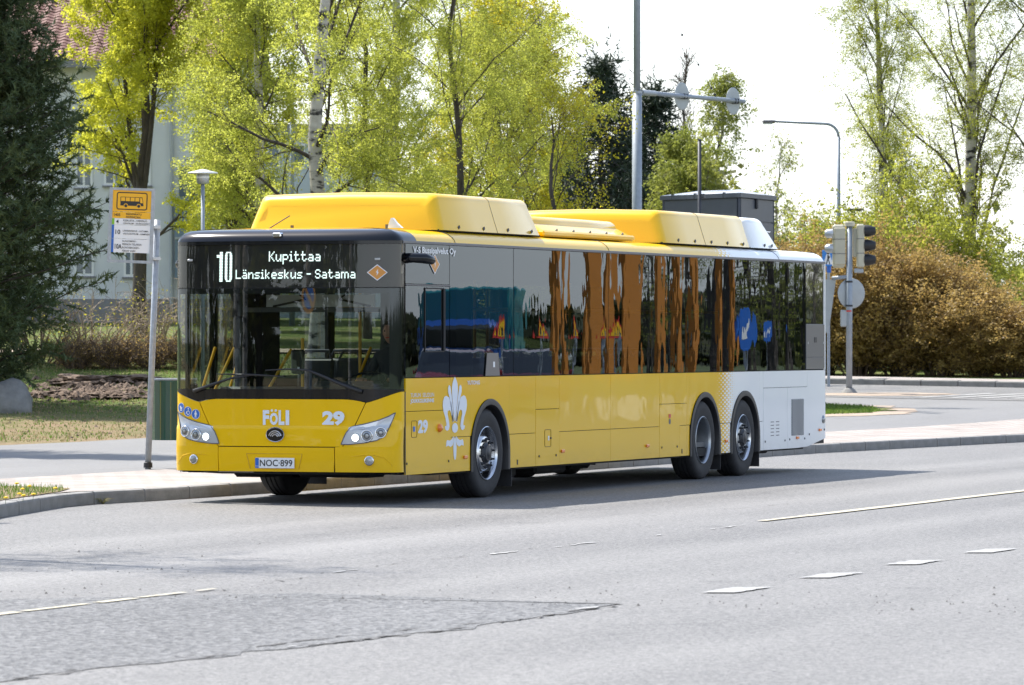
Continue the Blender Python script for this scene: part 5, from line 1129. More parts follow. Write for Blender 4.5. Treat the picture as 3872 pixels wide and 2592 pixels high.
for s_ in half.values():
    fleur.prism([fl(p) for p in s_], (HW+.0035,0,0), *sd3, .001); fleur.prism([fl((1098-p[0], p[1])) for p in s_], (HW+.0035,0,0), *sd3, .001)
fleur.build('lily_emblem', M['decal_white'], BUS)

# wheel arches
for (yc, zc, r_) in ARCH:
    for sd_ in (1,-1):
        mb = MB(); ang = [i*math.pi/30 for i in range(31)]
        prof = [(HW+.012, r_+.002),(HW+.016, r_-.02),(HW+.014,r_-.06),(HW-.01, r_-.075),(HW-.42, r_-.06)]
        path = [(yc-(1)*1, None)]
        pts = [(-1, .30)]+[None]
        vs = []; rows_ = []
        P = [('L', .29), ('L', .40)]+[('A', math.pi-a) for a in ang]+[('R', .40), ('R', .29)]
        for kd, val in P:
            for (x, rr_) in prof:
                if kd == 'A': vs.append((sd_*x, yc+rr_*math.cos(val), zc+rr_*math.sin(val)))
                else: vs.append((sd_*x, yc+(rr_ if kd == 'R' else -rr_), val))
        m_ = len(prof); mb.add(vs, [(i*m_+j, (i+1)*m_+j, (i+1)*m_+j+1, i*m_+j+1) for i in range(len(P)-1) for j in range(m_-1)])
        mb.build('wheel_arch', M['black_trim'], BUS, smooth=True, ang=40)
mb = MB()
for (yc, zc, r_) in ARCH:
    for sd_ in (1,-1): mb.box((sd_*(HW-.44),yc,.72), (.02,1.1,.75))
mb.build('wheel_well', M['dark'], BUS)
for (y, sd_, x) in ((3.42,1,1.10),(10.62,1,1.10),(12.16,1,1.10),(3.42,-1,-1.10),(12.16,-1,-1.10)): MB().box((x,y,.27), (.30,.015,.34)).build('mud_flap', M['rubber'], BUS)
# wheels
def wheel(yc, side, style, steer=0):
    w_ = bpy.data.objects.new('wheel', None)
    T = MB(); s = side; c = (s*1.115, yc, .478)
    ty = [(-.135,.288),(-.142,.32),(-.150,.37),(-.150,.41),(-.140,.452),(-.118,.474),(-.09,.479)]
    prof = ty+[(-.06,.480),(-.058,.468),(-.045,.468),(-.043,.480),(0-.006,.480),(-.004,.468),(.006,.468),(.008,.480),(.043,.480),(.045,.468),(.058,.468),(.06,.480)]+[(-a, b) for a, b in ty[::-1]]
    W = bpy.data.objects.new('wheel', None); 
    tyre = MB(c); tyre.lathe(prof, c, 'X', 56); wh = tyre.build('wheel', M['rubber'], BUS, smooth=True, ang=35)
    for rr_, off in ((.395,.1515),(.335,.149)):
        pass
    o = s
    def L(prof_, mt, nm, n=40, sm=True):
        mb = MB(); mb.lathe([(o*a, b) for a, b in prof_], (0,0,0), 'X', n); ob = mb.build(nm, M[mt], wh, smooth=sm, ang=40); return ob
    L([(.128,.292),(.145,.291),(.150,.284),(.143,.276),(.12,.270)], 'alu' if style != 'drive' else 'alu_dull', 'rim_lip')
    if style != 'drive':
        mt = 'alu' if style == 'front' else 'alu_dull'
        L([(.12,.270),(.07,.262),(.045,.250),(.055,.235),(.088,.205),(.118,.185),(.126,.175),(.127,.12),(.10,.11)], mt, 'rim')
        L([(.10,.118),(.135,.116),(.142,.10),(.165,.085),(.168,.04),(.172,.035),(.172,.001)], 'steel_dark', 'hub')
        for k_ in range(10):
            a = 2*math.pi*(k_+.3)/10; y, z = .152*math.cos(a), .152*math.sin(a)
            MB().lathe([(0,.017),(o*.014,.017),(o*.020,.011),(o*.050,.010),(o*.052,.001)], (o*.126,y,z), 'X', 8).build('wheel_nut', M['steel_dark'], wh, smooth=False)
            a = 2*math.pi*k_/10; cc = Vector((o*.0735, .222*math.cos(a), .222*math.sin(a))); rad = Vector((0, math.cos(a), math.sin(a))); tan = Vector((0,-math.sin(a),math.cos(a)))
            up_ = (rad*.83-Vector((o*1,0,0))*.83).normalized(); nrm = tan.cross(up_)
            if nrm.x*o < 0: tan = -tan; nrm = -nrm
            MB().prism(disc(0,0,.029,.022,14), cc+nrm*.001, tan, up_, .002).build('hand_hole', M['dark'], wh)
    else:
        L([(.12,.270),(.02,.262),(-.06,.255),(-.09,.20),(-.09,.15),(-.085,.14)], 'alu_dull', 'rim'); L([(-.085,.14),(-.04,.13),(-.02,.10),(-.015,.001)], 'steel_dark', 'hub')
        MB().box((o*.0,-.0,-.262), (.05,.03,.02)).build('valve', M['black_trim'], wh)
        for k_ in range(10):
            a = 2*math.pi*k_/10; MB().lathe([(0,.015),(o*.03,.013),(o*.031,.001)], (-o*.09,.17*math.cos(a),.17*math.sin(a)), 'X', 8).build('wheel_nut', M['steel_dark'], wh)
    wh.rotation_euler = (R(7*yc), 0, 0)
    if steer: wh.rotation_euler = (0, 0, R(steer))
    return wh
for sd_ in (1,-1):
    wheel(2.66, sd_, 'front', -1.5); wheel(9.93, sd_, 'drive'); wheel(11.50, sd_, 'rear')
# underbody
mb = MB(); mb.box((0,7.6,.33), (2.44,13.0,.10)); mb.box((0,.85,.345), (2.44,1.3,.06)); mb.box((0,.45,.335), (2.3,.5,.05)); mb.box((0,14.5,.44), (2.4,.8,.05))
mb.build('floor_pan', M['dark'], BUS)
for (x, y, z, dx, dy, dz) in ((0,2.66,.42,2.0,.16,.14),(0,9.93,.42,2.0,.22,.18),(0,11.5,.42,2.0,.18,.16),(.1,5.6,.24,1.6,1.0,.12),(-.3,8.2,.22,1.2,.7,.12),(.35,.8,.29,.8,.5,.06),(-.75,1.2,.28,.4,.6,.07),(.9,3.9,.24,.3,.4,.12),(0,13.2,.28,1.7,1.2,.10)):
    MB().box((x,y,z), (dx,dy,dz), bev=.03).build('underbody_unit', M['dark'], BUS)
fb = MB(); fb.tube([(-1.2,.33,.325),(-.7,.05,.318),(0,.02,.318),(.7,.05,.318),(1.2,.33,.318)], .012, 6); fb.build('front_lower_lip', M['dark'], BUS)

# roof pods
def pod(y0, y1, mt, name, zb=2.868, zt=3.265, xb=1.135, xt=1.0, fr_=.10, rr_=.10, bevr=.10, seam=None, par=BUS, front=True):
    nx = 18; rows_ = []
    prof = []                                 # cross section, right half: sloping side then rounded shoulder then flat top
    for i in range(4): prof.append((xb+(xt+.035-xb)*(i/3)**1.0, zb+(zt-.085-zb)*(i/3)))
    for i in range(1, 6):
        a = i/5*math.pi/2*.92; prof.append((xt+.035-.10*(1-math.cos(a)), zt-.085+.085*math.sin(a)/math.sin(math.pi/2*.92)*1.0))
    prof.append((.4, zt+.015)); prof.append((0, zt+.02))
    full = prof+[(-x, z) for x, z in prof[-2::-1]]
    st = []                                   # stations along y: (y, scale to centre of height)
    for t_ in (0,.15,.35,.6,1): st.append((y0+fr_*t_, 1-.0, t_))
    k_ = len(full); vs = []
    ys = [y0+(y1-y0)*0]; L_ = []
    n_end = 6
    def ring(y, h, ins):                      # h: fraction of full height reached, ins: inset
        out = []
        for (x, z) in full:
            zz = zb+(z-zb)*h; xx = x*(1-ins); out.append((xx, y, zz))
        return out
    rings = []
    # raked, rounded front
    def endrings(ye, sg, dep, rake):
        rr = []
        for i in range(n_end+1):
            a = i/n_end*math.pi/2; rr.append((a,))
        return rr
    vs = []
    yin = lambda z: (z-zb)/(zt-zb)
    # front face: vertices lean back with height
    def lean(y, z, sg, amt): return y+sg*amt*max(0, (z-zb)/(zt-zb))
    e = .06
    for (dy, ins, dz) in ((0,.11,.13),(.02,.06,.07),(.06,.025,.025),(.13,0,0)): rings.append([(x*(1-ins), lean(y0+dy, z, 1, fr_), z-(dz*max(0, (z-zb)/(zt-zb))**3)) for x, z in full])
    m_ = max(2, int((y1-y0)/.8))
    for i in range(1, m_): rings.append([(x, y0+.13+fr_+(y1-y0-.26-fr_-rr_)*i/m_, z) for x, z in full])
    for (dy, ins, dz) in ((.13,0,0),(.06,.025,.025),(.02,.06,.07),(0,.11,.13)): rings.append([(x*(1-ins), lean(y1-dy, z, -1, rr_), z-(dz*max(0, (z-zb)/(zt-zb))**3)) for x, z in full])
    vs = [p for r_ in rings for p in r_]; fs = [(i*k_+j, i*k_+j+1, (i+1)*k_+j+1, (i+1)*k_+j) for i in range(len(rings)-1) for j in range(k_-1)]
    fs.append(tuple(range(k_))[::-1]); fs.append(tuple((len(rings)-1)*k_+j for j in range(k_)))
    p = MB().add(vs, fs).build(name, M[mt], par, smooth=True, ang=38)
    for y in (seam or []):
        MB().tube([(x+.001 if x > 0 else x-.001, y, z+.001) for x, z in full], .0022, 4).build('pod_joint', M['grey_trim'], p)
    q = [(xb+(xt+.035-xb)*t_, zb+(zt-.085-zb)*t_) for t_ in (.12,)]
    n_ = max(2, int((y1-y0)/.62))
    for i in range(n_):
        y = y0+.55+(y1-y0-.9)*i/max(1, n_-1)
        MB().box((q[0][0]+.003,y,q[0][1]), (.012,.05,.028), rot=Matrix.Rotation(R(25),3,'X')).build('pod_latch', M['steel_dark'], p)
    if zb < 2.9: MB().tube([(xb-.095,y0+.12,zb+.22),(xb-.095,y1-.15,zb+.22)], .004, 4).build('pod_crease', M[mt], p)
    return p
pod(1.62, 4.72, 'pod_yellow', 'battery_pod', seam=[3.30], rr_=.16)
pod(8.84, 12.25, 'pod_yellow', 'battery_pod', seam=[10.4], fr_=.06, rr_=-.0)
pod(12.22, 13.42, 'white_paint', 'rear_roof_cover', zt=3.255, fr_=.0, rr_=.42)
pod(4.86, 7.98, 'pod_yellow', 'air_conditioning_cover', zb=2.93, zt=3.10, xb=1.05, xt=.86, fr_=.10, rr_=.10)
MB().box((0,6.42,2.90), (2.16,3.06,.07), bev=.02).build('air_conditioning_base', M['yellow'], BUS)
for y0, y1 in ((1.66,4.70),(8.87,13.35)): MB().box((0,(y0+y1)/2,2.866), (2.2,y1-y0,.02)).build('pod_base', M['dark'], BUS)

# interior
MB().box((0,7.6,.42), (2.4,14.2,.06)).build('cabin_floor', M['interior'], BUS)
MB().box((0,7.8,2.50), (2.3,13.6,.05)).build('cabin_ceiling', M['interior_light'], BUS)
MB().box((0,13.9,1.5), (2.4,.05,2.1)).build('rear_bulkhead', M['interior'], BUS)
MB().box((.04,.95,2.115), (1.24,.03,.13)).build('sun_blind', M['interior_light'], BUS)
mb = MB()
for pts in (((-.50,2.055),(-.12,2.13),(-.19,2.18)),((.62,2.055),(.26,2.13),(.33,2.18))): mb.tube([(p[0],.93,p[1]) for p in pts], .011, 4)
mb.build('blind_arm', M['black_trim'], BUS)
MB().box((-.02,1.0,2.02), (1.7,.05,.05)).build('cab_beam', M['interior'], BUS)
dash = MB(); dash.box((.15,.42,1.13), (2.0,.42,.16), bev=.05); dash.box((.55,.5,1.22), (.7,.3,.1), bev=.04); dash.build('dashboard', M['interior'], BUS)
MB().lathe([(-.012,.225),(0,.235),(.012,.225),(0,.215),(-.012,.225)], (.62,.78,1.27), Vector((0,-.45,1)), 28).build('steering_wheel', M['black_trim'], BUS, smooth=True)
MB().box((.15,1.60,.80), (.04,.9,.75)).build('cab_partition', M['interior'], BUS)
MB().box((.72,2.25,1.35), (1.05,.05,1.8)).build('cab_rear_wall', M['interior'], BUS)
MB().tube([(-.72,.55,.45),(-.72,.55,2.4)], .05, 8).build('cab_pillar', M['interior'], BUS)
tk = MB().box((-.22,.95,1.47), (.15,.06,.26), bev=.02).build('ticket_reader', M['black_trim'], BUS)
MB().tube([(-.19,1.0,1.1),(-.19,1.0,1.72)], .018, 8).build('reader_pole', M['yellow_pole'], BUS)
MB().box((-.20,.917,1.40), (.025,.003,.03)).build('reader_label', M['white'], BUS)
MB().tube([(-.75,.5,1.95),(-.72,.45,2.1),(-.74,.4,2.22)], .03, 8).build('mirror_arm', M['black_trim'], BUS)
MB().box((-.66,.42,1.78), (.14,.05,.34), bev=.02).build('cab_mirror', M['black_trim'], BUS)
for (a, b, c, d) in ((-1.06,.62,-.92,1.62),(-.62,1.0,-.43,1.60),(.16,1.5,.28,1.62)):
    MB().tube([(a,b,1.12),(c,b+.25,d)], .017, 8).build('grab_rail', M['yellow_pole'], BUS)
for (x, y) in ((.05,2.0),(-.35,3.6),(.35,5.0),(-.35,6.4),(.35,7.7),(-.35,9.2),(.35,10.6)):
    MB().tube([(x,y,.45),(x,y,2.45)], .018, 8).build('grab_pole', M['yellow_pole'], BUS)
for sd_ in (1,-1): MB().tube([(sd_*.45,2.6,2.05),(sd_*.45,13,2.05)], .016, 8).build('ceiling_rail', M['yellow_pole'], BUS)
def seat(x, y):
    s = MB(); s.box((x,y,.92), (.43,.42,.08), bev=.03); s.box((x,y+.22,1.22), (.43,.07,.56), rot=Matrix.Rotation(R(-8),3,'X'), bev=.03); s.box((x,y,.68), (.08,.3,.42))
    o_ = s.build('seat', M['seat'], BUS)
    MB().tube([(x-.19,y+.26,1.46),(x-.14,y+.28,1.58),(x+.14,y+.28,1.58),(x+.19,y+.26,1.46)], .017, 6).build('seat_handle', M['grey_trim'], o_)
for y in (2.95,3.75,4.55,5.4,6.2,8.1,8.9,9.7,10.5,11.3,12.1,12.9):
    for x in (-.98,-.53,.53,.98):
        if x < 0 and 5.5 < y < 8.0: continue
        seat(x, y)
# driver
ds = MB(); ds.box((.62,1.42,.95), (.5,.5,.14), bev=.04); ds.box((.62,1.72,1.32), (.48,.12,.75), rot=Matrix.Rotation(R(-10),3,'X'), bev=.05); ds.box((.62,1.42,.68), (.3,.3,.45)); ds.box((.62,1.80,1.78), (.27,.09,.2), bev=.04)
ds.build('driver_seat', M['seat'], BUS)
D_ = thing('person', 'bus driver in a dark jacket seated behind the windscreen', 'person', (.62,1.42,0))
M['skin'] = mat('skin', (.52,.27,.19), .5); M['jacket'] = mat('dark_jacket', (.03,.035,.05), .8); M['hair'] = mat('brown_hair', (.05,.03,.02), .8)
def skin_body(name, verts, edges, radii, m, parent, root=0, lv=2):
    me = bpy.data.meshes.new(name); me.from_pydata(verts, edges, []); o = place(me, name, m, parent); sk = o.modifiers.new('skin', 'SKIN')
    if not me.skin_vertices: return o
    for i, r_ in enumerate(radii): me.skin_vertices[0].data[i].radius = r_ if hasattr(r_, '__len__') else (r_, r_)
    me.skin_vertices[0].data[root].use_root = True; sb = o.modifiers.new('sub', 'SUBSURF'); sb.levels = lv; sb.render_levels = lv; return o
bv = [(0,.05,1.03),(0,.10,1.20),(0,.14,1.42),(0,.13,1.54),(0,.10,1.64),(-.17,.13,1.52),(-.25,.0,1.30),(-.17,-.28,1.27),(.17,.13,1.52),(.25,.0,1.30),(.17,-.28,1.27),(-.10,-.02,1.03),(-.13,-.38,1.05),(-.13,-.45,.62),(.10,-.02,1.03),(.13,-.38,1.05),(.13,-.45,.62),(-.13,-.58,.58),(.13,-.58,.58)]
be = [(0,1),(1,2),(2,3),(3,4),(3,5),(5,6),(6,7),(3,8),(8,9),(9,10),(0,11),(11,12),(12,13),(13,17),(0,14),(14,15),(15,16),(16,18)]
br_ = [(.15,.11),(.15,.11),(.17,.11),(.13,.09),(.055,.055),.065,.05,.038,.065,.05,.038,.09,.07,.05,.09,.07,.05,.04,.04]
skin_body('body', bv, be, br_, M['jacket'], D_)
bm = bmesh.new(); bmesh.ops.create_uvsphere(bm, u_segments=20, v_segments=14, radius=1)
for v in bm.verts:
    x, y, z = v.co; f = 1-.18*max(0, -z)
    v.co = Vector((x*.078*f, y*.098*(1-.1*max(0,-z)), z*.122)); 
    if y < -.8 and abs(x) < .3 and -.35 < z < .1: v.co.y -= .018
me = bpy.data.meshes.new('head'); bm.to_mesh(me); bm.free(); me.polygons.foreach_set('use_smooth', [True]*len(me.polygons)); hd_ = place(me, 'head', M['skin'], D_); hd_.location = (0,.06,1.78)
for s_ in (-1,1):
    MB().lathe([(-.005,.012),(0,.011),(.004,.001)], (s_*.030,-.088,.015), (0,-1,0), 10).build('eye', M['black_print'], hd_); MB().box((s_*.08,.005,0), (.015,.035,.06), bev=.006).build('ear', M['skin'], hd_)
MB().box((0,-.088,-.055), (.045,.01,.010), bev=.003).build('mouth', M['red'], hd_)
bm = bmesh.new(); bmesh.ops.create_uvsphere(bm, u_segments=18, v_segments=12, radius=1)
for v in bm.verts: v.co = Vector((v.co.x*.086, v.co.y*.105+.012, v.co.z*.118+.022))
bmesh.ops.delete(bm, geom=[v for v in bm.verts if v.co.z < .02 and v.co.y < .03 or (v.co.y < -.05 and v.co.z < .07)], context='VERTS')
me = bpy.data.meshes.new('hair'); bm.to_mesh(me); bm.free(); place(me, 'hair', M['hair'], hd_)
for s_ in (-1,1):
    hv = [(0,0,0),(0,-.05,.005),(0,-.09,.0)]; fv = []; 
    V_ = [(s_*.17,-.28,1.27),(s_*.168,-.33,1.272)]; E_ = [(0,1)]; R_ = [.030,(.038,.018)]
    for q in range(4):
        b = len(V_); xx = s_*.17+(q-1.5)*.019; ln = (.9,1,.95,.75)[q]
        V_ += [(xx,-.355,1.285),(xx,-.355-.030*ln,1.300),(xx,-.36-.035*ln,1.275),(xx,-.345-.02*ln,1.258)]; E_ += [(1,b),(b,b+1),(b+1,b+2),(b+2,b+3)]; R_ += [.009,.009,.008,.007]
    b = len(V_); V_ += [(s_*.17-s_*.03,-.325,1.262),(s_*.17-s_*.042,-.35,1.262)]; E_ += [(0,b),(b,b+1)]; R_ += [.011,.009]
    skin_body('hand', V_, E_, R_, M['skin'], D_, lv=1)
# ------------------------------------------------------------ bus stop
UP = Vector((0,0,1)); TOW = -FWD
px_, py_ = -4.84, 7.01; Dp = (Vector((px_,py_,0))-Vector((CX,CY,0))).dot(FWD)
S1 = PX/Dp
st = thing('bus_stop_sign', 'yellow and white bus stop sign in a grey frame on a leaning steel post', 'sign', (px_,py_,.13))
def rel(x, y, dD=0): return at(x, y, Dp+dD)-Vector((px_,py_,.13))
MB().tube([rel(338,1074), rel(360,503)], .037, 14).build('post', M['galv'], st, smooth=True)
MB().lathe([(0,.055),(.06,.052),(.065,.04)], rel(338.5,1070), 'Z', 14).build('post_collar', M['black_trim'], st)
MB().lathe([(-.02,.16),(.0,.15),(.008,.05)], rel(338.5,1075), 'Z', 16).build('base_plate', M['kerb'], st)
A_ = rel(245,600,-.05); B_ = rel(251.5,428.5,-.05)        # left edge bottom and top
C_ = rel(345.5,606.5,-.05); D2 = rel(355.5,432.5,-.05)
xd_ = (D2-B_); W_ = xd_.length; xd_.normalize(); yd_ = (B_-A_); H_ = yd_.length; yd_.normalize()
def bar(a, b, w=.016):
    return MB().tube([a, b], w, 6)
f_ = .042
for nm, (x0, y0, x1, y1) in dict(a=(0,0,f_,H_), b=(W_-f_,0,W_,H_), c=(f_,0,W_-f_,f_*.8), d=(f_,H_-f_*.75,W_-f_,H_)).items():
    MB().prism([(x0,y0),(x1,y0),(x1,y1),(x0,y1)], A_, xd_, yd_, .03).build('frame_bar', M['galv'], st)
nn_ = xd_.cross(yd_).normalized()
def plate(y0, y1, m, nm='route_plate', x0=f_, x1=None):
    return MB().prism([(x0,y0),(x1 or W_-f_,y0),(x1 or W_-f_,y1),(x0,y1)], A_+nn_*.008, xd_, yd_, .010).build(nm, m, st)
SP = A_+nn_*.0205
yt = H_-f_*.75; h1 = .262; h2 = .080; h3 = .077; h4 = .168; h5 = .168
a1 = plate(yt-h1+.004, yt, M['sign_yellow'], 'pictogram_plate'); y = yt-h1
a2 = plate(y-h2+.004, y, M['sign_yellow'], 'name_plate'); yn = y-h2
a3 = plate(yn-h3+.004, yn, M['white']); y4 = yn-h3
a4 = plate(y4-h4+.004, y4, M['white']); y5 = y4-h4
a5 = plate(y5-h5+.004, y5, M['white']); y6 = y5-h5
SX = W_-2*f_
def sx(f): return f_+SX*f
def strip(y0, y1, m, par): MB().prism([(sx(0),y0),(sx(.062),y0),(sx(.062),y1),(sx(0),y1)], SP-nn_*.002, xd_, yd_, .002).build('colour_strip', m, par)
strip(y4+.004, yn, M['green_stripe'], a3); strip(y5+.004, y4, M['blue_sign'], a4); strip(y6+.004, y5, M['blue_sign'], a5)
def stxt(b, fx0, fx1, y0, y1, par, bold=.01): text(b, (sx(fx0), y0, sx(fx1), y1), SP, xd_, yd_, M['black_print'], par, bold=bold)
stxt('1405', .045,.21, yn+.027, yn+.060, a2, .02)
stxt('PÄÄVINKATU', .36,.76, yn+.044, yn+.072, a2, .02); stxt('PÄVEGATAN', .36,.73, yn+.009, yn+.037, a2, .02)
stxt('4', .105,.175, y4+.016, y4+.062, a3, .02); stxt('KESKUSTA - VARISSUO', .29,.91, y4+.043, y4+.066, a3); stxt('CENTRUM - KRÅKKÄRRET', .29,.985, y4+.011, y4+.036, a3)
stxt('10', .10,.225, y5+.055, y5+.110, a4, .02); stxt('LÄNSIKESKUS - SATAMA', .29,.955, y5+.088, y5+.114, a4); stxt('VÄSTCENTRUM - HAMNEN', .29,.985, y5+.052, y5+.078, a4)
stxt('10A', .095,.275, y6+.045, y6+.105, a5, .02)
for i_, (s_, e_) in enumerate((('RUNOSMÄKI -',.67),('PERNON TELAKKA',.79),('RUNOSBACKEN -',.75),('PERNO VARV',.64))): stxt(s_, .29, e_, y6+.132-i_*.040, y6+.156-i_*.040, a5)
px0, px1, pz0, pz1 = sx(.10), sx(.90), yt-.235, yt-.022
def ring(outer, inner, par, nm, m):
    n_ = len(outer); vs = [SP+xd_*p[0]+yd_*p[1]+nn_*.001 for p in outer+inner]
    MB().add(vs, [(i, (i+1)%n_, n_+(i+1)%n_, n_+i) for i in range(n_)]).build(nm, m, par)
ring(rrect(px0,pz0,px1,pz1,.03), rrect(px0+.012,pz0+.012,px1-.012,pz1-.012,.02), a1, 'pictogram_border', M['black_print'])
bx0, bx1 = sx(.20), sx(.80); bh = (bx1-bx0); zb_ = pz0+.050
def bp(u, v): return (bx0+u*bh, zb_+v*bh)
def pg(pts, m='black_print', nm='pictogram', d=.001): MB().add([SP+xd_*bp(*p)[0]+yd_*bp(*p)[1]+nn_*d for p in pts], [tuple(range(len(pts)))]).build(nm, M[m], a1)
pg([(0,0),(1,0),(.985,.17),(.945,.37),(.92,.38),(0,.38)])
for i_ in range(4): pg([(.025+i_*.205,.2),(.20+i_*.205,.2),(.20+i_*.205,.36),(.025+i_*.205,.36)], 'sign_yellow', 'pictogram_window', .002)
pg([(.86,.13),(.97,.13),(.93,.35),(.845,.35)], 'sign_yellow', 'pictogram_window', .002)
for u in (.24,.80):
    pg([(u+.095*math.cos(a*.35), .0+.095*math.sin(a*.35)) for a in range(18)], 'sign_yellow', 'pictogram_wheel_gap', .0025); pg([(u+.068*math.cos(a*.35), -.005+.068*math.sin(a*.35)) for a in range(18)], 'black_print', 'pictogram_wheel', .0035)
for yy in (520,592):
    q = rel(356,yy,-.02); MB().box(q, (.13,.06,.035), rot=Matrix((RGT, FWD, UP)).transposed()).build('clamp', M['silver'], st)
# litter bin behind the post
bn = thing('litter_bin', 'dark green litter bin hanging on the bus stop post beside the bus', 'bin', (px_,py_,.13))
D_b = Dp+.35; tp_ = at(345,868,D_b)-Vector((px_,py_,.13)); bt_ = at(345,1007,D_b)-Vector((px_,py_,.13)); wb = .54; db = .36
M['bin_green'] = mat('bin_green', (.006,.060,.040), .22, coat=.7, var=.15)
def binshape(z0, z1, grow=0):
    prof = []
    for i in range(11): a = i/10*math.pi; prof.append((wb/2-(wb/2+grow)*math.cos(a), -(db/2+.08+grow)*math.sin(a)**.7))
    prof += [(wb+grow, .10),(-grow, .10)]
    vs = []; 
    for z in (z0, z1): vs += [bt_+RGT*p[0]+FWD*(p[1]+.12)+UP*z for p in prof]
    k_ = len(prof); return vs, [tuple(range(k_))[::-1], tuple(range(k_, 2*k_))]+[(i, (i+1)%k_, (i+1)%k_+k_, i+k_) for i in range(k_)]
hb_ = (tp_-bt_).z
v_, f2 = binshape(0, hb_-.012); body = MB().add(v_, f2).build('body', M['bin_green'], bn)
v_, f2 = binshape(hb_-.01, hb_+.012, .012); MB().add(v_, f2).build('lid', M['galv'], bn)
MB().box(bt_+RGT*.44+FWD*(-.045)+UP*(hb_-.115), (.26,.12,.12), rot=Matrix((RGT, FWD, UP)).transposed(), bev=.01).build('opening', M['dark'], bn)
for u_ in (.13,.26): MB().tube([bt_+RGT*u_+FWD*(-.26+abs(u_-.27)*.5)+UP*.01, bt_+RGT*u_+FWD*(-.26+abs(u_-.27)*.5)+UP*(hb_-.03)], .006, 4).build('body_rib', M['bin_green'], bn)

# ------------------------------------------------------------ lamps and masts
def post_at(name, label, cat, px, D, group=None):
    x, y, z = gpt(px, D); return thing(name, label, cat, (x, y, z), group), Vector((x, y, z))
t, o = post_at('park_lamp', 'low park lamp with a flat round hood beside the bus stop sign', 'lamp', 464, 88, 'round-hooded park lamps')
zt_ = at(464,388,88).z-o.z
MB().tube([(0,0,0),(0,0,zt_-.26)], .035, 10).build('post', M['galv_blue'], t, smooth=True)
MB().lathe([(zt_-.27,.06),(zt_-.25,.115),(zt_-.09,.115),(zt_-.08,.10)], (0,0,0), 'Z', 20).build('lamp_glass', M['silver'], t, smooth=True)
MB().lathe([(zt_-.16,.117),(zt_-.145,.119),(zt_-.13,.117)], (0,0,0), 'Z', 20).build('louvre', M['white'], t, smooth=True)
MB().lathe([(zt_-.085,.10),(zt_-.075,.28),(zt_-.055,.27),(zt_-.02,.12),(zt_,.06),(zt_+.005,.001)], (0,0,0), 'Z', 28).build('hood', M['white_paint'], t, smooth=True)
for (px, D, yt_, lb) in ((1952,130,478,'park lamp with a flat dish hood just behind the traffic signal'),(2203,150,560,'park lamp with a flat dish hood behind the copper hedge')):
    t, o = post_at('park_lamp', lb, 'lamp', px, D, 'dish-hooded park lamps'); zt_ = at(px,yt_,D).z-o.z
    MB().tube([(0,0,0),(0,0,zt_-.18)], .055, 8).build('post', M['galv_blue'], t); MB().lathe([(0,.02),(.02,.28),(-.03,.27),(-.05,.15)], (0,0,zt_-.02), 'Z', 20).build('hood', M['grey_trim'], t, smooth=True)
    for a in (0,2.1,4.2): MB().tube([(0,0,zt_-.2),(.14*math.cos(a),.14*math.sin(a),zt_-.05)], .014, 4).build('stay', M['grey_trim'], t)
# mast with two round signs seen from behind
t, o = post_at('sign_mast', 'thick galvanised mast with a long arm carrying two round sign backs', 'mast', 1457, 110)
zj = at(1457,212,110).z-o.z
MB().tube([(0,0,0),(0,0,zj)], .112, 18).build('lower_post', M['galv_blue'], t, smooth=True); MB().tube([(0,0,zj),(0,0,zj+5)], .080, 16).build('upper_post', M['galv_blue'], t, smooth=True)
MB().lathe([(-.03,.118),(.03,.118),(.035,.09)], (0,0,zj), 'Z', 16).build('post_collar', M['galv'], t)
e = at(1702,233,114)-o; a0 = at(1467,212,110.1)-o
MB().tube([a0, a0+(e-a0)*.13], .066, 12).build('arm_root', M['galv'], t); MB().tube([a0+(e-a0)*.12, e], .052, 12).build('arm', M['galv_blue'], t, smooth=True)
ad = (e-a0).normalized(); sn = ad.cross(UP).normalized()
if sn.dot(-FWD) < 0: sn = -sn
for px, dd in ((1567,111.7),(1684,113.65)):
    c = at(px,221 if px < 1600 else 232,dd)-o+sn*(-.085); MB().lathe([(-.012,.318),(-.004,.325),(.004,.325),(.006,.30),(.002,.001)], c, sn, 32).build('round_sign_back', M['sign_back'], t, smooth=True)
    for q in (-.06,.06): MB().box(c+sn*.05+ad*q, (.03,.14,.12), rot=Matrix((ad, sn, UP)).transposed()).build('sign_clamp', M['steel_dark'], t)
w0 = a0+(e-a0)*.72+Vector((0,0,.05)); w1 = Vector((0,0,zj+4.7)); w1 = at(1500,-30,110.6)-o
mb = MB(); mb.tube([w0, w1], .007, 4); mb.build('guy_wire', M['steel_dark'], t)
for q in (.02,.09,.33,.63): c = w0.lerp(w1, q*.9); MB().box(c, (.04,.04,.05)).build('wire_clip', M['steel_dark'], t)
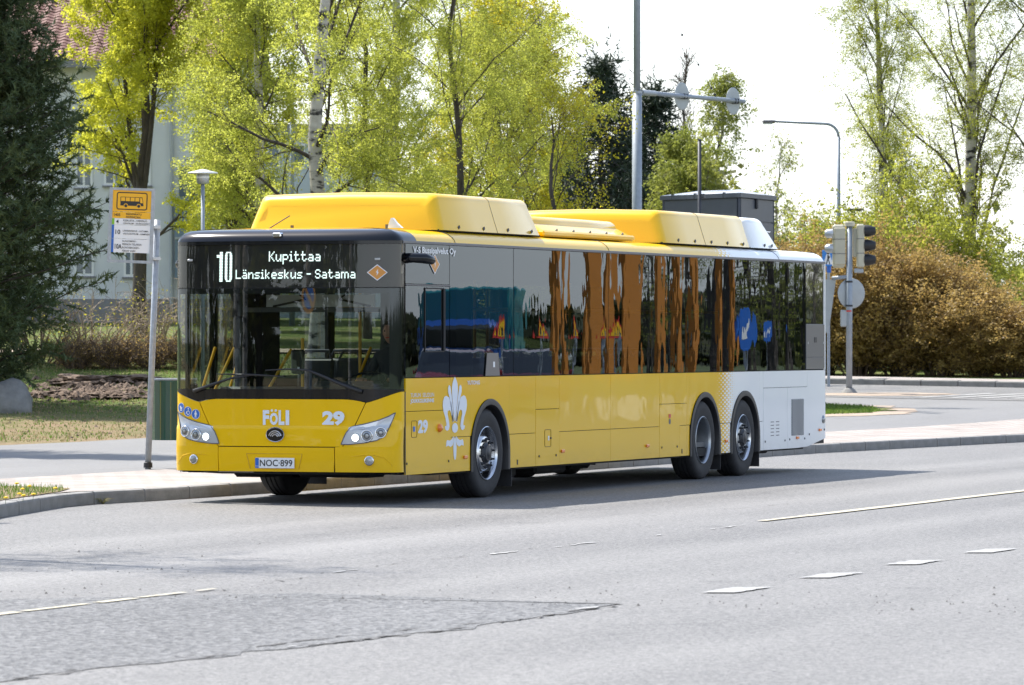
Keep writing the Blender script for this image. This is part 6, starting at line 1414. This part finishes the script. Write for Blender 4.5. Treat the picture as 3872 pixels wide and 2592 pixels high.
# street lamps with long arms
def street_lamp(px, D, ytop, pxe, yhead, lb, bend=.35, th=.05):
    t, o = post_at('street_lamp', lb, 'street lamp', px, D, 'street lamps with horizontal arms')
    zt_ = at(px,ytop,D).z-o.z; L = (px-pxe)/PX*D; r_ = bend; pts = [(0,0,0),(0,0,zt_*.5),(0,0,zt_-r_)]
    for i in range(1, 7): a = i/6*math.pi/2; pts.append(tuple(-RGT*(r_-r_*math.cos(a))+UP*(zt_-r_+r_*math.sin(a))))
    drop = (at(pxe,yhead,D).z-at(px,ytop,D).z); E_ = -RGT*(L-.25)+UP*(zt_+drop); pts.append(tuple(E_))
    MB().tube(pts[:3], [.075,.06,.05], 10).build('post', M['galv_blue'], t, smooth=True); MB().tube(pts[2:], th*.8, 8).build('arm', M['galv_blue'], t, smooth=True)
    h_ = MB(); c = -RGT*(L-.10)+UP*(zt_+drop-.01); rot = Matrix((RGT, FWD, UP)).transposed(); h_.box(c, (.36,.2,.08), rot=rot, bev=.03); h_.build('lamp_head', M['grey_trim'], t)
    MB().box(c-UP*.05-RGT*.03, (.26,.15,.05), rot=rot, bev=.015).build('lamp_glass', M['silver'], t)
street_lamp(1918,128,284,1750,278,'street lamp at the right with a long arm over the gap in the trees')
street_lamp(668,122,84,442,78,'street lamp half hidden by the foliage above the front of the bus')
t, o = post_at('camera_pole', 'dark slim pole standing in front of the grey kiosk', 'pole', 1600, 90); zt_ = at(1600,322,90).z-o.z
MB().tube([(0,0,0),(0,0,zt_)], .036, 10).build('post', M['steel_dark'], t, smooth=True); MB().lathe([(0,.04),(.02,.04),(.03,.01)], (0,0,zt_), 'Z', 10).build('cap', M['steel_dark'], t)
for yy in (446,452): MB().box((at(1606,yy,90)-o), (.10,.08,.03)).build('bracket', M['steel_dark'], t)
# dark kiosk
M['kiosk'] = mat('kiosk_blue_grey', (.045,.055,.075), .45, var=.12, vscale=3); M['kiosk_roof'] = mat('kiosk_roof', (.45,.46,.48), .35, var=.05)
p0 = at(1518,458,95.5); p1 = at(1691,446,93.5); p2 = at(1768,455,95.6)
x, y, z = (p1.x, p1.y, ground_z(p1.x, p1.y)); kk_ = thing('kiosk', 'tall dark blue-grey metal kiosk with a pale hipped roof behind the bus', 'kiosk', (x,y,z)); o = Vector((x,y,z))
g1 = Vector((p1.x,p1.y,0)); ga = Vector((p0.x,p0.y,0)); gc = Vector((p2.x,p2.y,0)); gd = ga+gc-g1
ht = at(1691,452,93.5).z-z
C4 = [ga-Vector((x,y,0)), Vector((0,0,0)), gc-Vector((x,y,0)), gd-Vector((x,y,0))]
vs = [c+UP*h for h in (0, ht) for c in C4]; MB().add(vs, [(0,1,5,4),(1,2,6,5),(2,3,7,6),(3,0,4,7),(4,5,6,7)]).build('wall', M['kiosk'], kk_)
cen = sum(C4, Vector())/4
for (h0, h1) in ((ht-.44,ht-.02),(ht-.88,ht-.47),(ht-1.4,ht-.91),(ht-2.4,ht-1.43),(.2,ht-2.43)):
    for a, b in ((0,1),(1,2)):
        q0, q1 = C4[a], C4[b]; d = (q1-q0).normalized(); n_ = d.cross(UP); n_ = n_ if n_.dot((q0+q1)/2-cen) > 0 else -n_
        MB().add([q0+d*.05+n_*.02+UP*h0, q1-d*.05+n_*.02+UP*h0, q1-d*.05+n_*.02+UP*h1, q0+d*.05+n_*.02+UP*h1, q0+d*.05+UP*h0, q1-d*.05+UP*h0, q1-d*.05+UP*h1, q0+d*.05+UP*h1], [(0,1,2,3),(0,1,5,4),(1,2,6,5),(2,3,7,6),(3,0,4,7)]).build('panel', M['kiosk'], kk_)
for c in C4[:3]: MB().box(c+UP*ht/2, (.05,.05,ht), rot=Matrix.Rotation(YAW,3,'Z')).build('corner_post', M['kiosk'], kk_)
ex = [cen+(c-cen)*1.07 for c in C4]; tp4 = [cen+(c-cen)*f for c, f in zip(C4, (.55,.5,.55,.5))]
MB().add([c+UP*(ht) for c in ex]+[c+UP*(ht+.085) for c in ex], [(0,1,5,4),(1,2,6,5),(2,3,7,6),(3,0,4,7),(0,3,2,1)]).build('roof_edge', M['kiosk'], kk_)
rdg = [cen+(C4[0]-C4[1])*.28+UP*(ht+.20), cen+(C4[1]-C4[0])*.28+UP*(ht+.20)]
MB().add([c+UP*(ht+.086) for c in ex]+rdg, [(0,1,5,4),(1,2,5),(2,3,4,5),(3,0,4)]).build('roof', M['kiosk_roof'], kk_)
for f in (.12,.42,.80): q = C4[0].lerp(C4[1], f); MB().box(q+UP*(ht+.06)-FWD*.05, (.06,.06,.10), rot=Matrix.Rotation(YAW,3,'Z')).build('lifting_eye', M['steel_dark'], kk_)
q = C4[1].lerp(C4[2], .5); MB().box(q+UP*(ht-.1)-FWD*.08, (.06,.16,.20), rot=Matrix.Rotation(YAW,3,'Z'), bev=.02).build('wall_lamp', M['steel_dark'], kk_)
# traffic signal
t, o = post_at('traffic_signal', 'traffic signal post with two lamp heads turned away, right of the bus', 'traffic light', 1942, 103)
M['beige'] = mat('signal_beige', (.50,.47,.36), .5, var=.08, vscale=3); DS = 103
def q_(x, y, dd=0): return at(x, y, DS+dd)-o
rot = Matrix((RGT, FWD, UP)).transposed()
MB().tube([(0,0,0), q_(1943,512)], .066, 14).build('post', M['galv_blue'], t, smooth=True)
MB().lathe([(-.02,.20),(.03,.17),(.09,.12),(.12,.075)], (0,0,0), 'Z', 16).build('base', M['kerb'], t)
MB().lathe([(-.09,.11),(.0,.11),(.012,.09),(.013,.001)], q_(1943,509), 'Z', 16).build('post_cap', M['beige'], t)
MB().lathe([(-.01,.0685),(.025,.0685)], q_(1942,713), 'Z', 14).build('red_tape', M['red'], t)
h1 = q_(1918,564,.05); MB().box(h1, (.26,.24,.93), rot=rot, bev=.04).build('signal_head', M['beige'], t)
MB().box(h1-FWD*.03+RGT*.02, (.24,.24,.80), rot=rot, bev=.02).build('signal_back', M['beige'], t)
for k_ in (.27,-.05): MB().lathe([(0,.10),(.13,.095),(.18,.05)], h1+UP*k_-RGT*.12, -RGT, 14).build('visor', M['silver'], t, smooth=True)  # silver colour puts the white light on these visors into the material
h2 = q_(1968,563,-.02); MB().box(h2, (.16,.24,.93), rot=rot, bev=.03).build('signal_head', M['beige'], t)
for k_ in (-.16,.15): MB().box(h2+UP*k_-FWD*.001, (.165,.245,.012), rot=rot).build('head_joint', M['grey_trim'], t)
for k_ in (-.16,.15): MB().box(h1+UP*k_-FWD*.03, (.265,.25,.012), rot=rot).build('head_joint', M['grey_trim'], t)
MB().box(q_(1956,556,.05), (.10,.12,.62), rot=rot, bev=.02).build('signal_mount', M['beige'], t)
for k_ in (.31,0,-.31): MB().lathe([(0,.125),(.10,.125),(.24,.085),(.25,.07)], h2+UP*(k_+.01)+RGT*.075, RGT, 14).build('visor', M['black_trim'], t, smooth=True)
MB().box(q_(1964,620,-.03), (.20,.12,.10), rot=rot, bev=.02).build('button_box', M['galv'], t)
MB().tube([q_(1942,634,.0), q_(1903,637,.1)], .04, 10).build('side_arm', M['galv_blue'], t, smooth=True)
rs_ = q_(1947,672,.09); MB().lathe([(-.008,.32),(.0,.325),(.006,.31),(.004,.001)], rs_, (-FWD*.92+RGT*.38), 36).build('round_sign_back', M['sign_back'], t, smooth=True)
MB().box(rs_-FWD*.02-RGT*.17-UP*.02, (.05,.004,.05), rot=rot).build('sign_label', M['white'], t)
for yy in (645,700): MB().lathe([(-.02,.078),(.02,.078)], q_(1942,yy), 'Z', 14).build('clamp', M['steel_dark'], t)
MB().box(q_(1930,729,.02), (.15,.10,.36), rot=rot, bev=.02).build('switch_box', M['sign_back'], t)
MB().add([q_(1862,640,.2), q_(1912,640,.2), q_(1895,762,.2), q_(1889,762,.2), q_(1862,640,.23), q_(1912,640,.23), q_(1895,762,.23), q_(1889,762,.23)], [(0,1,2,3),(7,6,5,4),(0,1,5,4),(1,2,6,5)]).build('yield_sign_back', M['sign_back'], t)
t, o2 = post_at('crossing_sign', 'blue pedestrian crossing sign just behind the rear of the bus', 'sign', 1895, 108)
def q2(x, y, dd=0): return at(x, y, 108+dd)-o2
MB().tube([(0,0,0), q2(1895,600)], .035, 10).build('post', M['galv_blue'], t)
MB().lathe([(-.18,.05),(.02,.05)], q2(1896,606), 'Z', 12).build('post_sleeve', M['blue_sign'], t)
c = q2(1894,591,-.05); sg = MB().box(c, (.27,.02,.36), rot=rot, bev=.008).build('sign_plate', mat('crossing_blue', (.03,.22,.62), .4), t)
MB().add([c-FWD*.012+RGT*a*.55+UP*b*.75 for a, b in ((-.20,-.19),(.20,-.19),(.02,.23),(-.02,.23))], [(0,1,2,3)]).build('white_triangle', M['white'], sg)
mb = MB()
for poly in ([(-.03,.08),(.03,.08),(.045,-.02),(.02,-.04),(.08,-.17),(.05,-.18),(0,-.06),(-.06,-.18),(-.09,-.17),(-.03,-.03)],[(.07,.05),(.09,.03),(.03,0),(.02,.04)]): mb.add([c-FWD*.014+RGT*a*.6+UP*b*.8 for a, b in poly], [tuple(range(len(poly)))])
mb.add([c-FWD*.014+RGT*(.04*math.cos(k_))+UP*(.12+.04*math.sin(k_)) for k_ in np.linspace(0,5.6,9)], [tuple(range(9))]); mb.build('pedestrian_figure', M['black_print'], sg)

# ------------------------------------------------------------ houses
M['plaster'] = mat('white_plaster', (.64,.66,.68), .9, var=.10, vscale=.8); M['plinth'] = mat('grey_plinth', (.22,.22,.23), .9, var=.15, vscale=1.5)
M['tile'] = mat('red_roof_tile', (.15,.066,.05), .75, var=.30, vscale=2.5); M['wood_blue'] = mat('blue_grey_boards', (.16,.22,.27), .7)
def fp(px, y, D): return at(px, y, D)
hb = at(-200, 777, 125); hz = 2.0
hs = thing('house', 'two-storey white plastered house with a red tiled roof behind the maple', 'house', (hb.x,hb.y,hz)); O = Vector((hb.x,hb.y,hz))
def U(px): return (px+200)/PX*125
def HP(u, d, z): return RGT*u+FWD*d+UP*(z-hz)
Wd = U(545); ez = 8.90
def wallbox(u0, u1, d0, d1, z0, z1, nm, m, par=None):
    vs = [HP(u, d, z) for z in (z0, z1) for u, d in ((u0,d0),(u1,d0),(u1,d1),(u0,d1))]; return MB().add(vs, [(0,1,5,4),(1,2,6,5),(2,3,7,6),(3,0,4,7),(4,5,6,7)]).build(nm, m, par or hs)
wl = wallbox(0, Wd, 0, 9, hz+.75, ez, 'wall', M['plaster']); wallbox(-.03, Wd+.03, -.04, 9, hz-.3, hz+.76, 'plinth', M['plinth'])
roof_ = MB().add([HP(-.5,-.55,ez-.02),HP(Wd+.4,-.55,ez-.02),HP(Wd+.4,4.6,ez+2.1),HP(-.5,4.6,ez+2.1),HP(-.5,9.6,ez-.1),HP(Wd+.4,9.6,ez-.1)], [(0,1,2,3),(3,2,5,4)]).build('roof', M['plinth'], hs)
MB().add([HP(Wd,0,ez),HP(Wd,4.5,ez+1.95),HP(Wd,9,ez)], [(0,1,2)]).build('gable', M['plaster'], hs)
wallbox(-.5, Wd+.4, -.60, -.54, ez-.16, ez+.02, 'gutter', M['plinth'])
# tiles
tm = MB(); cw, ch = .30, .235; vs = []
n_ = 6
for i in range(n_+1):
    xx = -cw/2+cw*i/n_; zz = .030+.022*math.cos(i/n_*2*math.pi); vs += [Vector((xx,0,zz)), Vector((xx,ch+.03,zz-.022))]
vs += [Vector((-cw/2,0,0)), Vector((cw/2,0,0))]
fs = [(2*i,2*i+2,2*i+3,2*i+1) for i in range(n_)]+[tuple([2*i for i in range(n_+1)][::-1])+(2*n_+2, 2*n_+3)]
tme = bpy.data.meshes.new('roof_tile'); tme.from_pydata([tuple(v) for v in vs], [], fs); tme.materials.append(M['tile']); tme.update()
sl_ = Vector((0, 5.15, 2.12)); slen = sl_.length; pitch = math.atan2(2.12, 5.15); rows_ = int(slen/ch); cols = int((Wd+.9)/cw)
cells = [(r_, c_) for r_ in range(rows_) for c_ in range(cols)]
def cellpos(r_, c_): s_ = r_*ch; return HP(-.35+(c_+.5)*cw, -.55+math.cos(pitch)*s_, ez-.01+math.sin(pitch)*s_+.004)
vis = sorted(cells, key=lambda rc: abs((-.35+(rc[1]+.5)*cw)-U(150))*1.0+abs(rc[0]-10)*.05)
R3 = Matrix((RGT, FWD, UP)).transposed() @ Matrix.Rotation(pitch, 3, 'X')
for (r_, c_) in vis[:295]:
    ob = bpy.data.objects.new('roof_tile', tme); COL.objects.link(ob); ob.parent = roof_; ob.location = cellpos(r_, c_)+UP*rnd.uniform(-.004,.004); ob.rotation_euler = (R3 @ Matrix.Rotation(rnd.uniform(-.012,.012),3,'Z')).to_euler()
rest = MB()
for (r_, c_) in vis[295:]:
    p = cellpos(r_, c_); rest.add([p+R3@v for v in vs], fs)
tag(rest.build('roof_tiles', M['tile'], roof_), kind='stuff')
def window(u0, u1, z0, z1, par=wl):
    wn = wallbox(u0, u1, -.03, .02, z0, z1, 'window', M['white'], hs)
    m_ = (u0+u1)/2
    for a, b in ((u0+.06, m_-.03),(m_+.03, u1-.06)): MB().add([HP(a,-.035,z0+.07),HP(b,-.035,z0+.07),HP(b,-.035,z1-.07),HP(a,-.035,z1-.07)], [(0,1,2,3)]).build('pane', M['win_far'], wn)
    wallbox(u0-.04, u1+.04, -.08, .0, z0-.05, z0, 'sill', M['plinth'], wn)
for (a, b) in ((30,62),(170,205),(240,290),(284,316),(430,480)):
    pass
for (px0, px1, y0, y1) in ((-20,30,575,632),(170,215,575,632),(283,318,572,634),(-20,30,345,430),(172,212,345,430),(238,285,340,425),(300,345,340,425),(470,510,345,425)):
    window(U(px0), U(px1), CZ+(777.4-y1)/PX*125, CZ+(777.4-y0)/PX*125)
for px in (393,): MB().tube([HP(U(px),-.09,hz+.2), HP(U(px),-.09,ez-.1)], .05, 8).build('downpipe', M['sign_back'], hs)
bl_ = wallbox(U(402), U(470), -.35, 0, 3.3, 5.4, 'balcony', M['wood_blue']); wallbox(U(402), U(470), -.40, 0, 4.3, 4.36, 'balcony_rail', M['sign_back'])
wallbox(U(410), U(460), -.05, 0, 4.4, 6.2, 'balcony_door', M['win_far'])
# grey-blue building farther right behind the birches
hb2 = at(590, 777, 140); h2_ = thing('apartment_block', 'pale blue-grey building glimpsed between the birches above the bus front', 'building', (hb2.x,hb2.y,2.3)); hz = 2.3
def wb2(px0, px1, y0, y1, nm, m, d0=0, par=None):
    u0, u1 = (px0-590)/PX*140, (px1-590)/PX*140; z0, z1 = CZ+(777.4-y1)/PX*140, CZ+(777.4-y0)/PX*140
    vs = [RGT*u+FWD*d+UP*(z-2.3) for z in (z0, z1) for u, d in ((u0,d0),(u1,d0),(u1,d0+6),(u0,d0+6))]; return MB().add(vs, [(0,1,5,4),(1,2,6,5),(2,3,7,6),(3,0,4,7),(4,5,6,7)]).build(nm, m, par or h2_)
wb2(590, 900, 300, 760, 'wall', mat('pale_blue_render', (.42,.48,.53), .9, var=.08, vscale=.5)); wb2(580, 910, 285, 302, 'roof', M['plinth'], -.3)
for r_ in range(3):
    for c_ in range(5):
        wn = wb2(612+c_*58, 640+c_*58, 330+r_*120, 385+r_*120, 'window', M['white'], -.03); wb2(615+c_*58, 637+c_*58, 334+r_*120, 381+r_*120, 'pane', M['win_far'], -.05, wn)
# low flat roofed building just above the rear roof of the bus
hb4 = at(1800, 777, 135); h4_ = thing('shed', 'low grey flat-roofed shed showing above the rear of the bus', 'shed', (hb4.x,hb4.y,1))
mb = MB(); mb.box((RGT*.6+UP*1.6), (2.3,2,3.0), rot=rot); mb.build('wall', M['plinth'], h4_); MB().box((RGT*.6+UP*3.2), (2.5,2.3,.14), rot=rot).build('roof', M['sign_back'], h4_)
# generic car builder
M['carglass'] = mat('car_glass', (.02,.025,.03), .05, spec=.9, coat=1, coat_r=0)
def car(name, label, loc, rz, col, L=4.4, Wc=1.78, Hc=1.47, group=None):
    t = thing(name, label, 'car', loc, group, rz); pm = mat('car_paint', col, .25, coat=1, coat_r=.02, metal=.2)
    prof = [(-L/2,.30),(-L/2,.62),(-L/2+.08,.78),(-L/2+.95,.93),(-L/2+1.02,.95),(L/2-.75,1.0),(L/2-.08,.92),(L/2,.60),(L/2,.30)]
    def loft(prof_, wf, nm, m, z_in=.10):
        k_ = len(prof_); vs = []; st = [(-1,.16),(-.93,.03),(-.8,0),(.8,0),(.93,.03),(1,.16)]
        for s_, ins in st: vs += [(x*(1-ins*.25), s_*Wc/2*wf(z), z*(1-ins*.12)) for x, z in prof_]
        fs = [(i*k_+j, i*k_+(j+1)%k_, (i+1)*k_+(j+1)%k_, (i+1)*k_+j) for i in range(len(st)-1) for j in range(k_)]+[tuple(range(k_))[::-1], tuple((len(st)-1)*k_+j for j in range(k_))]
        return MB().add(vs, fs).build(nm, m, t, smooth=True, ang=30)
    loft(prof, lambda z: 1, 'body', pm); cab = [(-L/2+.95,.93),(-L/2+1.62,Hc-.04),(-L/2+2.0,Hc),(L/2-1.2,Hc-.02),(L/2-.85,Hc-.12),(L/2-.25,.97)]
    loft(cab, lambda z: .97-.22*max(0,(z-.93)/(Hc-.93)), 'windows', M['carglass']); loft([(-L/2+1.72,Hc-.03),(-L/2+2.0,Hc+.012),(L/2-1.25,Hc-.005),(L/2-1.0,Hc-.06)], lambda z: .77, 'roof', pm)
    for sx_ in (-L/2+.85, L/2-.8):
        for sy in (-1,1):
            w_ = MB().lathe([(-.1,.2),(-.1,.31),(-.07,.325),(.07,.325),(.1,.31),(.1,.2)], (sx_,sy*(Wc/2-.10),.325), 'Y', 24).build('wheel', M['rubber'], t, smooth=True); MB().lathe([(0,.20),(sy*.02,.12),(sy*.03,.001)], (sx_,sy*(Wc/2-.02),.325), 'Y', 16).build('rim', M['alu'], w_)
    for sy in (-1,1): MB().box((-L/2+.04,sy*.62,.68), (.10,.34,.13), bev=.03).build('headlight', M['silver'], t); MB().box((L/2-.04,sy*.66,.78), (.08,.28,.14), bev=.03).build('tail_light', M['red'], t)
    for yy in (-1,1): MB().box((-.55+ -.3,yy*(Wc/2+.06),.98), (.12,.16,.11), bev=.03).build('mirror', pm, t)
    return t
q = gpt(2338, 128); car('parked_car', 'blue-grey car parked behind the right end of the copper hedge', q, YAW, (.10,.14,.22))
# ------------------------------------------------------------ across the road: what the bus windows mirror
VX, VY = 2*HW-CX, CY
def mir(yw, zw, k_):        # a point beyond the side glass as the window shows it
    return Vector((VX+(HW-VX)*k_, VY+(yw-VY)*k_, CZ+(zw-CZ)*k_))
sheet('opposite_verge', 22, 420, -140, 400, .10, M['far_ground'])
t = thing('delivery_truck', 'teal box truck parked across the road, mirrored in the front windows', 'truck', (26.2,65.5,.1), rz=R(72))
MB().box((1.2,0,1.75), (5.4,2.3,2.3), bev=.05).build('cargo_box', mat('teal_paint', (.015,.22,.26), .35), t); MB().box((-2.6,0,1.25), (1.9,2.1,1.7), bev=.25).build('cab', mat('truck_blue', (.02,.10,.40), .3), t)
MB().box((-3.3,0,1.65), (.6,1.9,.6), bev=.1).build('cab_window', M['carglass'], t); MB().box((.2,0,.5), (7,1.6,.25)).build('chassis', M['dark'], t)
for x in (-2.5,2.4):
    for s_ in (-1,1): MB().lathe([(-.12,.2),(-.12,.45),(.12,.45),(.12,.2)], (x,s_*1.0,.42), 'Y', 20).build('wheel', M['rubber'], t)
car('parked_car', 'red car parked across the road, mirrored low in the driver window', (20.6,50.5,0), R(75), (.35,.012,.02)); car('parked_car', 'second red car parked behind the first across the road', (21.5,57.5,0), R(75), (.28,.01,.02)); car('parked_car', 'white car far along the opposite side of the road', (19,92,0), R(80), (.6,.6,.6)); car('parked_car', 'dark blue car far along the opposite side of the road', (17.5,104,0), R(80), (.02,.04,.15))
M['ochre'] = mat('orange_cladding', (.48,.17,.01), .6, var=.1, vscale=2)
def tower(yw0, yw1, k_, H, lb, words=True):
    a, b = mir(yw0, 1.7, k_), mir(yw1, 1.7, k_); c = (a+b)/2; d = (b-a); d.z = 0; W2 = d.length; d.normalize(); t = thing('sign_tower', lb, 'sign tower', (c.x,c.y,0), 'orange towers across the road', math.atan2(d.y, d.x))
    MB().box((0,0,H/2+.4), (W2,.13,H-.8)).build('tower', M['ochre'], t); MB().box((0,0,.2), (W2*1.05,.25,.42)).build('base', M['white'], t)
    if words:
        MB().box((0,.08,H*.62), (W2*.7,.03,.35)).build('green_board', mat('board_green', (.01,.10,.05), .5), t); MB().box((0,.08,H*.82), (W2*.6,.03,.18)).build('red_board', M['red'], t)
    return t
tower(5.9,6.4,1.9,7.5,'narrower orange tower of the pair across the road', False); tower(6.75,7.42,1.9,8.5,'widest orange tower across the road with a green board'); tower(4.84,5.0,1.9,5.2,'thin orange pillar nearest the bus front, added for a repeated tower reflection', False)  # thin pillar added to imitate the tower reflection repeated by bowed panes
tower(8.25,8.48,1.9,6.0,'thin orange pillar right of the widest tower, added for its repeated reflection', False); tower(9.28,9.5,1.9,5.8,'thin orange pillar in the middle of the row, added for a repeated tower reflection', False); tower(10.68,10.8,1.9,4.5,'last and lowest orange pillar, added for a repeated tower reflection', False)  # more pillars added only as repeated tower reflections in the side glass
def keep_sign(yw, zw, k_, r_, lb):
    p = mir(yw, zw, k_); t = thing('keep_left_sign', lb, 'sign', (p.x,p.y,0), 'blue arrow signs mirrored in the rear windows'); n_ = Vector((-1,-.25,0)).normalized()
    MB().tube([(0,0,0),(0,0,p.z-r_)], .04, 8).build('post', M['galv'], t); sg = MB().lathe([(0,r_),(.02,r_),(.021,.001)], (0,0,p.z), n_, 28).build('sign_face', M['blue_sign'], t)
    xd = UP.cross(n_).normalized(); MB().prism([(-.22,.12),(-.12,.22),(.0,.08),(.10,-.02),(.17,.05),(.20,-.2),(-.05,-.17),(.02,-.10)], Vector((0,0,p.z))+n_*.024, xd*r_*2.4, UP*r_*2.4, .003).build('arrow', M['white'], sg)
keep_sign(11.45,1.83,1.5,.42,'large blue arrow sign on a grey post across the road'); keep_sign(12.55,1.80,1.7,.24,'smaller blue arrow sign added for a distorted second reflection of the large one')  # the smaller sign is added, imitating a distorted repeat of the large one's reflection
M['warn'] = mat('warning_yellow', (.85,.50,.01), .4)
for yw, lb in ((3.1,'triangular roadworks sign nearest the truck'),(4.35,'triangular roadworks sign left of the added orange pillar'),(5.4,'triangular roadworks sign between the orange towers'),(6.55,'triangular roadworks sign at the foot of the widest tower')):
    p = mir(yw, 1.80, 1.7); t = thing('roadworks_sign', lb, 'sign', (p.x,p.y,0), 'triangular roadworks signs across the road'); n_ = Vector((-1,-.2,0)).normalized(); xd = UP.cross(n_).normalized()
    MB().tube([(0,0,0),(0,0,p.z)], .03, 6).build('post', M['galv'], t); MB().prism([(-.26,-.14),(.26,-.14),(0,.30)], (0,0,p.z), xd, UP, .01).build('red_border', M['red'], t); MB().prism([(-.18,-.095),(.18,-.095),(0,.22)], Vector((0,0,p.z))+n_*.012, xd, UP, .004).build('sign_face', M['warn'], t); MB().prism([(-.06,-.07),(.06,-.07),(.035,.035),(0,.09)], Vector((0,0,p.z))+n_*.018, xd, UP, .003).build('worker_symbol', M['black_print'], t)
t = thing('no_parking_sign', 'round blue no-parking sign with an orange rim on a post by the kerb', 'sign', (-1.85,-5.3,.13)); n_ = Vector((.55,.83,0)).normalized(); xd = UP.cross(n_).normalized()
n_ = Vector((.1,1,0)).normalized(); n_ = Vector((-.55,.83,0)).normalized(); xd = UP.cross(n_).normalized()
MB().tube([(0,0,0),(0,0,2.4)], .03, 8).build('post', M['galv'], t)
MB().lathe([(.03,.24),(.04,.24),(.041,.18)], (0,0,2.13), n_, 28).build('sign_rim', M['orange_sticker'], t); MB().lathe([(.035,.185),(.042,.001)], (0,0,2.13), n_, 28).build('sign_face', M['blue_sign'], t); MB().prism([(-.16,-.11),(-.11,-.16),(.16,.11),(.11,.16)], Vector((0,0,2.13))+n_*.045, xd, UP, .002).build('slash', M['orange_sticker'], t)
# trees across the road
for i, (yw, k_, H, cr) in enumerate(((8.9,2.2,9,2.8),(10.3,2.0,10,3.0),(11.6,2.3,9.5,3.0),(13.0,2.0,10,3.2),(14.3,2.2,9,3.0),(7.9,2.9,8.5,2.8))):
    p = mir(yw, 1.7, k_)
    if i: clone(AR, ('bare-twigged birch behind the third added orange pillar','birch beside the blue arrow signs','birch beyond the blue arrow signs','tall birch mirrored in the last windows','birch farthest along the opposite side','birch set back behind the orange towers')[i], (p.x,p.y,.08), i*1.9, (cr/2.8, cr/2.8, H/9)); continue
    AR = deciduous('birch_tree', ('bare-twigged birch behind the third added orange pillar','birch beside the blue arrow signs','birch beyond the blue arrow signs','tall birch mirrored in the last windows','birch farthest along the opposite side','birch set back behind the orange towers')[i], (p.x,p.y,.08), H, .16, 200+i, 'leaf_far', crown_base=.12, crown_r=cr, limbs=18, sec=7, tw=5, per=6, lsize=.08, limb_ang=.7, limb_up=.4, tgrav=.15, tlen=.6, bark='bark', group='trees across the road')
def belt(name, pts, H, n, m, seed, size=.8, jit=2.0):
    rs = np.random.RandomState(seed); P = [Vector((p[0],p[1],0)) for p in pts]; seg = [(a, b, (b-a).length) for a, b in zip(P, P[1:])]; tot = sum(s[2] for s in seg); C = []
    s_ = np.sort(rs.uniform(0, tot, n)); ph = rs.uniform(0, 9, 4)
    for q in s_:
        k_ = q
        for a, b, l in seg:
            if k_ <= l: break
            k_ -= l
        c = a.lerp(b, min(1, k_/l)); hh = H*(.62+.20*math.sin(q*.11+ph[0])+.14*math.sin(q*.43+ph[1])+.10*math.sin(q*1.3+ph[2])); z = hh*rs.uniform(0,1)**.75; C.append((c.x+rs.normal()*jit, c.y+rs.normal()*jit, z))
    C = np.array(C); N = n; a = unit(rs.normal(size=(N,3))); b = unit(np.cross(a, rs.normal(size=(N,3)))); s = size*rs.uniform(.4,1.2,N)[:,None]/2
    V = np.stack([C-a*s, C+b*s*.7, C+a*s, C-b*s*.7], 1).reshape(-1,3); return tag(npmesh(name, V, np.arange(4*N).reshape(-1,4), m), kind='stuff')
M['far_green'] = leafmat('distant_wood', [(.02,.03,.015),(.045,.055,.02),(.09,.08,.03)], scale=.15, trans=.15, tcol=1)
belt('distant_wood', [(110,60),(95,160),(70,260),(20,330)], 4.6, 22000, M['far_green'], 3, size=1.6, jit=3)
belt('distant_wood', [(-60,-150),(-20,-190),(60,-200),(140,-120),(170,-20),(110,60)], 4.2, 16000, M['far_green'], 4, size=2.2, jit=3)
def lz(u, D): x, y = ud(u, D); return (x, y)
belt('far_trees', [lz(-6,170), lz(2,172), lz(9,175), lz(16,180), lz(26,180)], 5.6, 16000, M['leaf_far'], 5, size=.35, jit=1.2)
M['grove'] = leafmat('grove_behind', [(.05,.065,.02),(.10,.11,.03),(.16,.15,.04)], scale=.5, trans=.35, tcol=1.3)
belt('far_trees', [lz(-5.5,150), lz(-1,150), lz(3,152), lz(6,156)], 8.0, 22000, M['grove'], 6, size=.28, jit=1.0)
belt('far_trees', [lz(-70,120), lz(-40,140), lz(-20,160)], 11, 9000, M['grove'], 7, size=.7, jit=2.0)
belt('far_trees', [lz(23,185), lz(50,190), lz(90,170)], 10, 9000, M['grove'], 8, size=.7, jit=2.0)
for i, (u, D, f) in enumerate(((17,119,.9),(19.6,116,.8),(22.4,113,.9))):
    x, y = ud(u, D); clone(HEDGE_SRC[i % 2][0], ('copper bush just beyond the right edge of the picture','second copper bush beyond the right edge','last copper bush of the hedge, toward the road')[i], (x, y, ground_z(x, y)), i*1.4, (f, f, f))
for i, (u, D, f) in enumerate(((20,126,.9),(26,132,1.0),(-19,112,.95))):
    x, y = ud(u, D); clone(RB[i % 2], ('birch beyond the right edge of the picture behind the hedge','farther birch beyond the right edge of the picture','birch on the lawn beyond the left edge of the picture')[i], (x, y, ground_z(x, y)), i*1.4, (f, f, f))
